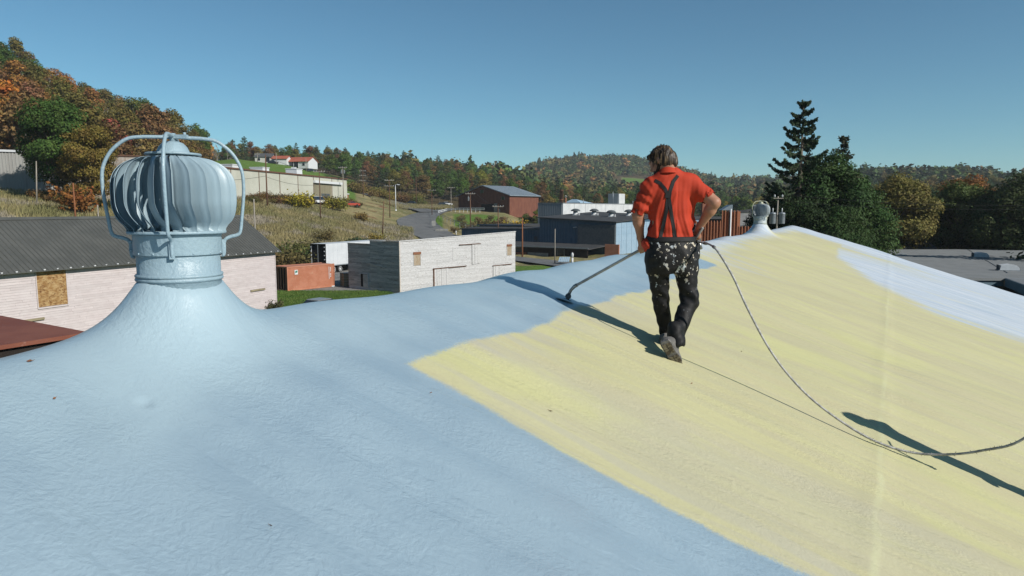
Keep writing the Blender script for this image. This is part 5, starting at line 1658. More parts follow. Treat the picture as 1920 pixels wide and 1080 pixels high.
# ------------------------------------------------------------------ trees
def leaf_quads(C, Nrm, size, rng, aspect=0.6):
    n = len(C)
    t = rng.normal(size=(n, 3))
    t -= (t * Nrm).sum(1, keepdims=True) * Nrm
    t /= np.linalg.norm(t, axis=1, keepdims=True) + 1e-9
    b = np.cross(Nrm, t)
    s = size[:, None] if hasattr(size, '__len__') else size
    V = np.stack([C - t * s, C - b * s * aspect, C + t * s, C + b * s * aspect], 1).reshape(-1, 3)
    return V, np.arange(4 * n).reshape(n, 4)


def rand_unit(n, rng):
    v = rng.normal(size=(n, 3))
    return v / np.linalg.norm(v, axis=1, keepdims=True)


def broadleaf(seed, H=13.0, W=5.0, nclump=46, per=120, leaf=0.24, base=0.25, sparse=1.0, mat_bark='bark'):
    """trunk with limbs that reach every clump; the crown is clumps of leaf-sized faces with gaps between"""
    rng = np.random.default_rng(seed)
    cl = []
    tries = 0
    while len(cl) < nclump and tries < 4000:
        tries += 1
        p = rng.uniform(-1, 1, 3)
        q = np.array([p[0], p[1], p[2]])
        rr = np.linalg.norm(q)
        if rr > 1 or rr < 0.45: continue
        z = base * H + (1 - base) * H * (0.5 + 0.46 * q[2])
        k = 1.0 - 0.35 * max(0, q[2]) - 0.15 * max(0, -q[2])
        c = np.array([q[0] * W * k * 0.82, q[1] * W * k * 0.82, z])
        cl.append((c, rng.uniform(0.55, 1.6) * W * 0.225))
    Vs, Fs, o = [], [], 0
    for c, r in cl:
        m = int(per * (r / (W * 0.26)) ** 2)
        u = rand_unit(m, rng)
        rad = r * rng.uniform(0.35, 1.0, m) ** 0.6
        P = c + u * rad[:, None] * np.array([1.15, 1.15, 0.75])
        P += rng.normal(size=P.shape) * 0.05
        out = P - np.array([0, 0, H * 0.45])
        out /= np.linalg.norm(out, axis=1, keepdims=True) + 1e-6
        nr = u * 0.7 + out * 0.5 + rng.normal(size=P.shape) * 0.55 + np.array([0, 0, 0.25])
        nr /= np.linalg.norm(nr, axis=1, keepdims=True)
        V, Fq = leaf_quads(P, nr, leaf * rng.uniform(0.45, 1.6, m), rng)
        Vs.append(V); Fs.append(Fq + o); o += len(V)
    crown = np_mesh('crown', np.concatenate(Vs), np.concatenate(Fs), M['leaf'])
    mb = MB()
    tp = [(0, 0, -0.6)] + [(rng.normal() * 0.12 * k, rng.normal() * 0.12 * k, H * (0.12 + 0.16 * k)) for k in range(5)]
    r0 = 0.017 * H
    mb.tube(tp, [r0 * 1.2, r0, r0 * 0.85, r0 * 0.65, r0 * 0.42, r0 * 0.2], 7)
    for c, r in cl[::2]:
        zt = max(H * 0.15, c[2] - 0.35 * H * rng.uniform(0.4, 0.9))
        a = np.array([0, 0, zt])
        mid = a * 0.45 + c * 0.55 + np.array([0, 0, -0.25])
        mb.tube([a, mid, c], [r0 * 0.42, r0 * 0.25, r0 * 0.08], 5, caps=False)
    trunk = mb.mesh('trunk', M[mat_bark])
    return crown, trunk


def bare_tree(seed, H=11.0, W=4.0):
    rng = np.random.default_rng(seed)
    mb = MB()
    def branch(p, d, L, r, lev):
        n = 4
        pts = [p]
        dd = d
        for k in range(n):
            dd = dd + rng.normal(size=3) * 0.16 + np.array([0, 0, 0.06])
            dd /= np.linalg.norm(dd)
            pts.append(pts[-1] + dd * L / n)
        mb.tube(pts, list(np.linspace(r, r * 0.45, n + 1)), 4 if lev else 6, caps=False)
        if lev < 4:
            for k in range(4 if lev < 3 else 3):
                t = rng.uniform(0.35, 1.0)
                q = pts[min(n, int(t * n))]
                v = dd + rng.normal(size=3) * 0.62
                v /= np.linalg.norm(v)
                branch(q, v, L * rng.uniform(0.5, 0.72), r * 0.5, lev + 1)
    branch(np.array([0, 0, -0.5]), np.array([0, 0, 1.0]), H * 0.42, 0.014 * H, 0)
    trunk = mb.mesh('trunk', M['pale_bark'])
    V, Fq = leaf_quads(rng.normal(size=(60, 3)) * np.array([W * .4, W * .4, H * 0.16]) + np.array([0, 0, H * 0.7]), rand_unit(60, rng), 0.13, rng)
    crown = np_mesh('crown', V, Fq, M['leaf'])
    return crown, trunk


def pine(seed, H=15.0, W=3.4, base=0.2, nw=15, leaf=0.24, droop=0.05, per=16, irregular=0.3):
    rng = np.random.default_rng(seed)
    mb = MB()
    r0 = 0.014 * H
    mb.tube([(0, 0, -0.5), (0, 0, H * 0.5), (0, 0, H * 0.98)], [r0 * 1.2, r0 * 0.7, r0 * 0.12], 7)
    Vs, Fs, o = [], [], 0
    for k in range(nw):
        f = k / (nw - 1)
        z = H * (base + (0.97 - base) * f)
        R_ = W * (1 - f) ** 0.55 * (0.80 + 0.3 * math.sin(k * 2.3 + seed)) + 0.45
        nb = rng.integers(5, 8)
        a0 = rng.uniform(0, 6.28)
        for b in range(nb):
            if rng.random() < irregular * 0.5: continue
            a = a0 + b * 2 * math.pi / nb + rng.normal() * 0.2
            L = R_ * rng.uniform(1 - irregular, 1.12)
            dirv = np.array([math.cos(a), math.sin(a), 0])
            m = max(4, int(per * (0.5 + L / W)))
            t = rng.uniform(0.12, 1.0, m) ** 0.75
            lift = -droop * L * t + 0.16 * L * t * t
            P = dirv * (t * L)[:, None] + np.stack([0 * t, 0 * t, z + lift], 1)
            side = np.array([-dirv[1], dirv[0], 0])
            P = P + side * (rng.normal(size=m) * 0.22 * L * (0.35 + 0.5 * t))[:, None] + np.stack([0 * t, 0 * t, rng.normal(size=m) * 0.13 * (H / 15)], 1)
            nr = np.array([0, 0, 0.9]) + rng.normal(size=(m, 3)) * 0.5 + dirv * 0.3
            nr /= np.linalg.norm(nr, axis=1, keepdims=True)
            V, Fq = leaf_quads(P, nr, leaf * rng.uniform(0.7, 1.4, m), rng, 0.5)
            Vs.append(V); Fs.append(Fq + o); o += len(V)
            if b % 2 == 0: mb.tube([(0, 0, z), tuple(dirv * L * 0.55 + np.array([0, 0, z - droop * L * 0.4])), tuple(dirv * L * 0.92 + np.array([0, 0, z + 0.06 * L]))], [r0 * 0.22, r0 * 0.14, r0 * 0.05], 4, caps=False)
    return np_mesh('crown', np.concatenate(Vs), np.concatenate(Fs), M['needle']), mb.mesh('trunk', M['bark'])


def big_spruce(seed, H=18.0):
    """open top with upswept drooping boughs, hanging needle curtains lower down"""
    rng = np.random.default_rng(seed)
    mb = MB()
    r0 = 0.26
    mb.tube([(0, 0, -0.5), (0.05, 0, H * 0.5), (0, 0, H * 0.99)], [r0 * 1.3, r0 * 0.75, 0.03], 8)
    Vs, Fs, o = [], [], 0
    z = H * 0.10
    while z < H * 0.985:
        f = z / H
        R_ = 0.4 + 4.7 * (1 - f) ** 0.8
        nb = 5 if f > 0.5 else 7
        z0_ = z
        a0 = rng.uniform(0, 6.28)
        for b in range(nb):
            a = a0 + b * 6.283 / nb + rng.normal() * 0.25
            L = R_ * rng.uniform(0.72, 1.14)
            z = z0_ + rng.uniform(-0.4, 0.4) * H * 0.03
            dv = np.array([math.cos(a), math.sin(a), 0])
            ts = np.linspace(0, 1, 9)
            curve = [dv * (t * L) + np.array([0, 0, z + L * (-0.50 * t + 0.66 * t ** 2.2)]) for t in ts]
            mb.tube(curve, list(np.linspace(0.05 + 0.012 * L, 0.012, 9)), 4, caps=False)
            m = int((165 if f > 0.55 else 300) * (0.35 + L / 3.2))
            t = rng.uniform(0.15, 1.0, m)
            P = dv * (t * L)[:, None]
            zz = z + L * (-0.50 * t + 0.66 * t ** 2.2)
            hang = rng.uniform(0, 1, m) ** 1.6 * (0.34 if f > 0.55 else 0.75) * (0.4 + 0.6 * np.sin(np.clip(t, 0, 1) * math.pi))
            side = np.array([-dv[1], dv[0], 0])
            P = P + side * (rng.normal(size=m) * (0.09 if f > 0.55 else 0.32) * (0.3 + t * 0.8))[:, None]
            P[:, 2] = zz - hang + 0.05
            nr = side[None] * rng.choice([-1, 1], m)[:, None] + rng.normal(size=(m, 3)) * 0.5 + np.array([0, 0, 0.3])
            nr /= np.linalg.norm(nr, axis=1, keepdims=True)
            V, Fq = leaf_quads(P, nr, 0.125 * rng.uniform(0.6, 1.6, m), rng, 0.5)
            Vs.append(V); Fs.append(Fq + o); o += len(V)
        z = z0_
        z += H * (0.038 if f > 0.5 else 0.030)
    return np_mesh('crown', np.concatenate(Vs), np.concatenate(Fs), M['needle']), mb.mesh('trunk', M['bark'])


def shrub_mesh(seed, W=1.6, H=1.5, n=900, leaf=0.11):
    rng = np.random.default_rng(seed)
    mb = MB()
    stems = []
    for k in range(9):
        a = rng.uniform(0, 6.28); r = W * rng.uniform(0.3, 0.9)
        tip = np.array([math.cos(a) * r, math.sin(a) * r, H * rng.uniform(0.55, 1.0)])
        mb.tube([(0, 0, -0.2), tuple(tip * np.array([0.4, 0.4, 0.6])), tuple(tip)], [0.035, 0.022, 0.008], 4, caps=False)
        stems.append(tip)
    stems = np.array(stems)
    c = stems[rng.integers(0, len(stems), n)] * rng.uniform(0.35, 1.0, (n, 1)) 
    P = c + rng.normal(size=(n, 3)) * np.array([W * 0.19, W * 0.19, H * 0.13])
    P[:, 2] = np.abs(P[:, 2])
    nr = rand_unit(n, rng) + np.array([0, 0, 0.5]); nr /= np.linalg.norm(nr, axis=1, keepdims=True)
    V, Fq = leaf_quads(P, nr, leaf * rng.uniform(0.6, 1.4, n), rng)
    return np_mesh('leaves', V, Fq, M['leaf']), mb.mesh('stem', M['bark'])


BROAD = [broadleaf(100 + k, 13 + (k % 3), 4.6 + 0.5 * (k % 2), 44 + 4 * k, 105, 0.25, 0.22) for k in range(6)]
THIN = [broadleaf(200 + k, 13, 4.2, 34, 45, 0.22, 0.3, mat_bark='pale_bark') for k in range(2)]
BARE = [bare_tree(300 + k, 11.5, 4) for k in range(3)]
PINES = [pine(400 + k, 14.5 + k % 2, 3.9 + 0.4 * (k % 3), 0.14, 16, 0.30, 0.05, 26) for k in range(5)]
NEAR = [broadleaf(500 + k, 14, 5.6, 70, 430, 0.145, 0.12) for k in range(3)]
SHRUB = [shrub_mesh(600 + k) for k in range(3)]


def tree(name, x, y, meshes, color, s, label, group, cat='tree', sz=None, rz=None, part='crown', stem='trunk', z=None):
    root = empty(name, (x, y, ground_xy(x, y) if z is None else z), rnd.uniform(0, 6.28) if rz is None else rz, label, cat, group)
    root.scale = (s, s, s * (sz or 1.0))
    c = link_mesh(part, meshes[0], root)
    t = link_mesh(stem, meshes[1], root)
    c.color = (*color, 1)
    return root


def jit(c, a=0.18):
    k = 1 + rnd.uniform(-a, a)
    return tuple(max(0.004, v * k * (1 + rnd.uniform(-a, a) * 0.5)) for v in c)


ORANGE, RUST, OLIVE, BROWN, GREEN, DGREEN, YEL, REDL = (0.20, 0.098, 0.030), (0.125, 0.066, 0.030), (0.105, 0.088, 0.024), (0.115, 0.072, 0.028), (0.05, 0.085, 0.016), (0.024, 0.044, 0.014), (0.20, 0.155, 0.022), (0.17, 0.048, 0.03)
PINE_C = (0.034, 0.053, 0.020)

# steep hillside at the left
def left_hill():
    names = {'o': ('orange autumn tree on the steep left hillside', ORANGE), 'r': ('rust-brown autumn tree on the steep left hillside', RUST), 'v': ('olive green tree on the steep left hillside', OLIVE),
             'b': ('dull brown tree on the steep left hillside', BROWN), 'g': ('dark green tree among the autumn colours of the left hillside', GREEN)}
    D = 126.0
    row = 0
    while D < 300:
        w_ = 8.2 if D < 180 else 10.5
        x = -0.83 * D + (row % 2) * w_ / 2
        while True:
            u = 960 + FPX * x / D
            lim = 372 if D < 240 else 408
            if D < 150: lim = 300
            if u > lim: break
            xx, yy = x + rnd.uniform(-2.4, 2.4), D + rnd.uniform(-3, 3)
            k = 'ooovvvbbrgg' if u < 160 else ('ovvvbbgg' if u < 260 else 'rbbvvvg')
            k = rnd.choice(k)
            lab, col = names[k]
            grp = lab + 's'
            u_ = 960 + FPX * xx / yy
            plc = ('low on' if yy < 165 else 'midway up' if yy < 222 else 'near the crest of') + ' the left hillside ' + ('at the left edge' if u_ < 70 else 'above the two maples' if u_ < 195 else 'above the near turbine vent' if u_ < 320 else 'toward its right end')
            lab = lab.replace('on the steep left hillside', plc).replace('among the autumn colours of the left hillside', plc)
            if rnd.random() < 0.09:
                tree('bare_tree', xx, yy, rnd.choice(BARE), BROWN, rnd.uniform(0.85, 1.15), 'leafless grey tree ' + plc, 'leafless trees on the left hillside')
            elif rnd.random() < 0.12:
                tree('autumn_tree', xx, yy, rnd.choice(THIN), jit(col), rnd.uniform(0.85, 1.1), lab, grp)
            else:
                tree('autumn_tree', xx, yy, rnd.choice(BROAD), jit(col), rnd.uniform(0.72, 1.12), lab, grp, sz=rnd.uniform(0.9, 1.1))
            x += w_ * rnd.uniform(0.85, 1.15)
        D += w_ * 0.95
        row += 1


left_hill()
# single trees one can point to
def at_tree(u, D): 
    p = at(u, 400, D); return p[0], p[1]
tree('maple_tree', *at_tree(112, 97), NEAR[0], (0.036, 0.068, 0.014), 0.98, 'big bright green maple in front of the grey warehouse', None, sz=1.08)
tree('maple_tree', *at_tree(168, 96), NEAR[1], (0.115, 0.085, 0.02), 0.86, 'olive and orange turning maple right of the bright green one', None, sz=1.0)
tree('maple_tree', *at_tree(150, 90), SHRUB[0], (0.17, 0.075, 0.02), 2.2, 'low orange brush under the two maples', None, cat='shrub', part='leaves', stem='stem')
tree('red_tree', *at_tree(216, 128), BROAD[2], (0.19, 0.052, 0.035), 0.86, 'red leaved tree above the near turbine vent', None)
tree('orange_tree', *at_tree(20, 135), BROAD[3], (0.30, 0.12, 0.022), 1.25, 'tallest bright orange tree at the left edge', None)
tree('dark_tree', *at_tree(262, 200), BROAD[1], (0.07, 0.075, 0.02), 1.05, 'yellow-green tree poking above the hillside crest', None)
tree('bare_tree', *at_tree(200, 185), BARE[0], BROWN, 1.25, 'tall leafless tree near the hillside crest left of the yellow-green tree', None)
tree('bare_tree', *at_tree(362, 235), BARE[1], BROWN, 1.0, 'leafless tree at the lower right end of the hillside', None)
for k, (u, D) in enumerate(((392, 330), (412, 340), (432, 335), (444, 350), (403, 352))):
    tree('bare_tree', *at_tree(u, D), BARE[k % 3], BROWN, 1.0 + 0.1 * (k % 2), 'thin leafless tree on the skyline right of the hillside', 'thin leafless trees on the skyline')


def wood(u0, u1, d0, d1, sp, pick, skip=None):
    D = d0; row = 0
    while D < d1:
        x = (u0 - 960) / FPX * D + (row % 2) * sp / 2
        while x < (u1 - 960) / FPX * D:
            xx, yy = x + rnd.uniform(-1, 1) * sp * 0.33, D + rnd.uniform(-1, 1) * sp * 0.33
            u = 960 + FPX * xx / yy
            if not (skip and skip(u, yy)): pick(xx, yy, u)
            x += sp * rnd.uniform(0.88, 1.12)
        D += sp * 0.9; row += 1


def pick_lawn_edge(x, y, u):
    k = rnd.random()
    plc = ('left of' if u < 485 else 'behind' if u < 600 else 'right of') + ' the lawn houses, ' + ('front row' if y < 372 else 'back rows')
    if k < 0.16: tree('pine_tree', x, y, rnd.choice(PINES), jit(PINE_C), rnd.uniform(0.7, 0.95), 'dark pine in the tree belt ' + plc, 'pines behind the lawn houses')
    else:
        nm, c = rnd.choice((('olive', OLIVE), ('brown', BROWN), ('green', GREEN), ('green', GREEN), ('rust', RUST), ('olive', OLIVE)))
        tree('autumn_tree', x, y, rnd.choice(BROAD), jit(c), rnd.uniform(0.55, 0.85), f'{nm} tree in the belt {plc}', f'{nm} trees behind the lawn houses')


wood(395, 655, 346, 430, 11.0, pick_lawn_edge)


def pick_mid(x, y, u):
    k = rnd.random()
    plc = ('at the lower edge of' if y < 325 else 'midway up' if y < 385 else 'on the crest of') + ' the middle ridge ' + ('above the upper lane' if u < 740 else 'above the road bend' if u < 845 else 'behind the barn')
    if k < (0.30 if y > 330 else 0.15): tree('pine_tree', x, y, rnd.choice(PINES), jit(PINE_C, 0.25), rnd.uniform(0.70, 1.0), 'dark pine ' + plc, 'dark pines on the middle ridge', sz=rnd.uniform(0.8, 1.0))
    else:
        nm, c = rnd.choice((('olive', OLIVE), ('green', GREEN), ('green', (0.055, 0.09, 0.02)), ('brown', BROWN), ('yellow-green', (0.12, 0.115, 0.022)), ('olive', OLIVE), ('green', GREEN), ('rust', RUST)))
        tree('broadleaf_tree', x, y, rnd.choice(BROAD), jit(c), rnd.uniform(0.6, 0.9), f'{nm} broadleaf tree {plc}', f'{nm} broadleaf trees on the middle ridge')


wood(640, 1000, 286, 440, 10.5, pick_mid, lambda u, D: (u < 700 and D < 310) or (u > 842 and D < 300))


def pick_right(x, y, u):
    k = rnd.random()
    plc = ('front of' if y < 310 else 'deep in' if y < 375 else 'back of') + ' the valley wood ' + ('behind the chimney' if u < 1090 else 'left of the worker' if u < 1215 else 'behind the worker' if u < 1350 else 'left of the spruce')
    if k < 0.22: tree('pine_tree', x, y, rnd.choice(PINES), jit(PINE_C, 0.25), rnd.uniform(0.7, 1.0), 'dark pine at the ' + plc, 'dark pines in the valley wood')
    else:
        nm, c = rnd.choice((('green', GREEN), ('green', (0.04, 0.068, 0.016)), ('olive', OLIVE), ('yellow', (0.15, 0.125, 0.022)), ('brown', BROWN), ('green', GREEN)))
        tree('broadleaf_tree', x, y, rnd.choice(BROAD), jit(c), rnd.uniform(0.62, 0.92), f'{nm} broadleaf tree at the {plc}', f'{nm} broadleaf trees in the valley wood')


wood(985, 1460, 262, 440, 12.5, pick_right)


def pick_rhill(x, y, u):
    nm, c = rnd.choice((('dark green', DGREEN), ('dark green', DGREEN), ('brown', BROWN), ('olive', OLIVE)))
    plc = 'behind the evergreens' if u < 1630 else 'behind the golden tree' if u < 1740 else 'behind the dark maples'
    tree('broadleaf_tree', x, y, rnd.choice(BROAD), jit(c), rnd.uniform(0.75, 1.1), f'{nm} tree on the right hand hill {plc}', f'{nm} trees on the right hand hill')


wood(1460, 2050, 190, 420, 17.0, pick_rhill)


def far_forest(name, label, u0, u1, d0, d1, sp, cols, size, seed, skip=None):
    """distant wood as one mass of small crowns"""
    rng = np.random.default_rng(seed)
    C = []
    D = d0
    while D < d1:
        x = (u0 - 960) / FPX * D
        while x < (u1 - 960) / FPX * D:
            xx, yy = x + rng.uniform(-.4, .4) * sp, D + rng.uniform(-.4, .4) * sp
            u = 960 + FPX * xx / yy
            if not (skip and skip(u, yy)): C.append((xx, yy))
            x += sp
        D += sp * 0.95
    C = np.array(C)
    Z = ground_theta(np.arctan2(C[:, 0], C[:, 1]), C[:, 1])
    n = len(C)
    per = 110
    sz = size * rng.uniform(0.7, 1.3, n)
    con = rng.random(n) < 0.3
    u_ = rand_unit(n * per, rng).reshape(n, per, 3)
    u_[..., 2] = np.abs(u_[..., 2]) * 1.25 - 0.5
    rad = rng.uniform(0.6, 1.0, (n, per, 1))
    lob = 1 + 0.3 * np.sin(u_[..., 0:1] * 5 + rng.uniform(0, 6, (n, 1, 1))) * np.sin(u_[..., 1:2] * 5 + rng.uniform(0, 6, (n, 1, 1)))
    P = u_ * rad * lob * sz[:, None, None] * np.where(con, 0.6, 1)[:, None, None]
    P[..., 2] *= np.where(con, 2.4, 1.15)[:, None]
    taper = np.where(con[:, None], np.clip(1.1 - P[..., 2] / (sz[:, None] * 1.5), 0.12, 1), 1)
    P[..., 0] *= taper; P[..., 1] *= taper
    P += np.stack([C[:, 0], C[:, 1], Z + sz * 0.85], -1)[:, None, :]
    nr = u_ + rng.normal(size=u_.shape) * 0.5 + np.array([0, 0, 0.3])
    nr /= np.linalg.norm(nr, axis=-1, keepdims=True)
    V, Fq = leaf_quads(P.reshape(-1, 3), nr.reshape(-1, 3), np.repeat(sz, per) * rng.uniform(0.13, 0.26, n * per), rng, 0.75)
    me = np_mesh(name, V, Fq, None)
    cc = np.array(cols)[rng.integers(0, len(cols), n)] * rng.uniform(0.75, 1.25, (n, 1)) * 1.15 + 0.014
    cc = np.where(con[:, None], np.array(PINE_C) * rng.uniform(1.0, 1.7, (n, 1)), cc)
    cl = np.repeat(cc, per * 4, 0) * np.repeat(rng.uniform(0.75, 1.25, (n * per, 1)), 4, 0)
    A = me.attributes.new('leaf_tone', 'FLOAT_COLOR', 'POINT')
    A.data.foreach_set('color', np.concatenate([cl, np.ones((len(cl), 1))], 1).astype(np.float32).ravel())
    m, t, b = new_mat(name)
    t.links.new(N(t, 'ShaderNodeAttribute', attribute_name='leaf_tone').outputs['Color'], b.inputs['Base Color'])
    b.inputs['Roughness'].default_value = 0.9
    b.inputs['Specular IOR Level'].default_value = 0.05
    me.materials.append(m)
    o = link_mesh(name, me)
    return tag(o, label, 'forest', kind='stuff')


far_forest('far_forest', 'distant autumn wood covering the rounded hill behind the barn', 930, 1330, 450, 1180, 14.0, [ORANGE, BROWN, OLIVE, OLIVE, OLIVE, GREEN, GREEN, (0.06, 0.07, 0.02), (0.05, 0.065, 0.018), (0.05, 0.065, 0.018)], 6.6, 5, lambda u, D: 1150 < u < 1250 and 700 < D < 872)
far_forest('far_forest', 'distant dark wood over the right hand hill crest', 1330, 2150, 430, 900, 14.0, [BROWN, OLIVE, DGREEN, DGREEN, (0.06, 0.06, 0.02), GREEN], 6.6, 6)
far_forest('far_forest', 'dense wood closing the crest of the middle ridge', 395, 960, 440, 600, 12.5, [OLIVE, GREEN, DGREEN, DGREEN, BROWN], 5.8, 8)
far_forest('far_forest', 'wood on the high back of the left hill', -260, 400, 300, 420, 11.5, [ORANGE, RUST, OLIVE, BROWN], 5.6, 9)

# big trees on the right, beyond the gable
SPR = big_spruce(700)
tree('spruce_tree', *at_tree(1497, 60), SPR, (0.022, 0.036, 0.016), 1.0, 'tall spruce with an open top of upswept boughs beyond the gable', None, rz=0.4)
SP2 = pine(710, 16, 2.3, 0.1, 26, 0.16, 0.12, 46, 0.45)
tree('conifer_tree', *at_tree(1575, 64), SP2, (0.034, 0.040, 0.022), 0.97, 'narrow grey topped conifer right of the tall spruce', None)
CED = [broadleaf(720 + k, 12, 4.0, 110, 460, 0.095, 0.03) for k in range(2)]
for k, (u, D, s, c, lab) in enumerate(((1548, 61, 1.13, (0.028, 0.052, 0.015), 'dense mid green cedar between the spruce and the grey topped conifer'), (1602, 62, 0.97, (0.036, 0.066, 0.018), 'bright green bushy cedar at the right of the evergreen group'), (1464, 66, 0.90, (0.018, 0.028, 0.012), 'dark shadowy evergreen left of the spruce trunk'), (1508, 57, 0.80, (0.022, 0.038, 0.013), 'low dark evergreen at the foot of the spruce'), (1572, 56, 0.74, (0.03, 0.054, 0.016), 'low green evergreen behind the gable end'))):
    tree('evergreen_tree', *at_tree(u, D), CED[k % 2], c, s, lab, None, sz=1.05)
for k, (u, D, mesh, s, c, lab) in enumerate((
        (1676, 82, NEAR[0], 0.93, (0.105, 0.092, 0.026), 'golden half bare tree right of the evergreens'),
        (1700, 92, NEAR[2], 0.78, (0.095, 0.075, 0.022), 'brownish thinning tree behind the golden one'),
        (1645, 96, NEAR[1], 0.76, (0.10, 0.085, 0.022), 'olive tree between the cedars and the golden tree'),
        (1800, 84, NEAR[1], 0.88, (0.048, 0.066, 0.018), 'broad dark maple behind the low grey roof'),
        (1812, 96, NEAR[0], 0.96, (0.15, 0.072, 0.022), 'maple with an orange tinged crown top above the dark one'),
        (1752, 90, NEAR[2], 0.74, (0.044, 0.058, 0.018), 'dark round tree left of the broad dark maple'),
        (1866, 80, NEAR[0], 0.82, (0.04, 0.054, 0.018), 'dark maple at the right edge behind the low grey roof'),
        (1925, 78, NEAR[2], 0.9, (0.034, 0.046, 0.016), 'darkest maple cut by the right edge'),
        (1760, 120, NEAR[2], 0.85, (0.03, 0.05, 0.018), 'mid green tree farther back over the low grey roof'),
        (1700, 130, PINES[1], 0.9, PINE_C, 'dark pine top standing above the golden tree'),
        (1665, 135, PINES[3], 0.98, PINE_C, 'spiky pine on the skyline right of the evergreens'),
        (1880, 118, NEAR[1], 0.9, (0.032, 0.046, 0.016), 'dim green tree behind the right edge maples'))):
    tree('broadleaf_tree' if mesh[0] not in [p[0] for p in PINES] else 'pine_tree', *at_tree(u, D), mesh, c, s, lab, None)
tree('pine_tree', *at_tree(1990, 60), PINES[2], (0.02, 0.035, 0.015), 0.92, 'pine whose branch tips poke in at the right edge', None)

# trees and bushes around the barn and the halls
for k, (u, D, mesh, s, c, lab, cat) in enumerate((
        (1012, 190, BROAD[0], 0.55, (0.10, 0.115, 0.022), 'yellow-green tree right of the barn', 'tree'),
        (1035, 200, BROAD[3], 0.55, (0.19, 0.14, 0.022), 'golden tree between the barn and the chimney', 'tree'),
        (1085, 215, BROAD[4], 0.62, (0.16, 0.125, 0.024), 'golden olive tree right of the chimney', 'tree'),
        (1070, 225, BROAD[5], 0.66, (0.07, 0.085, 0.02), 'olive green tree behind the chimney', 'tree'),
        (985, 178, BROAD[1], 0.40, (0.045, 0.085, 0.016), 'round green bush tree against the barn side', 'tree'),
        (995, 172, BROAD[2], 0.36, (0.03, 0.04, 0.014), 'dark bush left of the grey hall', 'shrub'),
        (980, 164, SHRUB[0], 2.6, (0.24, 0.17, 0.018), 'large golden yellow bush left of the grey hall', 'shrub'),
        (962, 166, SHRUB[1], 2.3, (0.22, 0.16, 0.018), 'golden yellow bush nearer the barn', 'shrub'),
        (938, 170, SHRUB[2], 2.3, (0.10, 0.065, 0.028), 'brown brush mound below the barn corner', 'shrub'),
        (958, 160, SHRUB[0], 1.9, (0.09, 0.058, 0.025), 'brown brush in front of the golden bushes', 'shrub'),
        (905, 180, SHRUB[1], 1.5, (0.10, 0.075, 0.03), 'brownish weeds on the bank below the fence', 'shrub'))):
    tree('tree' if cat == 'tree' else 'bush', *at_tree(u, D), mesh, c, s, lab, None, cat, part='crown' if cat == 'tree' else 'leaves', stem='trunk' if cat == 'tree' else 'stem')

# shrubs along the cream building and on the slope
spots = []
for k in range(34):
    u = 462 + k * 6.4 + rnd.uniform(-3, 3)
    D = 150 + (u - 440) * 0.235 - rnd.uniform(4, 13)
    col = rnd.choice(((0.105, 0.07, 0.026), (0.09, 0.075, 0.024), (0.13, 0.085, 0.03), (0.085, 0.05, 0.022)))
    tree('brush', *at_tree(u, D), rnd.choice(SHRUB), jit(col), rnd.uniform(0.8, 1.35), 'brown brush along the foot of the cream building', 'brown brush below the cream building', 'shrub', part='leaves', stem='stem')
for u, D, s, c, lab in ((557, 158, 2.3, (0.22, 0.185, 0.022), 'tall yellow shrub before the cream building wall'), (573, 160, 1.3, (0.19, 0.16, 0.022), 'small yellow shrub right of the tall one'), (540, 158, 1.2, (0.19, 0.15, 0.024), 'small yellow shrub left of the tall one'),
                        (622, 170, 1.8, (0.17, 0.145, 0.022), 'wide yellow-green shrub below the loading door'), (638, 172, 2.2, (0.13, 0.13, 0.022), 'tall yellow-green shrub at the right end of the cream building'), (670, 118, 1.4, (0.018, 0.036, 0.014), 'round dark green shrub alone on the slope'),
                        (680, 160, 1.5, (0.14, 0.10, 0.03), 'brown shrub on the slope below the upper lane'), (702, 128, 1.3, (0.16, 0.12, 0.025), 'yellowish weed clump above the plank building'), (555, 92.5, 2.0, (0.07, 0.062, 0.022), 'tangled brush behind the pink shed end, left of the trailer'), (532, 90, 2.1, (0.085, 0.065, 0.024), 'brown tangled brush at the pink shed end'),
                        (585, 104, 1.7, (0.08, 0.066, 0.024), 'brush behind the white trailer'), (575, 98, 1.6, (0.06, 0.075, 0.022), 'greenish brush over the trailer roof line'), (545, 100, 1.8, (0.07, 0.075, 0.022), 'green and brown brush on the bank behind the shed'), (505, 57, 0.62, (0.06, 0.06, 0.025), 'small grey-green bush at the corner of the pink shed'),
                        (610, 118, 1.4, (0.10, 0.08, 0.03), 'pale brush above the trailer'), (640, 112, 1.2, (0.09, 0.075, 0.03), 'low brush left of the plank building parapet')):
    tree('shrub', *at_tree(u, D), rnd.choice(SHRUB), c, s, lab, None, 'shrub', part='leaves', stem='stem')
for k in range(26):
    u, D = rnd.uniform(655, 800), rnd.uniform(262, 288)
    c = rnd.choice((BROWN, OLIVE, (0.09, 0.085, 0.024), (0.12, 0.10, 0.024)))
    tree('brush', *at_tree(u, D), rnd.choice(SHRUB), jit(c), rnd.uniform(1.3, 2.6), 'scrub along the wood edge above the upper lane', 'scrub along the wood edge', 'shrub', part='leaves', stem='stem')
for k in range(16):
    u, D = rnd.uniform(850, 945), rnd.uniform(158, 200)
    tree('brush', *at_tree(u, D), rnd.choice(SHRUB), jit((0.13, 0.10, 0.045)), rnd.uniform(0.5, 1.0), 'dry weed clump on the bank below the barn', 'dry weed clumps on the bank', 'shrub', part='leaves', stem='stem')
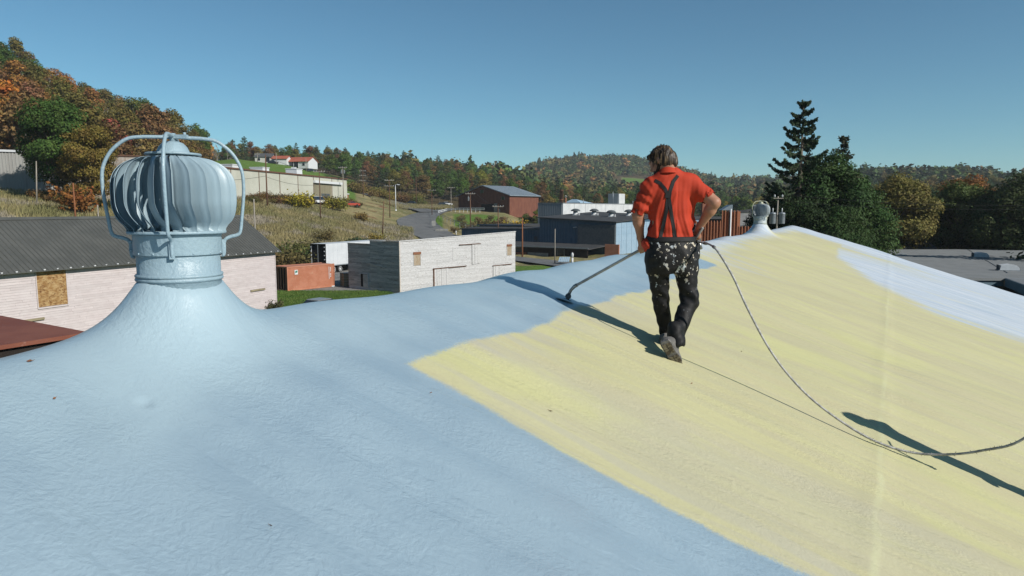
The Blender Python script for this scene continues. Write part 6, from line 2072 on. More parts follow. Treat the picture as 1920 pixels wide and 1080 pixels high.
for k in range(22):
    u, D = rnd.uniform(-40, 330), rnd.uniform(94, 122)
    if 60 < u < 200: D = rnd.uniform(92, 100)
    tree('brush', *at_tree(u, D), rnd.choice(SHRUB), jit(rnd.choice((BROWN, OLIVE, (0.06, 0.06, 0.02)))), rnd.uniform(0.6, 1.2), ('scrub on the dry bank before the grey warehouse' if u < 110 else 'scrub on the dry bank under the maples' if u < 210 else 'scrub on the dry bank behind the near turbine vent'), 'scrub at the foot of the left hill', 'shrub', part='leaves', stem='stem')

# dry grass on the slopes, short lawn grass near the yard
def grass(name, label, n, region, h, mat, seed, blades=5, wd=0.07):
    rng = np.random.default_rng(seed)
    u, D = region(rng, n)
    x = (u - 960) / FPX * D
    z = ground_theta(np.arctan2(x, D), D)
    P = np.stack([x, D, z], -1)
    P = np.repeat(P, blades, 0) + rng.normal(size=(n * blades, 3)) * np.array([0.22, 0.22, 0])
    m = len(P)
    a = rng.uniform(0, 6.28, m)
    hh = h * rng.uniform(0.5, 1.3, m)
    sx = np.stack([np.cos(a), np.sin(a), 0 * a], -1) * wd
    tip = P + np.stack([rng.normal(size=m) * 0.3 * hh, rng.normal(size=m) * 0.3 * hh, hh], -1)
    V = np.stack([P - sx, P + sx, tip], 1).reshape(-1, 3)
    me = np_mesh(name, V, np.arange(3 * m).reshape(m, 3), mat)
    o = link_mesh(name, me)
    return tag(o, label, 'grass', kind='stuff')


M['dry_grass'] = surf('dry_grass', (0.30, 0.25, 0.12), (0.19, 0.185, 0.075), 0.12, rough=0.9, bs_=0, island=0.35, c3=(0.33, 0.29, 0.22), s3=0.09, lo3=0.52, hi3=0.6)
M['green_grass'] = surf('green_grass', (0.07, 0.14, 0.022), (0.11, 0.17, 0.035), 0.5, rough=0.9, bs_=0, island=0.35)
grass('dry_grass', 'tall dry grass and weeds over the open slope', 16000, lambda r, n: (r.uniform(400, 775, n), 97 + 70 * r.random(n) ** 0.8), 0.65, M['dry_grass'], 1)
grass('dry_grass', 'dry grass on the bank at the left', 7000, lambda r, n: (r.uniform(-60, 330, n), r.uniform(72, 108, n)), 0.6, M['dry_grass'], 2)
grass('dry_grass', 'dry tall grass between the road bend and the wood', 5000, lambda r, n: (r.uniform(700, 850, n), r.uniform(232, 262, n)), 0.9, M['dry_grass'], 3)
grass('lawn_grass', 'short green grass between the pink shed and the plank building', 14000, lambda r, n: (r.uniform(500, 735, n), r.uniform(52, 72, n)), 0.13, M['green_grass'], 4, 5, 0.03)
# ------------------------------------------------------------------ people: distance-field modelling, meshed by surface nets
class SDF:
    def __init__(self, lo, hi, h):
        self.lo = np.array(lo, float); self.h = h
        n = np.ceil((np.array(hi) - self.lo) / h).astype(int) + 1
        self.n = n
        self.ax = [self.lo[i] + h * np.arange(n[i]) for i in range(3)]
        self.F = np.full(n, 0.08, np.float32)

    def _sub(self, lo, hi):
        s = []
        for i in range(3):
            a = int(max(0, math.floor((lo[i] - self.lo[i]) / self.h)))
            b = int(min(self.n[i], math.ceil((hi[i] - self.lo[i]) / self.h) + 1))
            s.append(slice(a, max(a, b)))
        s = tuple(s)
        g = np.meshgrid(*[self.ax[i][s[i]] for i in range(3)], indexing='ij', sparse=True)
        return s, g

    def put(self, s, d, k):
        f = self.F[s]
        if f.size == 0: return
        if k > 0:
            hh = np.maximum(k - np.abs(f - d), 0) / k
            self.F[s] = np.minimum(f, d) - hh * hh * k * 0.25
        else:
            self.F[s] = np.minimum(f, d)

    def cap(self, a, b, ra, rb, k=0.03, sub=False):
        a, b = np.array(a, float), np.array(b, float)
        m = max(ra, rb) + 0.09
        s, (x, y, z) = self._sub(np.minimum(a, b) - m, np.maximum(a, b) + m)
        ab = b - a
        L = max(ab @ ab, 1e-9)
        t = np.clip(((x - a[0]) * ab[0] + (y - a[1]) * ab[1] + (z - a[2]) * ab[2]) / L, 0, 1)
        d = np.sqrt((x - a[0] - t * ab[0]) ** 2 + (y - a[1] - t * ab[1]) ** 2 + (z - a[2] - t * ab[2]) ** 2) - (ra + (rb - ra) * t)
        if sub: self.F[s] = np.maximum(self.F[s], -d)
        else: self.put(s, d.astype(np.float32), k)
        return self

    def ell(self, c, r, rot=None, k=0.03, sub=False):
        c = np.array(c, float); r = np.array(r, float)
        m = r.max() + 0.09
        s, (x, y, z) = self._sub(c - m, c + m)
        X, Y, Z = x - c[0], y - c[1], z - c[2]
        if rot is not None:
            Rm = np.array(rot)
            X, Y, Z = (Rm[i][0] * X + Rm[i][1] * Y + Rm[i][2] * Z for i in range(3))
        q = np.sqrt((X / r[0]) ** 2 + (Y / r[1]) ** 2 + (Z / r[2]) ** 2)
        g = np.sqrt((X / r[0] ** 2) ** 2 + (Y / r[1] ** 2) ** 2 + (Z / r[2] ** 2) ** 2) + 1e-6
        d = q * (q - 1) / g
        if sub: self.F[s] = np.maximum(self.F[s], -d)
        else: self.put(s, d.astype(np.float32), k)
        return self

    def loft(self, rows, k=0.03, sub=False):
        """rows: (z, cx, cy, a, b) from low to high; superellipse sections"""
        rows = np.array(rows, float)
        m = 0.09
        lo = (np.min(rows[:, 1] - rows[:, 3]) - m, np.min(rows[:, 2] - rows[:, 4]) - m, rows[0, 0] - m)
        hi = (np.max(rows[:, 1] + rows[:, 3]) + m, np.max(rows[:, 2] + rows[:, 4]) + m, rows[-1, 0] + m)
        s, (x, y, z) = self._sub(lo, hi)
        zz = z[0, 0, :]
        cx, cy, a, b = (np.interp(zz, rows[:, 0], rows[:, i]) for i in (1, 2, 3, 4))
        q = (np.abs((x - cx) / a) ** 2.3 + np.abs((y - cy) / b) ** 2.3) ** (1 / 2.3)
        d = (q - 1) * np.minimum(a, b)
        dz = np.maximum(rows[0, 0] - zz, zz - rows[-1, 0])
        d = np.maximum(d, dz + 0 * d)
        if sub: self.F[s] = np.maximum(self.F[s], -d)
        else: self.put(s, d.astype(np.float32), k)
        return self

    def halfspace(self, p, n_):
        """cut away everything on the side n_ points to"""
        x, y, z = np.meshgrid(*self.ax, indexing='ij', sparse=True)
        self.F = np.maximum(self.F, ((x - p[0]) * n_[0] + (y - p[1]) * n_[1] + (z - p[2]) * n_[2]).astype(np.float32))
        return self

    def disp(self, fn):
        x, y, z = np.meshgrid(*self.ax, indexing='ij', sparse=True)
        self.F += fn(x, y, z).astype(np.float32)
        return self

    def mesh(self):
        F = self.F
        n = F.shape
        ins = F < 0
        c = np.zeros((n[0] - 1, n[1] - 1, n[2] - 1), np.int8)
        for i in (0, 1):
            for j in (0, 1):
                for k in (0, 1):
                    c += ins[i:n[0] - 1 + i, j:n[1] - 1 + j, k:n[2] - 1 + k]
        act = np.argwhere((c > 0) & (c < 8))
        idx = -np.ones(c.shape, np.int64)
        idx[tuple(act.T)] = np.arange(len(act))
        acc = np.zeros((len(act), 3)); cnt = np.zeros(len(act))
        corners = [(i, j, k) for i in (0, 1) for j in (0, 1) for k in (0, 1)]
        for a in corners:
            for ax in range(3):
                if a[ax]: continue
                b = list(a); b[ax] = 1
                fa = F[act[:, 0] + a[0], act[:, 1] + a[1], act[:, 2] + a[2]]
                fb = F[act[:, 0] + b[0], act[:, 1] + b[1], act[:, 2] + b[2]]
                m = (fa < 0) != (fb < 0)
                t = np.where(m, fa / np.where(m, fa - fb, 1), 0)
                p = np.array(a, float)[None] + t[:, None] * (np.array(b) - np.array(a))[None]
                acc[m] += p[m]; cnt[m] += 1
        V = self.lo + (act + acc / cnt[:, None]) * self.h
        Q = []
        for ax in range(3):
            o1, o2 = [(1, 2), (2, 0), (0, 1)][ax]
            sl0 = [slice(1, n[i] - 1) for i in range(3)]; sl1 = list(sl0)
            sl0[ax] = slice(0, n[ax] - 1); sl1[ax] = slice(1, n[ax])
            A, B = ins[tuple(sl0)], ins[tuple(sl1)]
            e = np.argwhere(A != B)
            if not len(e): continue
            flip = A[tuple(e.T)]
            off = np.array([1, 1, 1]); off[ax] = 0
            g = e + off
            u1 = np.zeros(3, int); u1[o1] = 1
            u2 = np.zeros(3, int); u2[o2] = 1
            q = np.stack([idx[tuple((g - u1 - u2).T)], idx[tuple((g - u2).T)], idx[tuple(g.T)], idx[tuple((g - u1).T)]], 1)
            q[~flip] = q[~flip][:, ::-1]
            Q.append(q)
        Q = np.concatenate(Q)
        Q = Q[(Q >= 0).all(1)]
        return V, Q


def smooth_np(V, Q, it=2, lam=0.5):
    E = np.concatenate([Q[:, [0, 1]], Q[:, [1, 2]], Q[:, [2, 3]], Q[:, [3, 0]]])
    for _ in range(it):
        S = np.zeros_like(V); c = np.zeros(len(V))
        for a, b in ((0, 1), (1, 0)):
            np.add.at(S, E[:, a], V[E[:, b]]); np.add.at(c, E[:, a], 1)
        V = V + lam * (S / np.maximum(c, 1)[:, None] - V)
    return V


M['skin'] = surf('skin', (0.46, 0.235, 0.155), (0.40, 0.185, 0.115), 9, rough=0.5, bs_=0.1, bdist=0.002, bscale=120)
M['shirt'] = surf('shirt_red', (0.52, 0.052, 0.022), (0.46, 0.045, 0.02), 6, rough=0.75, bs_=0.25, bdist=0.003, bscale=90, spec=0.2)
M['grey_shirt'] = surf('shirt_grey', (0.12, 0.12, 0.13), None, rough=0.8)
M['strap'] = surf('strap', (0.012, 0.012, 0.013), None, rough=0.7, bs_=0.2, bdist=0.001, bscale=200)
M['hair'] = surf('hair', (0.028, 0.017, 0.010), (0.24, 0.15, 0.07), 42, (1, 1, 0.07), 0.5, lo=0.50, hi=0.66, bs_=0.7, bdist=0.006, bscale=55, spec=0.4)
M['beard'] = surf('beard', (0.035, 0.02, 0.012), None, rough=0.8, bs_=0.6, bdist=0.003, bscale=120)
M['boot'] = surf('boot', (0.13, 0.125, 0.12), (0.22, 0.21, 0.20), 16, rough=0.85, bs_=0.6, bdist=0.004, bscale=50)
M['sole'] = surf('sole', (0.10, 0.08, 0.055), (0.24, 0.21, 0.15), 30, rough=0.95, lo=0.45, hi=0.6, bs_=0.9, bdist=0.006, bscale=60)


def trouser_mat():
    m, t, b = new_mat('trousers')
    oc = ocoord(t)
    sep = N(t, 'ShaderNodeSeparateXYZ')
    t.links.new(oc, sep.inputs[0])
    n1 = noise(t, oc, 24, 4, 0.6)
    n2 = noise(t, scaled(t, oc, (34, 34, 22), (3, 1, 2)), 1.0, 4, 0.65)
    big = noise(t, scaled(t, oc, (5, 5, 6), (1.3, 4.2, 8)), 1.0, 2)
    hgt = maprange(t, sep.outputs[2], 0.22, 0.70)
    hg2 = maprange(t, sep.outputs[2], 0.93, 0.99, 1, 0)
    th = math_n(t, 'ADD', n2, math_n(t, 'MULTIPLY', math_n(t, 'SUBTRACT', big, 0.5), 0.55))
    th = math_n(t, 'ADD', th, math_n(t, 'MULTIPLY', math_n(t, 'SUBTRACT', math_n(t, 'MULTIPLY', hgt, hg2), 1.0), 0.22))
    vor = N(t, 'ShaderNodeTexVoronoi')
    vor.inputs['Scale'].default_value = 26
    vor.inputs['Randomness'].default_value = 1
    t.links.new(oc, vor.inputs['Vector'])
    dots = math_n(t, 'MULTIPLY', maprange(t, vor.outputs['Distance'], 0.10, 0.16, 1, 0), maprange(t, big, 0.46, 0.56))
    sp = math_n(t, 'MAXIMUM', maprange(t, th, 0.645, 0.67), math_n(t, 'MULTIPLY', dots, maprange(t, sep.outputs[2], 0.25, 0.5)))
    blot = math_n(t, 'MULTIPLY', maprange(t, noise(t, scaled(t, oc, (1, 1, 0.8), (6, 2, 5)), 9.5, 4, 0.7), 0.60, 0.625), math_n(t, 'MULTIPLY', maprange(t, sep.outputs[2], 0.40, 0.62), hg2))
    sp = math_n(t, 'MAXIMUM', sp, blot)
    base = mix_rgb(t, maprange(t, n1, 0.35, 0.7), (0.0055, 0.0055, 0.006), (0.013, 0.013, 0.0145))
    c = mix_rgb(t, math_n(t, 'MULTIPLY', sp, 0.9), base, mix_rgb(t, maprange(t, noise(t, oc, 9, 3), .4, .6), (0.42, 0.47, 0.52), (0.50, 0.44, 0.34)))
    t.links.new(c, b.inputs['Base Color'])
    b.inputs['Roughness'].default_value = 0.62
    b.inputs['Specular IOR Level'].default_value = 0.25
    bump(t, b, math_n(t, 'ADD', noise(t, oc, 45, 3), math_n(t, 'MULTIPLY', sp, 0.5)), 0.4, 0.004)
    return m


M['trousers'] = trouser_mat()


def make_worker():
    J = lambda u, v, y: np.array(at(u, v, y))
    foot = J(1258, 664, 5.62)
    org = np.array([foot[0], foot[1], roof_z(foot[0], foot[1])])
    root = empty('person', org, 0, 'worker in red polo, black braces and paint-spattered black trousers, walking with a spray pole', 'person')
    px = 5.6 / FPX                                       # metres per photo pixel at the worker
    head = J(1240, 300, 5.62)
    neck0, neck1 = J(1252, 338, 5.58), J(1245, 312, 5.60)
    shL, shR = J(1217, 350, 5.60), J(1296, 342, 5.58)
    elL, wrL, haL = J(1196, 404, 5.60), J(1201, 446, 5.67), J(1205, 464, 5.71)
    elR, wrR, haR = J(1340, 380, 5.47), J(1312, 425, 5.60), J(1304, 441, 5.68)
    hipL, knL, anL = J(1236, 497, 5.60), J(1240, 574, 5.66), J(1256, 643, 5.68)
    hipR, knR, anR = J(1282, 497, 5.58), J(1290, 566, 5.56), J(1266, 640, 5.34)
    lo = np.array([elL[0] - 0.12, 5.05, org[2] - 0.12]); hi = np.array([elR[0] + 0.14, 6.05, head[2] + 0.17])
    # ---- body (skin): one continuous figure under the clothes
    S = SDF(lo, hi, 0.0065)
    yaw = R(52)                                          # face turned to the left
    fd = np.array([-math.sin(yaw), math.cos(yaw), -0.62]); fd /= np.linalg.norm(fd)      # looks left, forward and down
    rt = np.cross(fd, [0, 0, 1]); rt /= np.linalg.norm(rt)
    up = np.cross(rt, fd)
    HR = np.stack([rt, fd, up])
    HP = lambda a, b, c: head + rt * a + fd * b + up * c
    S.ell(head, (0.074, 0.096, 0.102), HR, 0.02)
    S.ell(HP(0, 0.035, -0.058), (0.056, 0.064, 0.062), HR, 0.03)
    S.ell(HP(0, 0.062, -0.092), (0.030, 0.028, 0.026), HR, 0.03)          # chin
    S.cap(HP(0, 0.092, 0.012), HP(0, 0.113, -0.028), 0.010, 0.014, 0.014)  # nose
    S.cap(HP(-0.03, 0.086, 0.024), HP(0.03, 0.086, 0.024), 0.012, 0.012, 0.015)
    S.cap(HP(-0.018, 0.090, -0.058), HP(0.018, 0.090, -0.058), 0.008, 0.008, 0.012)
    for s in (-1, 1):
        S.ell(HP(s * 0.076, -0.008, -0.012), (0.012, 0.020, 0.032), HR, 0.012)
        S.ell(HP(s * 0.030, 0.089, 0.006), (0.014, 0.010, 0.008), HR, 0.0, sub=True)
        S.ell(HP(s * 0.030, 0.080, 0.006), (0.013, 0.013, 0.012), HR, 0.004)
    S.cap(neck0, HP(0, -0.035, -0.075), 0.062, 0.056, 0.03)
    S.cap(neck0 + [0, 0, -0.02], shL + [0.02, 0, 0.0], 0.06, 0.055, 0.05).cap(neck0 + [0, 0, -0.02], shR + [-0.02, 0, 0], 0.06, 0.055, 0.05)
    S.cap(neck0 + [0.0, 0.03, -0.15], J(1257, 470, 5.60), 0.13, 0.125, 0.05)
    for sh, el, wr in ((shL, elL, wrL), (shR, elR, wrR)):
        S.cap(sh, el, 0.053, 0.042, 0.03); S.cap(sh * 0.45 + el * 0.55, el, 0.050, 0.041, 0.02)
        m_ = el * 0.7 + wr * 0.3
        S.cap(el, m_, 0.042, 0.046, 0.02); S.cap(m_, wr, 0.045, 0.028, 0.02)
    for h_, k_, a_ in ((hipL, knL, anL), (hipR, knR, anR)):
        S.cap(h_, k_, 0.08, 0.052, 0.03); S.cap(k_, a_, 0.054, 0.038, 0.03)
    # left hand closed round the pole, right hand on the gun at the waist
    pole_a, pole_b = J(1301, 447, 5.74), J(1077, 537, 6.10)
    pd = (pole_b - J(1203, 467, 5.745)); pd /= np.linalg.norm(pd)
    def grip_hand(wr, ha, axis, back, out):
        k = (ha - wr); k /= np.linalg.norm(k)
        S.cap(wr, ha - k * 0.015, 0.027, 0.033, 0.02)
        S.cap(ha - axis * 0.024, ha + axis * 0.024, 0.027, 0.024, 0.02)
        for i in range(4):
            b0 = ha + axis * (-0.030 + 0.020 * i) + k * 0.020 - back * 0.006
            l_ = (0.030, 0.035, 0.033, 0.026)[i]
            b1 = b0 + k * l_ * 0.75 + back * l_ * 0.55
            b2 = b1 + back * l_ * 0.85 - k * 0.010
            b3 = b2 + back * 0.004 - k * l_ * 0.75
            r_ = (0.0088, 0.0092, 0.009, 0.0078)[i]
            S.cap(b0, b1, r_ + 0.001, r_, 0.006); S.cap(b1, b2, r_, r_ * 0.95, 0.004); S.cap(b2, b3, r_ * 0.95, r_ * 0.85, 0.004)
        t0 = ha - axis * 0.020 - k * 0.028 + back * 0.012
        t1 = t0 + back * 0.026 + axis * 0.016 + k * 0.012
        t2 = t1 + axis * 0.022 + k * 0.024 + back * 0.004
        S.cap(t0, t1, 0.014, 0.011, 0.012); S.cap(t1, t2, 0.011, 0.009, 0.005)
    grip_hand(wrL, haL, pd, np.array([0.25, 0.95, 0.15]), -1)
    pr = np.array([-0.75, 0.45, 0.48]); pr /= np.linalg.norm(pr)
    grip_hand(wrR, haR, pr, np.array([-0.45, 0.86, 0.1]), 1)
    V, Q = S.mesh(); V = smooth_np(V, Q, 1, 0.4)
    body = np_mesh('body', V - org, Q, M['skin'], True)
    bo = link_mesh('body', body, root)
    # ---- eyes are closed to a downward look; beard and hair
    B = SDF(head - 0.2, head + 0.2, 0.006)
    B.ell(HP(0, 0.052, -0.075), (0.052, 0.060, 0.052), HR, 0.02); B.cap(HP(-0.062, 0.0, -0.03), HP(-0.04, 0.055, -0.085), 0.018, 0.02, 0.02); B.cap(HP(0.062, 0.0, -0.03), HP(0.04, 0.055, -0.085), 0.018, 0.02, 0.02)
    B.ell(HP(0, 0.112, -0.046), (0.03, 0.03, 0.012), HR, 0, sub=True)
    B.disp(lambda x, y, z: 0.003 * np.sin(x * 190 + z * 90) * np.sin(y * 170 - z * 140))
    V, Q = B.mesh(); link_mesh('beard', np_mesh('beard', V - org, Q, M['beard'], True), root)
    Hh = SDF(head - 0.24, head + 0.24, 0.0055)
    Hh.ell(HP(0, -0.014, 0.012), (0.083, 0.104, 0.101), HR, 0.02)
    Hh.ell(HP(0, -0.040, -0.035), (0.078, 0.066, 0.072), HR, 0.03)
    Hh.cap(HP(0, -0.085, -0.03), HP(0, -0.080, -0.085), 0.040, 0.030, 0.03)
    Hh.cap(HP(-0.062, 0.045, 0.050), HP(-0.072, 0.02, -0.015), 0.018, 0.010, 0.02)
    Hh.cap(HP(0.062, 0.045, 0.050), HP(0.072, 0.02, -0.02), 0.018, 0.010, 0.02)
    Hh.cap(HP(-0.035, 0.068, 0.070), HP(0.035, 0.068, 0.070), 0.020, 0.020, 0.02)
    Hh.ell(HP(0, 0.115, -0.045), (0.10, 0.075, 0.085), HR, 0, sub=True)
    Hh.disp(lambda x, y, z: 0.0022 * np.sin((x * rt[0] + y * rt[1]) * 150 + 2.5 * np.sin(z * 22)) + 0.0015 * np.sin((x * fd[0] + y * fd[1]) * 210 + z * 15) + 0.002 * np.sin(x * 390 + y * 300))
    V, Q = Hh.mesh(); V = smooth_np(V, Q, 1, 0.3)
    hairo = link_mesh('hair', np_mesh('hair', V - org, Q, M['hair'], True), root)
    hb = MB()
    rg = random.Random(5)
    for k in range(260):
        a = rg.uniform(0, 6.28)
        st = HP(0.085 * math.cos(a), 0.10 * math.sin(a) - 0.015, rg.uniform(-0.02, 0.085))
        o_ = (st - head); o_ /= np.linalg.norm(o_)
        if rg.random() < 0.12: st = HP(rg.uniform(-0.04, 0.04), rg.uniform(-0.08, 0.05), 0.108)
        p1 = st + o_ * 0.008 + np.array([0, 0, -0.02]); p2 = p1 + o_ * rg.uniform(0, 0.012) + np.array([rg.uniform(-.008, .008), rg.uniform(-.008, .008), -rg.uniform(0.02, 0.05)])
        if (st - head) @ fd > 0.03: continue
        hb.tube([st - org - o_ * 0.01, p1 - org, p2 - org], [0.0035, 0.003, 0.0008], 3, caps=False)
    hb.build('hair_strands', M['hair'], root, kind='stuff')
    # ---- polo shirt
    T = SDF(lo, hi, 0.0065)
    zf = lambda v: at(1256, v, 5.6)[2]
    xf = lambda u: at(u, 400, 5.6)[0]
    rows = []
    for v, ul, ur, b, cy in ((470, 1211, 1296, 0.128, 5.600), (458, 1209, 1299, 0.130, 5.600), (444, 1212, 1302, 0.130, 5.60), (425, 1215, 1301, 0.126, 5.60), (400, 1216, 1299, 0.122, 5.60), (375, 1213, 1301, 0.124, 5.60), (358, 1211, 1304, 0.122, 5.60), (346, 1215, 1303, 0.106, 5.595), (338, 1222, 1298, 0.088, 5.59), (330, 1232, 1284, 0.072, 5.59), (322, 1240, 1268, 0.06, 5.59)):
        rows.append((zf(v), (xf(ul) + xf(ur)) / 2, cy, (xf(ur) - xf(ul)) / 2, b))
    T.loft(rows, 0.04)
    T.cap(shL + [0.015, 0, -0.01], shL * 0.12 + elL * 0.88 + [-0.004, 0, 0.012], 0.076, 0.062, 0.05)
    T.cap(shR + [-0.02, 0, -0.012], shR * 0.30 + elR * 0.70, 0.080, 0.066, 0.05)
    T.cap(J(1243, 333, 5.57), J(1262, 326, 5.57), 0.060, 0.056, 0.03)
    T.cap(shL, J(1245, 336, 5.59), 0.06, 0.06, 0.04).cap(shR, J(1262, 332, 5.58), 0.062, 0.06, 0.04)
    T.ell(J(1213, 458, 5.60), (0.032, 0.07, 0.055), None, 0.03)             # loose tail at the left hip
    dL = elL - shL; dL /= np.linalg.norm(dL); dR = elR - shR; dR /= np.linalg.norm(dR)
    sm = lambda x_: 1 / (1 + np.exp(-x_))
    def folds(x, y, z):
        X, Z = x - org[0], z - org[2]
        back = sm((5.62 - y) * 60)
        low = np.clip((1.45 - Z) / 0.4, 0, 1) * np.clip((Z - 0.86) / 0.1, 0.25, 1)
        f1 = np.sin(58 * X + 9 * (Z - 1.1) * np.sign(X + 0.02) + 2.2 * np.sin(7 * Z)) ** 3
        f2 = np.sin(36 * X - 21 * Z + 1.3)
        f3 = np.sin(30 * X + 26 * Z + 0.5)
        arm = np.clip((X - 0.20) / 0.05, 0, 1) + np.clip((-0.20 - X) / 0.03, 0, 1)
        f4 = np.sin(70 * Z + 40 * X + 3 * np.sin(20 * y))
        bag = np.sin(55 * Z + 14 * X) * np.clip((1.02 - Z) / 0.08, 0, 1)
        return 0.0085 * f1 * low + 0.0050 * f2 * f3 * low + 0.0045 * f4 * arm + 0.0045 * bag * (1 - arm)
    T.disp(folds)
    # sleeve openings and the neck hole
    eL = shL * 0.12 + elL * 0.88
    T.cap(eL - dL * 0.02, eL + dL * 0.12, 0.053, 0.056, sub=True); T.cap(shR * 0.30 + elR * 0.70 - dR * 0.01, shR * 0.30 + elR * 0.70 + dR * 0.15, 0.057, 0.060, sub=True)
    F0 = T.F.copy()
    x, y, z = np.meshgrid(*T.ax, indexing='ij', sparse=True)
    for p, n_, side in ((eL + dL * 0.028, dL, -1), (shR * 0.30 + elR * 0.70 + dR * 0.03, dR, 1)):
        hs = ((x - p[0]) * n_[0] + (y - p[1]) * n_[1] + (z - p[2]) * n_[2])
        near = ((x - p[0]) ** 2 + (y - p[1]) ** 2 + (z - p[2]) ** 2) < 0.15 ** 2
        T.F = np.where(near & (np.sign(x - org[0]) == side) & (np.abs(x - org[0]) > 0.15), np.maximum(T.F, hs), T.F)
    nk = J(1252, 318, 5.60)
    T.cap(nk, nk + np.array([-0.02, 0.0, 0.10]), 0.050, 0.06, sub=True)
    V, Q = T.mesh(); V = smooth_np(V, Q, 1, 0.4)
    shm = np_mesh('shirt', V - org, Q, M['shirt'], True)
    sho = link_mesh('shirt', shm, root)
    # folded collar
    cb = MB()
    ring, n = [], 22
    for k in range(n):
        a = 2 * math.pi * k / n
        c0 = J(1252, 321, 5.585) + np.array([0.058 * math.cos(a), 0.062 * math.sin(a), 0.012 * math.sin(a) * -1])
        ring.append((c0 + [0, 0, 0.020], c0 + np.array([0.012 * math.cos(a), 0.012 * math.sin(a), 0.010]), c0 + np.array([0.034 * math.cos(a), 0.034 * math.sin(a), -0.026])))
    vs = [p - org for r_ in ring for p in r_]
    fs = []
    for k in range(n):
        if 5 <= k <= 5: continue
        for j in range(2):
            a, b = k * 3 + j, ((k + 1) % n) * 3 + j
            fs.append((a, b, b + 1, a + 1))
    cb.add(vs, fs, True); cb.build('collar', M['shirt'], sho)
    # ---- trousers
    P = SDF((lo[0], 5.1, org[2] - 0.05), (hi[0], 6.0, zf(436)), 0.0065)
    rows = []
    for v, ul, ur, b, cy in ((512, 1216, 1307, 0.112, 5.59), (500, 1213, 1309, 0.130, 5.585), (482, 1211, 1309, 0.142, 5.58), (465, 1212, 1305, 0.140, 5.585), (446, 1213, 1302, 0.136, 5.60)):
        rows.append((zf(v), (xf(ul) + xf(ur)) / 2, cy, (xf(ur) - xf(ul)) / 2, b))
    P.loft(rows, 0.03)
    P.cap(J(1234, 495, 5.59), knL, 0.096, 0.066, 0.03); P.cap(knL, J(1253, 640, 5.70), 0.066, 0.056, 0.02)
    P.cap(J(1285, 495, 5.58), knR + [0.012, 0, 0.01], 0.096, 0.074, 0.03); P.cap(knR + [0.012, 0, 0.01], J(1267, 634, 5.36), 0.074, 0.058, 0.02)
    P.ell(J(1301, 560, 5.52), (0.03, 0.06, 0.04), None, 0.04)
    P.ell(J(1305, 470, 5.62), (0.03, 0.055, 0.085), None, 0.02)            # slack cargo pocket
    P.cap(J(1266, 615, 5.37), J(1270, 645, 5.33), 0.060, 0.068, 0.02)      # hem over the boot
    P.cap(J(1254, 630, 5.70), J(1256, 650, 5.70), 0.070, 0.078, 0.02)
    def wrinkles(x, y, z):
        X, Z = x - org[0], z - org[2]
        kn = np.exp(-((Z - 0.43) / 0.10) ** 2)
        an = np.exp(-((Z - 0.12) / 0.12) ** 2)
        hp = np.exp(-((Z - 0.72) / 0.10) ** 2)
        return 0.006 * kn * np.sin(62 * Z + 34 * X + 2.5 * np.sin(15 * X)) + 0.005 * an * np.sin(58 * Z - 34 * X + 8 * y) + 0.003 * hp * np.sin(50 * Z + 50 * np.abs(X)) + 0.0035 * np.sin(33 * X + 12 * Z + 15 * y)
    P.disp(wrinkles)
    P.cap(J(1267, 636, 5.35), J(1271, 665, 5.31), 0.058, 0.075, sub=True)
    V, Q = P.mesh(); V = smooth_np(V, Q, 1, 0.4)
    tro = link_mesh('trousers', np_mesh('trousers', V - org, Q, M['trousers'], True), root)
    wbm = SDF((lo[0], 5.3, zf(456)), (hi[0], 5.9, zf(436)), 0.0065)
    rows = [(zf(453), (xf(1212) + xf(1304)) / 2, 5.592, (xf(1304) - xf(1212)) / 2 + .004, 0.143), (zf(443), (xf(1214) + xf(1302)) / 2, 5.60, (xf(1302) - xf(1214)) / 2 + .006, 0.140)]
    wbm.loft(rows, 0.01)
    V, Q = wbm.mesh(); link_mesh('waistband', np_mesh('waistband', V - org, Q, M['strap'], True), tro)
    # ---- braces lie on the shirt
    tri = [tuple(q) for q in np.array([p.vertices[:] for p in shm.polygons])]
    bvh = BVHTree.FromPolygons([v.co for v in shm.vertices], tri)
    def strap(pts, wd=0.0135):
        dense = []
        for a, b in zip(pts[:-1], pts[1:]):
            for k in range(8): dense.append((a[0] + (b[0] - a[0]) * k / 8, a[1] + (b[1] - a[1]) * k / 8))
        dense.append(pts[-1])
        rows_ = []
        for i, (u, v) in enumerate(dense):
            a, b = dense[max(i - 1, 0)], dense[min(i + 1, len(dense) - 1)]
            t = np.array([b[0] - a[0], -(b[1] - a[1])]); t = t / np.linalg.norm(t)
            nn = np.array([-t[1], t[0]])
            c = at(u, v, 5.49) - org
            row = []
            for s in (-1, 0, 1):
                q = c + np.array([nn[0] * wd * s, 0, nn[1] * wd * s])
                h_ = bvh.ray_cast(Vector((q[0], q[1] - 0.6, q[2])), Vector((0, 1, 0)))[0]
                row.append(h_.y if h_ else None)
            ys = [r_ for r_ in row if r_ is not None]
            if not ys: continue
            y_ = min(ys)
            rows_.append([(c[0] + nn[0] * wd * s, (row[s + 1] if row[s + 1] is not None else y_) * 0.5 + y_ * 0.5 - 0.004, c[2] + nn[1] * wd * s) for s in (-1, 0, 1)])
        m_ = MB()
        vs = [p for r_ in rows_ for p in r_] + [(p[0], p[1] + 0.012, p[2]) for r_ in rows_ for p in r_]
        k = len(rows_)
        fs = []
        for i in range(k - 1):
            for j in (0, 1):
                a = i * 3 + j
                fs.append((a, a + 1, a + 4, a + 3)); fs.append((3 * k + a, 3 * k + a + 3, 3 * k + a + 4, 3 * k + a + 1))
            fs.append((i * 3, i * 3 + 3, 3 * k + i * 3 + 3, 3 * k + i * 3)); fs.append((i * 3 + 2, 3 * k + i * 3 + 2, 3 * k + i * 3 + 5, i * 3 + 5))
